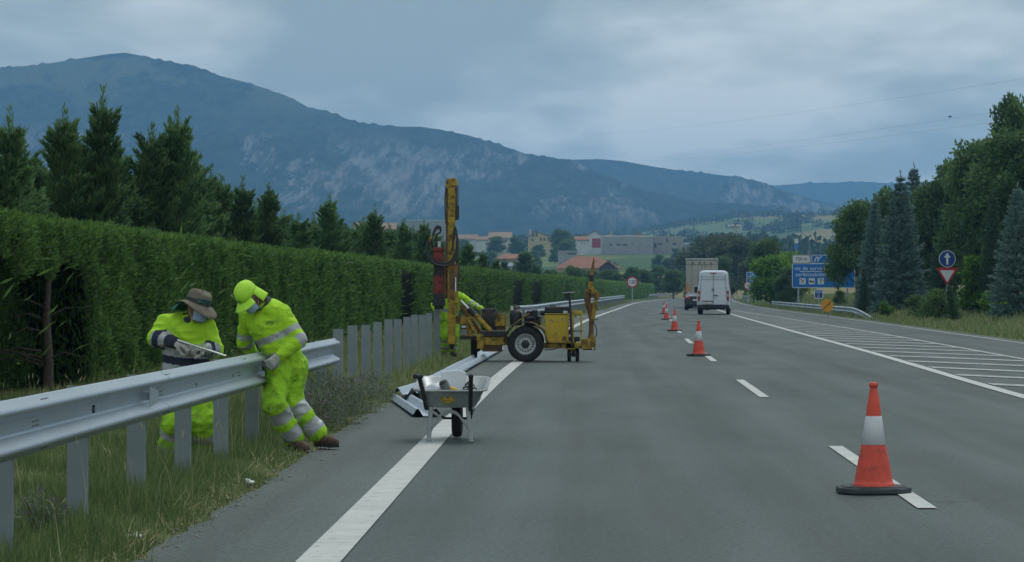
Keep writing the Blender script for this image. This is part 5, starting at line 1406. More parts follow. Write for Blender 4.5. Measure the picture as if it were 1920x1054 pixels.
mm = MB(); mm.tube(spline([q(955, 612, .3), q(967, 606, .28), q(980, 596, .27), q(992, 588, .3)]), .015, 6); mm.tube(spline([q(1003, 612, .3), q(1010, 602, .27), q(1014, 596, .3)]), .013, 6); mm.build('engine_pipe', rust, mach)
tk = MB().lathe([(.01, 0), (.11, .005), (.125, .04), (.125, .24), (.09, .3), (.05, .32), (.01, .325)], 20, q(966, 611, .45)).build('tank', mblk, mach)
MB().cyl(q(966, 584, .45), q(966, 577, .45), .035, n=10).build('red_cap', mred, tk)
qb(956.5, 961, 574, 582, .4, .45).build('white_filter', swhite, mach)
# valve bank with levers and hoses
vb = qb(903, 946, 589, 620, .45, .85); qb(905, 920, 584, 592, .5, .8, vb); qb(924, 934, 586, 592, .5, .8, vb); vb.build('valve_bank', rust, mach, bevel=.01)
qb(926, 945, 591, 612, .40, .45).build('bank_plate', my, mach)
for k in range(7):
    p0 = q(904+k*3.4, 588, .42); mm = MB().cyl(p0, p0+Vector((.0, -.06, .08)), .009, n=6); mm.ell(p0+Vector((0, -.06, .09)), (.016, .016, .02), 8, 6); mm.build('lever', mblk, mach)
for k in range(9):
    x = 903+k*3.0; mm = MB().tube(spline([q(x, 586, .38), q(x-1+rnd.uniform(-2, 2), 580, .33), q(x+1+rnd.uniform(-3, 3), 590, .3), q(x+rnd.uniform(-3, 3), 606, .3), q(x+2+rnd.uniform(-2, 5), 620, .36)], 5), .012, 6); mm.build('hose', hosem, mach)
# boom: lift cylinder and links towards the mast
lc = MB().cyl(q(920, 622, .28), q(887, 589, .28), .055, n=14).build('lift_cylinder', my, mach)
MB().cyl(q(889, 591, .28), q(877, 579, .28), .062, n=14).build('cylinder_gland', mblk, lc); MB().cyl(q(880, 582, .28), q(862, 564, .28), .03, n=12).build('cylinder_rod', chrome, lc)
mm = MB(); mm.bar(q(897, 624, .5), q(862, 572, .5), .10, .09); mm.bar(q(897, 626, .8), q(862, 574, .8), .10, .09); mm.build('boom_link', rust, mach, bevel=.008)
mm = MB().bar(q(893, 628, .3), q(876, 598, .3), .07, .06); mm.build('boom_strut', my, mach, bevel=.008)
pl = qb(861, 886, 595, 632, .35, .42).build('mast_bracket', my, mach, bevel=.008)
qb(862, 873, 609, 617, .335, .348).build('decal', mblk, pl); qb(862, 874, 619, 629, .335, .348).build('decal', mgrey, pl); qb(864, 872, 611, 615, .328, .334).build('decal_print', swhite, pl)
MB().cyl(q(887, 628, .3), q(887, 615, .3), .012, n=8).build('pin', chrome, mach)
qb(860, 884, 631, 637, .3, .9).build('foot_plate', mblk, mach)
MB().cyl(q(858, 600, .38), q(858, 600, .6), .09, n=14).build('slew_joint', rust, mach)
# small jockey wheel, rear twin castors
e_ = empty('jockey_wheel', q(886, 652.5, .75), parent=mach); r = .235
MB().lathe([(r*.4, -.06), (r*.9, -.06), (r, -.035), (r, .035), (r*.9, .06), (r*.4, .06)], 24, axis='X', closed=True).build('tyre', tyre, e_); MB().lathe([(.01, -.05), (r*.42, -.05), (r*.42, .05), (.01, .05)], 16, axis='X').build('rim', rust, e_)
qb(890, 897, 634, 660, .68, .8).build('jockey_bracket', mblk, mach)
for px in (1067, 1082.3):
    e_ = empty('castor_wheel', q(px, 666, .45), parent=mach); r = .143
    MB().lathe([(r*.45, -.034), (r*.92, -.036), (r, -.02), (r, .02), (r*.92, .036), (r*.45, .034)], 24, axis='X', closed=True).build('tyre', tyre, e_); MB().lathe([(.01, -.04), (r*.46, -.04), (r*.46, .04), (.01, .04)], 14, axis='X').build('rim', mblk, e_)
mm = MB(); mm.cyl(q(1063, 666, .45), q(1086, 666, .45), .018, n=8); qb(1071.5, 1078, 655, 670, .40, .5, mm); mm.build('castor_fork', mblk, mach)
qb(1069.5, 1080, 640, 660, .38, .52).build('castor_leg', my, mach, bevel=.006)
# control post with T handle, guard frame
MB().bar(q(1073, 650, .05), q(1068, 561, .05), .045).build('control_post', mblk, mach)
mm = MB().cyl(q(1054, 549.5, .05), q(1079, 548.5, .05), .014, n=8); mm.build('control_handle', mgrey, mach); MB().bar(q(1067.5, 562, .05), q(1066, 549, .05), .06, .03).build('handle_neck', mblk, mach)
mm = MB()
for px in (1074.5, 1090): mm.bar(q(px, 642, .3), q(px-.4, 585, .3), .04)
qb(1072.5, 1091, 583, 589, .27, .33, mm); mm.build('guard_frame', myc, mach, bevel=.006)
qb(1074, 1091, 620, 622.5, .28, .31).build('guard_bar', mgrey, mach); qb(1064, 1087, 632, 641, .3, .6).build('battery', mblk, mach, bevel=.01)
mm = MB(); 
for k in range(3): mm.tube(spline([q(1066, 598+k*6, .2), q(1071, 604+k*5, .15), q(1069, 616+k*4, .15), q(1065, 624+k*3, .2)], 6), .010, 6)
mm.build('loose_hoses', hosem, mach)
# rear bracket and folded arm
br = qb(1090, 1114, 636, 652, .25, .45).prism([(q(1096, 636).x, q(1096, 636).z), (q(1117, 632).x, q(1117, 632).z), (q(1117, 655).x, q(1117, 655).z), (q(1090, 655).x, q(1090, 655).z)], 'Y', .22, .248).build('rear_bracket', my, mach, bevel=.006)
MB().prism([(q(1084, 649.5).x, q(1084, 649.5).z), (q(1116, 650).x, q(1116, 650).z), (q(1116, 657).x, q(1116, 657).z), (q(1094, 657).x, q(1094, 657).z)], 'Y', .24, .5).build('skid_plate', mblk, br)
MB().cyl(q(1111.5, 654, .19), q(1111.5, 654, .24), .022, n=10).build('pin', chrome, br); MB().cyl(q(1098, 642, .2), q(1098, 642, .26), .045, n=12).build('pivot', rust, br)
mm = MB(); mm.tube([q(1108, 636, .35), q(1108.5, 622, .35), q(1109, 600, .35), q(1107, 585, .35), q(1105, 570, .35)], [.065, .05, .05, .058, .07], 10); mm.build('arm_lower', rust, mach)
mm = MB(); mm.bar(q(1111, 603, .28), q(1118, 556, .28), .085, .09); mm.build('arm_cylinder', my, mach, bevel=.01)
MB().cyl(q(1119.5, 554, .2), q(1119.5, 554, .5), .075, n=14).build('elbow_joint', rust, mach)
mm = MB(); mm.tube([q(1102, 580, .4), q(1101.5, 562, .4), q(1103, 545, .4), q(1108, 538, .4)], [.05, .07, .06, .05], 9); mm.build('arm_upper', rust, mach)
mm = MB(); mm.bar(q(1119, 552, .36), q(1106, 536, .36), .08, .09); mm.bar(q(1098, 544, .3), q(1116, 556, .3), .035); mm.build('knuckle', my, mach, bevel=.012)
MB().bar(q(1107, 545, .36), q(1107.5, 527, .36), .09, .09).build('neck', my, mach, bevel=.01)
MB().cyl(q(1109, 528, .36), q(1109.5, 516, .36), .055, .048, 12).build('black_collar', mblk, mach)
MB().tube([q(1109.5, 516, .36), q(1111, 503, .36), q(1113, 492, .36), q(1113.5, 484, .36)], [.033, .03, .024, .012], 9).build('breaker_chisel', rust, mach)
MB().tube(spline([q(1112, 604, .3), q(1118, 615, .28), q(1119, 626, .28), q(1115, 634, .3)]), .010, 6).build('hose', hosem, mach)
MB().bar(q(1111, 599.5, .3), q(1122, 599.5, .3), .012).build('locking_pin', mblk, mach)
MB().tube(spline([q(1101, 560, .42), q(1100, 545, .42), q(1101, 525, .42), q(1104, 515, .4)]), .008, 5).build('thin_hose', hosem, mach)
# mast
ms = qb(838.5, 852.5, 345, 646, .18, .36).build('mast', my, mach, bevel=.01)
MB().prism([(q(834, 350).x, q(834, 350).z), (q(834, 342).x, q(834, 342).z), (q(838, 334).x, q(838, 334).z), (q(854, 333).x, q(854, 333).z), (q(858, 347).x, q(858, 347).z), (q(853, 347.5).x, q(853, 347.5).z)], 'Y', .15, .40).build('mast_cap', my, ms, bevel=.006)
MB().cyl(q(838, 342, .14), q(838, 342, .155), .02, n=8).cyl(q(849, 338, .14), q(849, 338, .155), .016, n=8).build('cap_bolt', mblk, ms)
MB().cyl(q(846, 646, .27), q(846, 656, .27), .065, .03, 12).build('mast_foot', mblk, ms)
qb(834.8, 838.3, 352, 560, .22, .30).build('left_guide', rust, mach); qb(852.8, 856, 350, 412, .25, .28).build('right_guide', rust, mach)
qb(842, 858, 495, 560, .16, .24).build('mast_slide', rust, mach); qb(850, 857.5, 545, 588, .14, .22).build('slide_block', my, mach, bevel=.006)
MB().cyl(q(853, 520, .15), q(853, 548, .15), .025, n=10).build('slide_rod', chrome, mach)
qb(853.5, 859.5, 385, 411, .2, .32).build('counter_box', mblk, mach, bevel=.006)
mm = MB(); mm.cyl(q(856, 347, .25), q(856, 386, .25), .006, n=5); mm.cyl(q(858, 347, .25), q(858, 386, .25), .006, n=5); mm.build('lift_cable', mblk, mach)
MB().tube(spline([q(835, 348, .2), q(833.5, 370, .2), q(833.5, 395, .2), q(835, 420, .2)]), .012, 6).build('hose', hosem, mach)
for pts_ in (((849, 445, .15), (853, 425, .12), (857, 445, .1), (857, 470, .1), (851, 487, .1), (844, 494, .12)), ((847, 470, .14), (851, 440, .11), (855, 430, .1), (856, 460, .1), (852, 482, .1))):
    MB().tube(spline([q(*p) for p in pts_], 7), .016, 7).build('hose', hosem, mach)
MB().tube(spline([q(858, 490, .2), q(860, 510, .2), q(857.5, 528, .2), q(860, 545, .2)]), .010, 6).build('hose', hosem, mach)
mm = MB(); mm.tube(spline([q(857, 500, .18), q(859, 520, .18), q(856.5, 540, .18)]), .012, 6); mm.ell(q(859, 533, .18), (.04, .03, .02), 8, 6); mm.build('hose_coupling', mblk, mach)
# hammer
hm = qb(811.5, 830.5, 468, 552, .2, .42).build('hammer_body', mred, mach, bevel=.02)
qb(810.5, 831.5, 464, 470, .18, .44).build('hammer_flange', mred, hm, bevel=.008); qb(812.5, 829.5, 497, 517, .185, .199).build('hammer_plate', mblk, hm); qb(831.2, 836, 500, 560, .22, .36).build('hammer_slide', rust, hm)
MB().cyl(q(822, 463, .3), q(822, 452, .3), .03, n=10).build('top_fitting', swhite, hm)
cp = qb(809.5, 833, 561, 574, .16, .46); qb(812, 831, 551, 561, .19, .43, cp); qb(813, 830, 574, 580, .2, .42, cp); cp.build('driving_cap', mblk, mach, bevel=.01)
for k in range(3):
    o_ = k*2.2
    MB().tube(spline([q(812, 468, .24+k*.03), q(808, 450+o_, .2), q(812, 434+o_, .2), q(818, 424+o_, .2), q(825, 426+o_, .2), q(824, 435, .22), q(818, 440, .22), q(814, 452, .24)], 7), .017, 7).build('hose', hosem, mach)
MB().tube(spline([q(803, 448, .16), q(799.5, 465, .14), q(803, 483, .12), q(815, 495, .1), q(831, 498.5, .1), q(846, 494, .1), q(856, 478, .1), q(857.5, 455, .1), q(855, 436, .12)], 8), .026, 8).build('large_hose', hosem, mach)
MB().tube(spline([q(805, 450, .18), q(803, 468, .16), q(807, 482, .14), q(818, 491, .13), q(832, 494, .13), q(845, 489, .13), q(853, 474, .12)], 8), .018, 7).build('hose', hosem, mach)
MB().bar(q(809, 442, .18), q(803, 452, .18), .06, .05).build('hose_clamp', my, mach)
# underside hoses
MB().tube(spline([q(912, 648, .25), q(922, 654, .22), q(934, 653, .22), q(942, 647, .25)], 8), .011, 6).build('hose', hosem, mach)
MB().tube(spline([q(1020, 657, .3), q(1036, 656, .28), q(1050, 652, .28), q(1062, 650, .3)], 8), .010, 6).build('hose', hosem, mach)

# ================================================================== wheelbarrow
BD = 24.2; BS = BD/FPX; BX = (844-CX)*BS
bar_ = empty('wheelbarrow', (BX, BD, .009), 0, 'galvanised wheelbarrow with black handle grips standing on the white line', 'wheelbarrow')
tray_m = M('galvanised_tray', (.30, .325, .335), .42, .55, var=.14, scale=3, dirt=((.26, .27, .27), .3, 5)); frm = M('galvanised_tube', (.29, .32, .335), .45, .55, var=.15, scale=6)
def rloop(hw, y0, y1, z0, z1, r, n=4):
    o = []
    for cx_, cy_, a0 in ((hw-r, y1-r, 0), (-hw+r, y1-r, PI/2), (-hw+r, y0+r, PI), (hw-r, y0+r, 1.5*PI)):
        for i in range(n+1):
            a = a0+PI/2*i/n; x, y = cx_+r*math.cos(a), cy_+r*math.sin(a); o.append((x, y, z0+(z1-z0)*(y-y0)/(y1-y0)))
    return o
loops = [rloop(.335, -.06, .86, .487, .585, .10), rloop(.325, -.05, .85, .480, .578, .10), rloop(.235, .02, .62, .325, .335, .08), rloop(.15, .08, .5, .318, .325, .05)]
inn = [[(p[0]*.985, .4+(p[1]-.4)*.985, p[2]+.004) for p in l] for l in reversed(loops)]
rim_o = rloop(.35, -.075, .875, .484, .584, .11)
allr = [loops[3], loops[2], loops[1], rim_o, [(p[0], p[1], p[2]+.014) for p in rim_o], inn[3], inn[2], inn[1], inn[0]]
k = len(loops[0]); vs = [p for l in allr for p in l]; fs = []
for i in range(len(allr)-1):
    for j in range(k): fs.append((i*k+j, i*k+(j+1) % k, (i+1)*k+(j+1) % k, (i+1)*k+j))
fs.append(tuple(range(k))); fs.append(tuple(range(len(vs)-k, len(vs))))
tr = MB().add(vs, fs, True).build('tray', tray_m, bar_); smooth_edges(tr)
MB().tube(rim_o + [rim_o[0]], .011, 6, caps=False).build('tray_rim', tray_m, tr)
lg = MB().lathe([(.068, 0), (.068, .004), (.001, .004)], 24, (0, 0, 0), 'Y').build('logo_disc', M('logo_yellow', (.42, .33, .03), .5), tr, loc=(-.02, -.031, .405)); lg.rotation_euler = (R(-22), R(180), R(180)); lg.scale = (1, 1, .72)
mm = MB(); mm.lathe([(.053, -.002), (.059, -.002), (.059, -.0005), (.053, -.0005)], 24, (0, 0, 0), 'Y', closed=True)
mm.box((0, -.0015, .02), (.022, .002, .022)); 
for sx in (-1, 0, 1): mm.box((sx*.024, -.0015, -.016), (.014, .002, .024))
lm_ = mm.build('logo_print', M('logo_dark', (.10, .08, .02), .6), tr, loc=(-.02, -.036, .405)); lm_.rotation_euler = (R(-22), 0, 0); lm_.scale = (1, 1, .72)
def bq(px, py, dy): D = BD+dy; return Vector(((px-CX)/FPX*D-BX, dy, HC-(py-CY)/FPX*D-.009))
hl = MB().tube(spline([(-.20, .5, .29), (-.215, .2, .30), (-.225, .0, .315), bq(800, 764, -.12), bq(795, 742, -.38), bq(787, 709, -.62)], 6), .0165, 10).build('handle', frm, bar_)
MB().tube([bq(799.5, 766, -.11), bq(795, 742, -.38), bq(786.5, 709, -.63)], [.021, .0215, .021], 12).ell(bq(788, 706, -.64), (.03, .024, .024)).tube([bq(787, 706, -.64), bq(779, 705.5, -.66)], .021, 10).ell(bq(778.5, 705.5, -.66), (.022, .022, .026)).build('grip', mblk, hl)
hr = MB().tube(spline([(.20, .5, .29), (.215, .2, .30), (.225, .0, .315), bq(882, 764, -.12), bq(882.5, 740, -.38), bq(883, 709, -.62)], 6), .0165, 10).build('handle', frm, bar_)
MB().tube([bq(882, 768, -.10), bq(882.5, 740, -.38), bq(883, 708, -.63)], [.021, .0215, .021], 12).ell(bq(883, 705.5, -.64), (.026, .022, .022)).build('grip', mblk, hr)
for sx, top, ft in ((-1, (-.185, .04, .33), (-.205, -.01, 0)), (1, (.165, .04, .33), (.20, -.01, 0))):
    lgm = MB(); lgm.bar(top, ft, .042, .035); l_ = lgm.build('leg', frm, bar_, bevel=.008); MB().bar((ft[0], ft[1]-.03, .006), (ft[0], ft[1]+.09, .006), .04, .012).build('foot', frm, l_)
br_pts = [(-.185, .0, .09), (-.14, .01, .18), (-.085, .02, .255), (0, .03, .285), (.075, .02, .255), (.13, .01, .18), (.185, .0, .10)]
sp_ = spline(br_pts, 6); mm = MB(); vs = []
for i, p in enumerate(sp_):
    for dy_, dz in ((-.012, -.018), (.012, -.018), (.012, .018), (-.012, .018)): vs.append(p + Vector((0, dy_, dz)))
fs = []
for i in range(len(sp_)-1):
    for j in range(4): fs.append((i*4+j, i*4+(j+1) % 4, (i+1)*4+(j+1) % 4, (i+1)*4+j))
mm.add(vs, fs).build('arch_brace', frm, bar_, bevel=.004)
we = empty('wheel', (.03, .74, .185), parent=bar_); r = .185
MB().lathe([(r*.5, -.035), (r*.8, -.05), (r*.95, -.04), (r, -.018), (r, .018), (r*.95, .04), (r*.8, .05), (r*.5, .035)], 30, axis='X', closed=True).build('tyre', tyre, we)
MB().lathe([(.012, -.04), (r*.2, -.04), (r*.25, -.02), (r*.5, -.03), (r*.5, .03), (r*.25, .02), (r*.2, .04), (.012, .04)], 20, axis='X').build('rim', frm, we)
mm = MB().cyl((-.1, .74, .185), (.16, .74, .185), .012, n=8).tube([(-.1, .74, .185), (-.17, .5, .28)], .014, 6).tube([(.16, .74, .185), (.19, .5, .28)], .014, 6); mm.build('wheel_fork', mblk, bar_)
# load
bagm = M('white_plastic_sack', (.58, .61, .66), .6, var=.1, scale=6, bump=.3, bscale=12)
def lump(c, rx, ry, rz, name, mat, label, cat, seed, amp=.25):
    o = MB().ell((0, 0, 0), (rx, ry, rz), 22, 14)
    for v in o.v:
        n_ = mnoise.noise((v.x*16+seed, v.y*16, v.z*16)); v *= 1+amp*n_
    e_ = o.build(name, mat, None, loc=(BX+c[0], BD+c[1], .009+c[2])); return tag(e_, label, cat)
o = MB()
pts2 = [(-.12, .35), (.12, .35), (.13, .54), (.125, .645), (.07, .668), (-.02, .665), (-.12, .65)]
o.prism([(p, z) for p, z in pts2], 'Y', .45, .47)
sh = o.build('cardboard_sheet', M('white_card', (.66, .70, .76), .7, var=.06, scale=3), None, loc=(BX+.005, BD, .009)); tag(sh, 'folded white sheet standing upright in the wheelbarrow', 'sheet'); sh.modifiers.new('b', 'BEVEL').width = .006
lump((-.14, .24, .475), .13, .12, .075, 'plastic_sack', bagm, 'crumpled white plastic sack on the left of the wheelbarrow load', 'sack', 3)
lump((.10, .42, .40), .16, .15, .07, 'plastic_sack', bagm, 'flattened whitish plastic sack under the cable in the wheelbarrow', 'sack', 9)
dr = empty('power_tool', (BX-.02, BD+.14, .009+.50), R(15), 'yellow and black power tool lying in the wheelbarrow', 'power tool')
MB().tube([(-.03, 0, .01), (.09, .02, -.035)], [.036, .03], 12).build('yellow_body', M('tool_yellow', (.55, .33, .02), .45), dr)
MB().lathe([(.005, -.05), (.036, -.048), (.045, -.03), (.045, .03), (.036, .048), (.005, .05)], 16, axis='X').build('motor_housing', mblk, dr, loc=(-.045, -.02, .03)).rotation_euler = (0, R(60), R(20))
mm = MB()
for kk in range(5): mm.lathe([(.0455, -.03+.014*kk), (.0475, -.028+.014*kk), (.0475, -.022+.014*kk), (.0455, -.02+.014*kk)], 16, axis='X')
mm.build('vent_ring', mgrey, dr, loc=(-.045, -.02, .03)).rotation_euler = (0, R(60), R(20))
MB().tube([(.05, .01, -.01), (.03, .06, -.09)], .02, 8).build('tool_handle', mblk, dr)
o = MB().tube(spline([(BX+.17+.07*math.cos(a)*(1-.03*i), BD+.32+.10*math.sin(a), .49+.012*math.sin(a*2)+.003*i) for i, a in enumerate([k*PI/5 for k in range(26)])], 3), .008, 6).build('coiled_cable', mblk); tag(o, 'dark coiled cable on the right of the wheelbarrow load', 'cable')
# ================================================================== people (smooth implicit surfaces)
def vnoise(P, s, seed):
    Q = P*s + seed*17.3; i = np.floor(Q).astype(np.int64); f = Q-i; f = f*f*(3-2*f)
    def h(a, b, c):
        n = (a*374761393 + b*668265263 + c*2147483647 + seed*974711) & 0x7fffffff
        n = (n ^ (n >> 13))*1274126177 & 0x7fffffff
        return ((n ^ (n >> 16)) & 0xffff)/65535.
    o = 0
    for dx in (0, 1):
        for dy in (0, 1):
            for dz in (0, 1):
                w_ = (f[..., 0] if dx else 1-f[..., 0])*(f[..., 1] if dy else 1-f[..., 1])*(f[..., 2] if dz else 1-f[..., 2])
                o = o + w_*h(i[..., 0]+dx, i[..., 1]+dy, i[..., 2]+dz)
    return o*2-1
def seg_t(P, a, b):
    ab = b-a; t = np.clip(((P-a) @ ab)/max(ab @ ab, 1e-9), 0, 1); return t
def d_prim(P, pr):
    if pr[0] == 'e':                      # ellipsoid: centre, radii, rotation matrix (rows = axes)
        _, c, r, Rm = pr; q_ = (P-np.array(c)) @ np.array(Rm).T; r = np.array(r)
        k0 = np.linalg.norm(q_/r, axis=-1); k1 = np.linalg.norm(q_/(r*r), axis=-1); return k0*(k0-1)/np.maximum(k1, 1e-6)
    _, a, b, ra, rb = pr[:5]; a, b = np.array(a), np.array(b); t = seg_t(P, a, b)
    Q = P-(a+t[..., None]*(b-a))
    if len(pr) > 5:                       # flattened: (axis, factor)
        ax, fc = np.array(pr[5]), pr[6]; ax = ax/np.linalg.norm(ax); k = (Q @ ax)[..., None]*ax; Q = Q-k+k/fc
    return np.linalg.norm(Q, axis=-1)-(ra+(rb-ra)*t)
def surface(prims, vox, k=.03, disp=None, cut=None):
    lo = np.full(3, 1e9); hi = -lo
    for pr in prims:
        if pr[0] == 'e': c = np.array(pr[1]); r = max(pr[2]); lo = np.minimum(lo, c-r); hi = np.maximum(hi, c+r)
        else:
            for p, r in ((pr[1], pr[3]), (pr[2], pr[4])): p = np.array(p); r = r*(max(1, pr[6]) if len(pr) > 5 else 1); lo = np.minimum(lo, p-r); hi = np.maximum(hi, p+r)
    lo -= 3*vox+.02; hi += 3*vox+.02
    n = np.ceil((hi-lo)/vox).astype(int)+1
    g_ = np.stack(np.meshgrid(*[lo[i]+vox*np.arange(n[i]) for i in range(3)], indexing='ij'), -1)
    d = None
    for pr in prims:
        e_ = d_prim(g_, pr)
        if d is None: d = e_
        else:
            h_ = np.clip(.5+.5*(e_-d)/k, 0, 1); d = e_*(1-h_)+d*h_-k*h_*(1-h_)
    if disp is not None: d = d + disp(g_)
    if cut is not None: d = np.maximum(d, cut(g_))
    s_ = d < 0
    c8 = [(x, y, z) for x in (0, 1) for y in (0, 1) for z in (0, 1)]
    sh = tuple(np.array(d.shape)-1)
    cnt = sum(s_[x:x+sh[0], y:y+sh[1], z:z+sh[2]].astype(int) for x, y, z in c8)
    act = (cnt > 0) & (cnt < 8)
    acc = np.zeros(sh+(3,)); num = np.zeros(sh)
    for ax in range(3):
        for o1 in (0, 1):
            for o2 in (0, 1):
                o_ = [0, 0, 0]; oth = [i for i in range(3) if i != ax]; o_[oth[0]] = o1; o_[oth[1]] = o2
                p_ = list(o_); p_[ax] = 1
                A = d[o_[0]:o_[0]+sh[0], o_[1]:o_[1]+sh[1], o_[2]:o_[2]+sh[2]]; B = d[p_[0]:p_[0]+sh[0], p_[1]:p_[1]+sh[1], p_[2]:p_[2]+sh[2]]
                x = (A < 0) != (B < 0); t = np.where(x, A/np.where(A-B == 0, 1, A-B), 0)
                for i in range(3): acc[..., i] += np.where(x, (t if i == ax else o_[i]), 0)
                num += x
    idx = -np.ones(sh, int); ai = np.argwhere(act); idx[act] = np.arange(len(ai))
    V = lo + vox*(ai + acc[act]/np.maximum(num[act], 1)[:, None])
    F = []
    for ax in range(3):
        oth = [(1, 2), (2, 0), (0, 1)][ax]
        sl = [slice(1, None)]*3; sl[ax] = slice(0, -1)
        A = s_[tuple(slice(1, sh[i]) if i != ax else slice(0, sh[i]) for i in range(3))]
        B = s_[tuple(slice(1, sh[i]) if i != ax else slice(1, sh[i]+1) for i in range(3))]
        e_ = np.argwhere(A != B)
        if not len(e_): continue
        fl = A[tuple(e_.T)]
        base_ = e_.copy()
        for i in range(3):
            if i != ax: base_[:, i] += 1
        def cell(u, v):
            c_ = base_.copy(); c_[:, oth[0]] -= u; c_[:, oth[1]] -= v; return idx[tuple(c_.T)]
        qd = np.stack([cell(1, 1), cell(0, 1), cell(0, 0), cell(1, 0)], 1)
        qd[~fl] = qd[~fl][:, ::-1]
        F.append(qd)
    return V, np.concatenate(F)
def skinned(name, prims, vox, mats, parent, k=.03, disp=None, bands=(), segs=(), cut=None):
    """mats[0] base; bands: (segment index, t0, t1, material index) chosen by the nearest segment"""
    V, F = surface(prims, vox, k, disp, cut)
    me = np_mesh(name, V, F, None, True)
    for m_ in mats: me.materials.append(m_)
    if bands:
        C_ = V[F].mean(1); ds, ts = [], []
        for (a, b) in segs:
            a, b = np.array(a), np.array(b); ab = b-a; t = ((C_-a) @ ab)/(ab @ ab); ts.append(t)
            ds.append(np.linalg.norm(C_-(a+np.clip(t, 0, 1)[:, None]*ab), axis=1)-(.16 if len(ds) == 4 else .06))
        near = np.argmin(np.array(ds), 0); mi = np.zeros(len(F), np.int32)
        for (si, t0, t1, m_i) in bands:
            t = ts[si]; mi[(near == si) & (t >= t0) & (t < t1)] = m_i
        me.polygons.foreach_set('material_index', mi)
    return meshobj(name, me, parent)
hiv = M('hi_vis_fabric', (.37, .64, .03), .75, var=.07, scale=5, bump=.3, bscale=30, spec=.2, dirt=((.2, .42, .04), .32, 7))
hiv_d = M('dirty_hi_vis_fabric', (.32, .60, .03), .8, var=.09, scale=5, bump=.3, bscale=30, spec=.2, dirt=((.13, .26, .04), .45, 8))
refl = M('reflective_tape', (.36, .38, .40), .45, .25, var=.12, scale=9, dirt=((.22, .23, .24), .3, 9)); navy = M('navy_fabric', (.018, .024, .05), .85, var=.2)
skin = M('skin', (.20, .10, .07), .55, var=.12, scale=20); glove = M('work_glove', (.40, .40, .38), .85, var=.2, scale=14, bump=.4, bscale=60, dirt=((.16, .15, .14), .35, 16))
boot = M('work_boot', (.075, .045, .032), .75, var=.3, scale=12, dirt=((.16, .12, .09), .25, 14)); sole = M('boot_sole', (.025, .025, .026), .8)
maskm = M('surgical_mask', (.30, .40, .56), .8, var=.08, scale=20, bump=.3, bscale=30); collar_m = M('dark_collar', (.04, .05, .055), .85)
hatm = M('olive_hat_cloth', (.15, .135, .105), .9, var=.15, scale=16, bump=.2, bscale=60); teal = M('teal_cloth', (.022, .11, .095), .8, var=.15); hair = M('dark_hair', (.015, .012, .01), .7)
hivcap = M('hi_vis_cap', (.40, .72, .05), .75, var=.08, scale=9, bump=.15, bscale=40)
def V3(*a): return np.array(a, float)
def folds(amp, seed, s1=13, s2=30):
    return lambda P: -amp*.75*(1-np.abs(vnoise(P*[1, 1, 1.25], s1, seed))*2) - amp*.2*(1-np.abs(vnoise(P*[.8, .8, 1.5], s2, seed+5))*2)
def basis(fwd, up):
    f = unit(np.array(fwd, float)); r = unit(np.cross(f, up)); u = np.cross(r, f); return r, f, u          # right, forward, up (rows)
def head_prims(c, fwd, up, s=1.):
    r, f, u = basis(fwd, up); Rm = np.stack([r, f, u]); c = np.array(c)
    P_ = [('e', c+u*.02*s, (.074*s, .092*s, .10*s), Rm), ('e', c+f*.025*s-u*.055*s, (.055*s, .062*s, .062*s), Rm), ('c', c+f*.085*s-u*.0, c+f*.108*s-u*.035*s, .010*s, .016*s),
          ('e', c+f*.075*s-u*.072*s, (.026*s, .016*s, .012*s), Rm), ('e', c+f*.062*s-u*.105*s, (.026*s, .022*s, .018*s), Rm)]
    for sg_ in (-1, 1):
        P_.append(('e', c+r*sg_*.077*s-u*.01*s-f*.005*s, (.010*s, .02*s, .032*s), Rm)); P_.append(('e', c+f*.080*s+r*sg_*.03*s+u*.022*s, (.022*s, .012*s, .008*s), Rm))
    return P_
def eyes(c, fwd, up, parent):
    r, f, u = basis(fwd, up); c = np.array(c)
    for sg_ in (-1, 1):
        e_ = MB().ell(Vector(c+f*.083+r*sg_*.031+u*.006), (.011, .011, .011), 10, 8).build('eye', M('eye_white', (.5, .5, .48), .3), parent)
        MB().ell(Vector(c+f*.091+r*sg_*.031+u*.005), (.0055, .0055, .0055), 8, 6).build('iris', hair, e_)
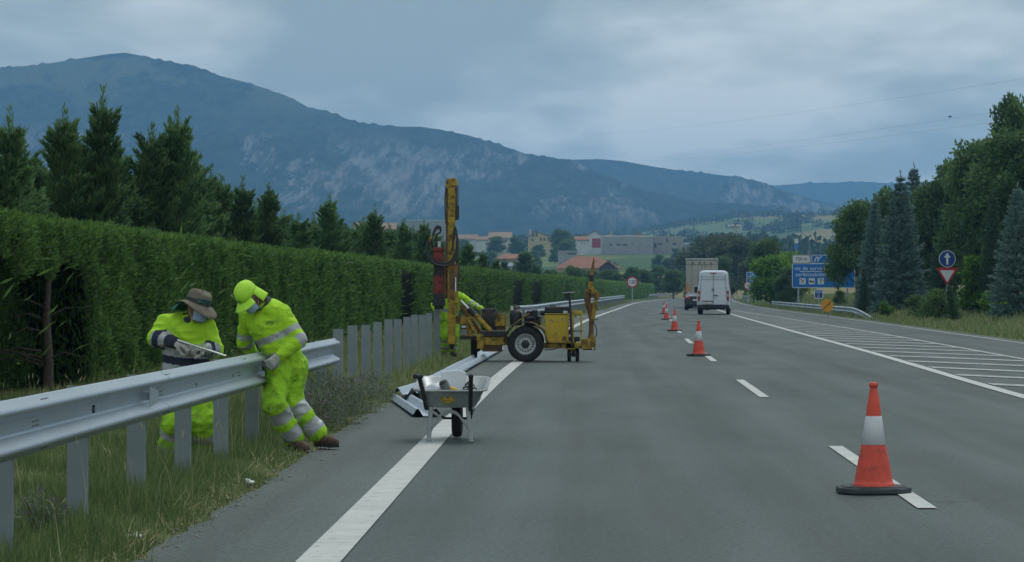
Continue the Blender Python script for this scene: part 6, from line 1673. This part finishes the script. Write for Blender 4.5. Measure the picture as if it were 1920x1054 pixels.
def hand_prims(wrist, knuck, palm_n, curl=1.1, thumb=1, s=1., spread=.12, curl2=None):
    """wrist -> knuckle direction, palm normal; fingers bend towards the palm normal"""
    wrist, knuck = np.array(wrist), np.array(knuck); f = unit(knuck-wrist); n = np.array(palm_n, float); n = unit(n-f*(n @ f)); r = np.cross(f, n)
    L_ = .092*s; kn = wrist+f*L_
    P_ = [('c', wrist-f*.03, wrist+f*.015, .031*s, .030*s), ('c', wrist+f*.02+r*.018*s, kn+r*.024*s-f*.012, .022*s, .018*s), ('c', wrist+f*.02-r*.018*s, kn-r*.024*s-f*.012, .022*s, .018*s), ('c', wrist+f*.02, kn-f*.01, .024*s, .019*s)]
    for i, (o_, ln_) in enumerate(((-.034, .074), (-.0115, .085), (.0115, .08), (.034, .064))):
        p = kn+r*o_*s; a = 0; th = curl*(1+.06*i)
        for j, fr in enumerate((.44, .31, .25)):
            a += th*(.75 if j == 0 else .9 if j == 1 else .6)
            d_ = f*math.cos(a)+n*math.sin(a)+r*spread*(i-1.5)*.5; e_ = p+unit(d_)*ln_*fr*s; P_.append(('c', p, e_, (.0112-.0008*j)*s, (.0104-.0008*j)*s)); p = e_
    b0 = wrist+f*.03*s-r*thumb*.026*s*1.0; m_ = b0+unit(f*.65-r*thumb*.75+n*.55)*.045*s; t_ = m_+unit(f*.85-r*thumb*.1+n*.75)*.034*s; t2 = t_+unit(f*.7+r*thumb*.35+n*.8)*.026*s
    P_ += [('c', b0, m_, .017*s, .0135*s), ('c', m_, t_, .013*s, .0115*s), ('c', t_, t2, .0112*s, .010*s)]
    return P_
def boot_obj(ankle, heel, toe, parent, up=(0, 0, 1)):
    ankle, heel, toe = map(np.array, (ankle, heel, toe)); d_ = unit(toe-heel); side = unit(np.cross(d_, up)); u = np.cross(side, d_)
    pr = [('c', ankle+u*.05, heel+d_*.05+u*.06, .052, .048), ('c', heel+d_*.045+u*.05, toe-d_*.09+u*.052, .045, .046), ('c', toe-d_*.11+u*.045, toe-d_*.045+u*.04, .047, .042)]
    b = skinned('boot', pr, .009, [boot], parent, .035)
    pts_ = []
    o_ = MB(); outl = [(0, -.02), (.02, -.037), (.09, -.034), (.17, -.046), (.25, -.04), (.285, -.012), (.285, .012), (.25, .04), (.17, .046), (.09, .034), (.02, .037), (0, .02)]
    L_ = np.linalg.norm(toe-heel); vs = []
    for zz in (0, .024):
        for a_, c_ in outl: vs.append(tuple(heel + d_*(a_/.285*L_) + side*c_*1.12 + u*zz))
    n_ = len(outl); fs = [tuple(range(n_)), tuple(range(2*n_-1, n_-1, -1))]+[(i, n_+i, n_+(i+1) % n_, (i+1) % n_) for i in range(n_)]
    o_.add(vs, fs).build('sole', sole, b)
def face_mask(c, fwd, up, parent, s=1.):
    r, f, u = basis(fwd, up); c = np.array(c); vs = []; nu, nv = 13, 8
    for j in range(nv):
        v = j/(nv-1); zz = -.005-.105*v
        for i in range(nu):
            a = (i/(nu-1)-.5)*2.5; bul = 1+.14*math.sin(PI*v)*math.cos(a*.8)
            vs.append(tuple(c + (r*math.sin(a)*.078*(1-.12*v) + f*(math.cos(a)*.088*bul+.026) + u*zz)*s))
    fs = [(j*nu+i, j*nu+i+1, (j+1)*nu+i+1, (j+1)*nu+i) for j in range(nv-1) for i in range(nu-1)]
    o_ = MB().add(vs, fs, True).build('face_mask', maskm, parent); sd = o_.modifiers.new('thick', 'SOLIDIFY'); sd.thickness = .003
    lp = MB()
    for sg_, i in ((-1, 0), (1, nu-1)):
        for j in (0, nv-1):
            lp.tube([Vector(vs[j*nu+i]), Vector(c + (r*sg_*.084-f*.004-u*(.0 if j == 0 else .03))*s)], .0016, 5)
    lp.build('ear_loop', swhite, o_)
def worker(name, base, label, J, scale_v=1.):
    pass

# ------------------------------------------------------------------ worker in the lane-side, leaning over the rail
def build_worker(base, label, J, head_c, head_f, head_u, jac_bands, leg_bands, trouser_mat, jacket_mats, torso, hands, boots, jseed, lower_jacket=None):
    e_ = empty('person', base, 0, label, 'person')
    b0 = np.array(base)
    j = {k_: np.array(v)-b0 for k_, v in J.items()}
    hc = np.array(head_c)-b0
    tp = [(kd, np.array(a)-b0, np.array(b)-b0, ra, rb)+tuple(rest) for (kd, a, b, ra, rb, *rest) in torso]
    # one continuous body
    bd = [(p[0], p[1], p[2], p[3]*.86, p[4]*.86)+tuple(p[5:]) for p in tp]
    bd += [('c', j['neck'], hc, .056, .052)] + head_prims(hc, head_f, head_u)
    for s_ in 'RL':
        bd += [('c', j['sh'+s_], j['el'+s_], .05, .042), ('c', j['el'+s_], j['wr'+s_], .041, .027), ('c', j['hip'+s_], j['kn'+s_], .082, .058), ('c', j['kn'+s_], j['an'+s_], .055, .038)]
    skinned('body', bd, .011, [skin], e_, .03)
    # jacket
    js = []
    for s_ in 'RL': js += [('c', j['sh'+s_], j['el'+s_], .074, .062), ('c', j['el'+s_], j['wr'+s_]-(j['wr'+s_]-j['el'+s_])*.06, .063, .044)]
    segs = [(j['shR'], j['elR']), (j['elR'], j['wrR']), (j['shL'], j['elL']), (j['elL'], j['wrL']), (j['pel'], j['neck'])]
    skinned('jacket', tp+js, .0095, jacket_mats, e_, .045, folds(.013, jseed), jac_bands, segs)
    tr_ = [('c', (j['hipR']+j['hipL'])/2+(j['hipR']-j['hipL'])*.15, j['pel'], .13, .135), ('c', (j['hipR']+j['hipL'])/2-(j['hipR']-j['hipL'])*.15, j['pel'], .13, .135)]
    for s_ in 'RL': tr_ += [('c', j['hip'+s_], j['kn'+s_], .124, .100), ('c', j['kn'+s_], j['an'+s_]+(j['kn'+s_]-j['an'+s_])*.10, .096, .092)]
    segs = [(j['hipR'], j['knR']), (j['knR'], j['anR']), (j['hipL'], j['knL']), (j['knL'], j['anL'])]
    skinned('trousers', tr_, .0095, [trouser_mat, refl, navy], e_, .04, folds(.015, jseed+3, 10, 24), leg_bands, segs)
    for (wr, kn, pn, cu_, th, c2) in hands:
        skinned('glove', hand_prims(np.array(wr)-b0, np.array(kn)-b0, pn, cu_, th, 1.12), .0055, [glove], e_, .010, lambda P: .002*vnoise(P, 70, 4))
    for (an, he, to) in boots: boot_obj(np.array(an)-b0, np.array(he)-b0, np.array(to)-b0, e_)
    face_mask(hc, head_f, head_u, e_); eyes(hc, head_f, head_u, e_)
    r, f, u = basis(head_f, head_u)
    skinned('hair', [('e', hc+u*.028-f*.012, (.079, .088, .098), np.stack([r, f, u]))], .009, [hair], e_, .02, None, cut=lambda P: ((P-hc) @ f)-.045-.25*np.maximum(0, ((P-hc) @ u)-.02)*1.0)
    return e_, j, hc, b0
def Wp(px, py, D): return np.array(W(px, py, D))
# worker at the lane side
D0 = 23.1
J2 = dict(neck=Wp(494, 572, D0-.06), pel=Wp(538, 672, D0), shL=Wp(531, 588, D0-.10), elL=Wp(560, 638, D0-.16), wrL=Wp(523, 668, D0-.26),
          shR=Wp(463, 596, D0+.10), elR=Wp(459, 641, D0+.18), wrR=Wp(478, 672, D0+.30),
          hipL=Wp(523, 688, D0-.08), knL=Wp(515, 758, D0-.22), anL=Wp(553, 828, D0-.05), hipR=Wp(551, 686, D0+.10), knR=Wp(545, 752, D0+.05), anR=Wp(601, 817, D0+.06))
tors2 = [('c', Wp(512, 588, D0-.05), Wp(530, 655, D0-.06), .125, .13), ('c', Wp(482, 592, D0+.06), Wp(528, 655, D0+.08), .115, .125), ('c', Wp(494, 612, D0-.04), Wp(520, 650, D0-.02), .135, .125), ('c', Wp(528, 650, D0), Wp(541, 684, D0), .150, .140), ('c', Wp(497, 577, D0-.03), Wp(492, 570, D0-.05), .10, .07)]
hf2 = unit(np.array([-.30, -.62, -.66])); hu2 = unit(np.array([-.52, -.42, .62]))
hc2 = Wp(467, 556, D0-.14)
p2, j2, h2, b2 = build_worker((float(Wp(575, 840, 23.2)[0]), 23.2, 0.0), 'worker in bright yellow-green hi-vis and cap bending over the rail from the lane side', J2, hc2, hf2, hu2,
    [(2, .52, .72, 1), (2, .88, 1.2, 1), (3, -.2, .12, 1), (0, .62, .84, 1), (1, .0, .25, 1), (4, .38, .50, 1), (4, .10, .2, 1)], [(1, .14, .42, 1), (1, .60, .88, 1), (3, .14, .42, 1), (3, .60, .86, 1)],
    hiv_d, [hiv, refl, navy], tors2,
    [(J2['wrL'], Wp(505, 684, D0-.32), (-.45, .85, .1), .75, -1, None), (J2['wrR'], Wp(490, 682, D0+.32), (.3, -.9, .2), .8, 1, None)],
    [(J2['anL'], Wp(546, 845, D0-.06), Wp(578, 850, D0-.28)), (J2['anR'], Wp(592, 837, D0+.08), Wp(634, 839, D0-.08))], 21)
def ring(c, r, f, u, pts, name, mat, parent, thick=.004, smooth=True):
    pass
def lathe_dir(prof, c, r, f, u, name, mat, parent, n=28, shape=None, solid=0):
    vs = []
    for (rad, h) in prof:
        for k_ in range(n):
            a = 2*PI*k_/n; x, y = math.cos(a)*rad, math.sin(a)*rad
            p = np.array([x, y, h])
            if shape: p = shape(p, a, rad, h)
            vs.append(tuple(np.array(c)+r*p[0]+f*p[1]+u*p[2]))
    fs = [(i*n+k_, i*n+(k_+1) % n, (i+1)*n+(k_+1) % n, (i+1)*n+k_) for i in range(len(prof)-1) for k_ in range(n)]
    o_ = MB().add(vs, fs, True).build(name, mat, parent)
    if solid: sd = o_.modifiers.new('thick', 'SOLIDIFY'); sd.thickness = solid
    return o_
# legionnaire cap
r, f, u = basis(hf2, hu2)
capshape = lambda p, a, rad, h: np.array([p[0]*.86, p[1]*1.06, p[2]])
cap = lathe_dir([(.112, .022), (.112, .06), (.106, .092), (.088, .125), (.055, .146), (.02, .153), (.002, .154)], h2, r, f, u, 'cap', hivcap, p2, shape=capshape, solid=.003)
vs = []; nu, nv = 15, 6
for jj in range(nv):
    v = jj/(nv-1)
    for i in range(nu):
        a = (i/(nu-1)-.5)*2.0; rad = .116+.085*v*(.55+.45*math.cos(a*1.2)); vs.append(tuple(h2+r*math.sin(a)*rad*.86+f*math.cos(a)*rad*1.04+u*(.028-.03*v-.018*v*abs(math.sin(a)))))
o_ = MB().add(vs, [(jj*nu+i, jj*nu+i+1, (jj+1)*nu+i+1, (jj+1)*nu+i) for jj in range(nv-1) for i in range(nu-1)], True).build('visor', hivcap, cap); o_.modifiers.new('t', 'SOLIDIFY').thickness = .005
vs = []; nu, nv = 17, 8
for jj in range(nv):
    v = jj/(nv-1)
    for i in range(nu):
        a = PI + (i/(nu-1)-.5)*3.5; rad = .113+.02*v+.008*math.sin(a*5)*v; vs.append(tuple(h2+r*math.sin(a)*rad*.86+f*(math.cos(a)*rad*1.04-.02*v)+u*(.03-.145*v+.02*v*abs(math.sin(a)))))
o_ = MB().add(vs, [(jj*nu+i, jj*nu+i+1, (jj+1)*nu+i+1, (jj+1)*nu+i) for jj in range(nv-1) for i in range(nu-1)], True).build('neck_flap', hivcap, cap); o_.modifiers.new('t', 'SOLIDIFY').thickness = .004
vs = []
for jj, hh in enumerate((.045, .075)):
    for i in range(7):
        a = (i/6-.5)*.55+.75; vs.append(tuple(h2+r*math.sin(a)*.119*.86+f*math.cos(a)*.119*1.06+u*(hh+.01*i)))
MB().add(vs, [(i, i+1, i+8, i+7) for i in range(6)], True).build('cap_stripe', refl, cap)
mm = MB(); cpos = h2+f*.123*math.cos(-.1)+r*.01+u*.06
mm.add([tuple(cpos+r*.02-u*.012), tuple(cpos-r*.02-u*.012), tuple(cpos+u*.018)], [(0, 1, 2)]).build('cap_logo', M('cap_logo_green', (.05, .22, .10), .6), cap)
# collar
nk = j2['neck']; cr, cf, cu2 = basis(unit(h2-nk)[[1, 0, 2]]*[1, -1, 0]+[.01, -.3, 0], unit(h2-nk))
lathe_dir([(.098, -.045), (.09, .01), (.083, .045), (.087, .05)], nk, cr, cf, cu2, 'collar', collar_m, p2, n=22, solid=.006)
# chest logo
lt = MB(); pc = Wp(506, 604, D0-.20)-b2
for q_ in range(5): lt.box(Vector(pc)+Vector((.012*q_-.02, -.0, .006*((q_ % 2)))), (.011, .004, .009))
lt.box(Vector(pc)+Vector((0, 0, -.014)), (.07, .004, .005)); lt.build('chest_logo', M('logo_dark_green', (.03, .13, .07), .7), p2)

# ------------------------------------------------------------------ worker behind the rail with a brimmed hat
D1 = 21.9
J1 = dict(neck=Wp(357, 600, D1-.03), pel=Wp(347, 706, D1), shR=Wp(309, 606, D1+.0), elR=Wp(293, 634, D1-.10), wrR=Wp(329, 643, D1-.24),
          shL=Wp(389, 612, D1-.02), elL=Wp(402, 655, D1-.02), wrL=Wp(383, 655, D1-.16),
          hipR=Wp(331, 720, D1), knR=Wp(326, 792, D1-.14), anR=Wp(313, 862, D1+.02), hipL=Wp(364, 720, D1), knL=Wp(379, 788, D1-.10), anL=Wp(387, 850, D1+.1))
tors1 = [('c', Wp(328, 613, D1), Wp(333, 695, D1), .115, .12), ('c', Wp(370, 613, D1), Wp(364, 695, D1), .11, .12), ('c', Wp(348, 625, D1-.05), Wp(348, 690, D1-.05), .12, .13), ('c', Wp(338, 700, D1), Wp(358, 700, D1), .135, .135), ('c', Wp(350, 605, D1), Wp(357, 596, D1-.03), .10, .068)]
hf1 = unit(np.array([.74, -.60, -.22])); hu1 = unit(np.array([.30, .0, .95])); hc1 = Wp(369, 576, D1-.10)
p1, j1, h1, b1 = build_worker((float(Wp(350, 865, 21.8)[0]), 21.8, .02), 'worker in hi-vis with striped sleeves and brimmed hat behind the rail', J1, hc1, hf1, hu1,
    [(1, -.3, .08, 1), (1, .08, .32, 2), (1, .32, .62, 1), (1, .62, 1.2, 2), (3, -.4, .15, 0), (3, .15, .4, 1), (3, .4, .7, 2), (3, .7, 1.2, 1), (4, .02, .22, 1), (4, .22, .36, 2), (4, .36, .50, 1), (4, -.6, .02, 2)], [(1, .18, .36, 1), (1, .58, .78, 1), (3, .35, .58, 1), (3, .76, .95, 1)],
    hiv_d, [hiv, refl, navy], tors1,
    [(J1['wrR'], Wp(345, 647, D1-.26), (.35, .35, -.85), 1.0, 1, None), (J1['wrL'], Wp(366, 652, D1-.24), (-.3, .3, -.9), 1.0, -1, None)],
    [(J1['anR'], Wp(308, 874, D1+.08), Wp(318, 880, D1-.18)), (J1['anL'], Wp(384, 862, D1+.14), Wp(398, 868, D1-.10))], 33)
r, f, u = basis(hf1, hu1); u_h = unit(u+f*.02); r_h, f_h, u_h = basis(np.cross(u_h, r), u_h)
hat = lathe_dir([(.106, .03), (.108, .055), (.106, .10), (.098, .128), (.08, .142), (.03, .147), (.002, .147)], h1, r_h, f_h, u_h, 'hat', hatm, p1, shape=lambda p, a, rad, h: np.array([p[0]*.90, p[1]*1.05, p[2]+(.010*math.cos(a*2) if h > .12 else 0)]), solid=.003)
def brim(p, a, rad, h):
    e = (rad-.104)/.085; return np.array([p[0]*.95, p[1]*1.08, p[2]-.035*e*abs(math.sin(a)) + .02*e*math.cos(2*a) - .012*e*e])
lathe_dir([(.104, .034), (.125, .033), (.15, .028), (.172, .02), (.186, .012)], h1, r_h, f_h, u_h, 'brim', hatm, hat, n=36, shape=brim, solid=.004)
lathe_dir([(.1105, .05), (.1105, .072)], h1, r_h, f_h, u_h, 'hat_band', collar_m, hat, shape=lambda p, a, rad, h: np.array([p[0]*.91, p[1]*1.055, p[2]]), solid=.003)
vs = []; nu, nv = 15, 7
for jj in range(nv):
    v = jj/(nv-1)
    for i in range(nu):
        a = PI + (i/(nu-1)-.5)*2.4; rad = .13+.075*v**.7; vs.append(tuple(h1+r*math.sin(a)*rad*.95+f*(math.cos(a)*rad*1.05)+u*(.026-.105*v)))
o_ = MB().add(vs, [(jj*nu+i, jj*nu+i+1, (jj+1)*nu+i+1, (jj+1)*nu+i) for jj in range(nv-1) for i in range(nu-1)], True).build('neck_flap', teal, hat); o_.modifiers.new('t', 'SOLIDIFY').thickness = .004
vs = []
for jj, hh in enumerate((.05, .088)):
    for i in range(9):
        a = (i/8-.5)*1.2+.35; vs.append(tuple(h1+r_h*math.sin(a)*.116*.9+f_h*math.cos(a)*.116*1.06+u_h*hh))
MB().add(vs, [(i, i+1, i+10, i+9) for i in range(8)], True).build('goggles', M('teal_lens', (.02, .07, .08), .2, spec=.6), hat)
nk = j1['neck']; lathe_dir([(.09, -.04), (.082, .01), (.074, .05)], nk, *basis(unit(np.array([.5, -.8, 0])), unit(h1-nk)), 'collar', collar_m, p1, n=22, solid=.006)
A_, B_ = Wp(333, 638, D1-.27), Wp(424, 668, D1-.36)
rod = MB().tube([(0, 0, 0), tuple(B_-A_)], .010, 10).build('steel_bar', chrome, None, loc=A_); tag(rod, 'thin pale steel bar held in both hands of the worker in the brimmed hat', 'bar')

# ------------------------------------------------------------------ worker half hidden behind the machine
D3 = 53.0
J3 = dict(neck=Wp(846, 552, D3-.1), pel=Wp(838, 592, D3), shL=Wp(866, 557, D3-.15), elL=Wp(886, 571, D3-.25), wrL=Wp(904, 579, D3-.4), shR=Wp(826, 556, D3), elR=Wp(814, 574, D3-.1), wrR=Wp(820, 590, D3-.3),
          hipL=Wp(849, 600, D3), knL=Wp(851, 630, D3-.1), anL=Wp(849, 657, D3), hipR=Wp(833, 600, D3), knR=Wp(834, 630, D3-.1), anR=Wp(832, 657, D3))
tors3 = [('c', Wp(836, 560, D3-.05), Wp(832, 590, D3), .12, .13), ('c', Wp(858, 558, D3-.1), Wp(846, 590, D3), .12, .13), ('c', Wp(847, 556, D3-.08), Wp(846, 551, D3-.1), .10, .07)]
p3, j3, h3, b3 = build_worker((float(Wp(841, 665, D3)[0]), D3, .0), 'worker in hi-vis mostly hidden behind the machine mast, one arm reaching to the levers', J3, Wp(839, 536, D3-.2), unit(np.array([.75, -.3, -.5])), unit(np.array([.3, -.1, .9])),
    [(2, .8, 1.2, 1), (3, -.2, .12, 1), (3, .38, .62, 1), (0, .6, .84, 1), (4, .2, .38, 1)], [(1, .2, .4, 1), (1, .65, .85, 1), (3, .2, .4, 1), (3, .65, .85, 1)], hiv_d, [hiv, refl, navy], tors3,
    [(J3['wrL'], Wp(909, 583, D3-.45), (.2, -.2, -.9), .9, 1, None), (J3['wrR'], Wp(822, 597, D3-.35), (.2, -.3, -.9), .9, -1, None)],
    [(J3['anL'], Wp(847, 665, D3+.05), Wp(854, 669, D3-.2)), (J3['anR'], Wp(830, 665, D3+.05), Wp(833, 669, D3-.2))], 45)
r, f, u = basis(unit(np.array([.75, -.3, -.5])), unit(np.array([.3, -.1, .9])))
lathe_dir([(.112, .022), (.112, .06), (.106, .092), (.088, .125), (.055, .146), (.002, .154)], h3, r, f, u, 'cap', hivcap, p3, shape=capshape, solid=.003)
# ------------------------------------------------------------------ air
m = bpy.data.materials.new('haze_air'); m.use_nodes = True
t = m.node_tree; t.nodes.clear()
o_ = t.nodes.new('ShaderNodeOutputMaterial'); pvn = t.nodes.new('ShaderNodeVolumePrincipled')
pvn.inputs['Color'].default_value = (.26, .55, .97, 1); pvn.inputs['Density'].default_value = 2.05e-4; pvn.inputs['Anisotropy'].default_value = 0.
t.links.new(pvn.outputs[0], o_.inputs['Volume'])
hz = MB().span(-5200, 5200, -60, 7120, -2, 388).build('haze', m)
tag(hz, 'thin blue haze filling the valley air', 'haze', kind='stuff')
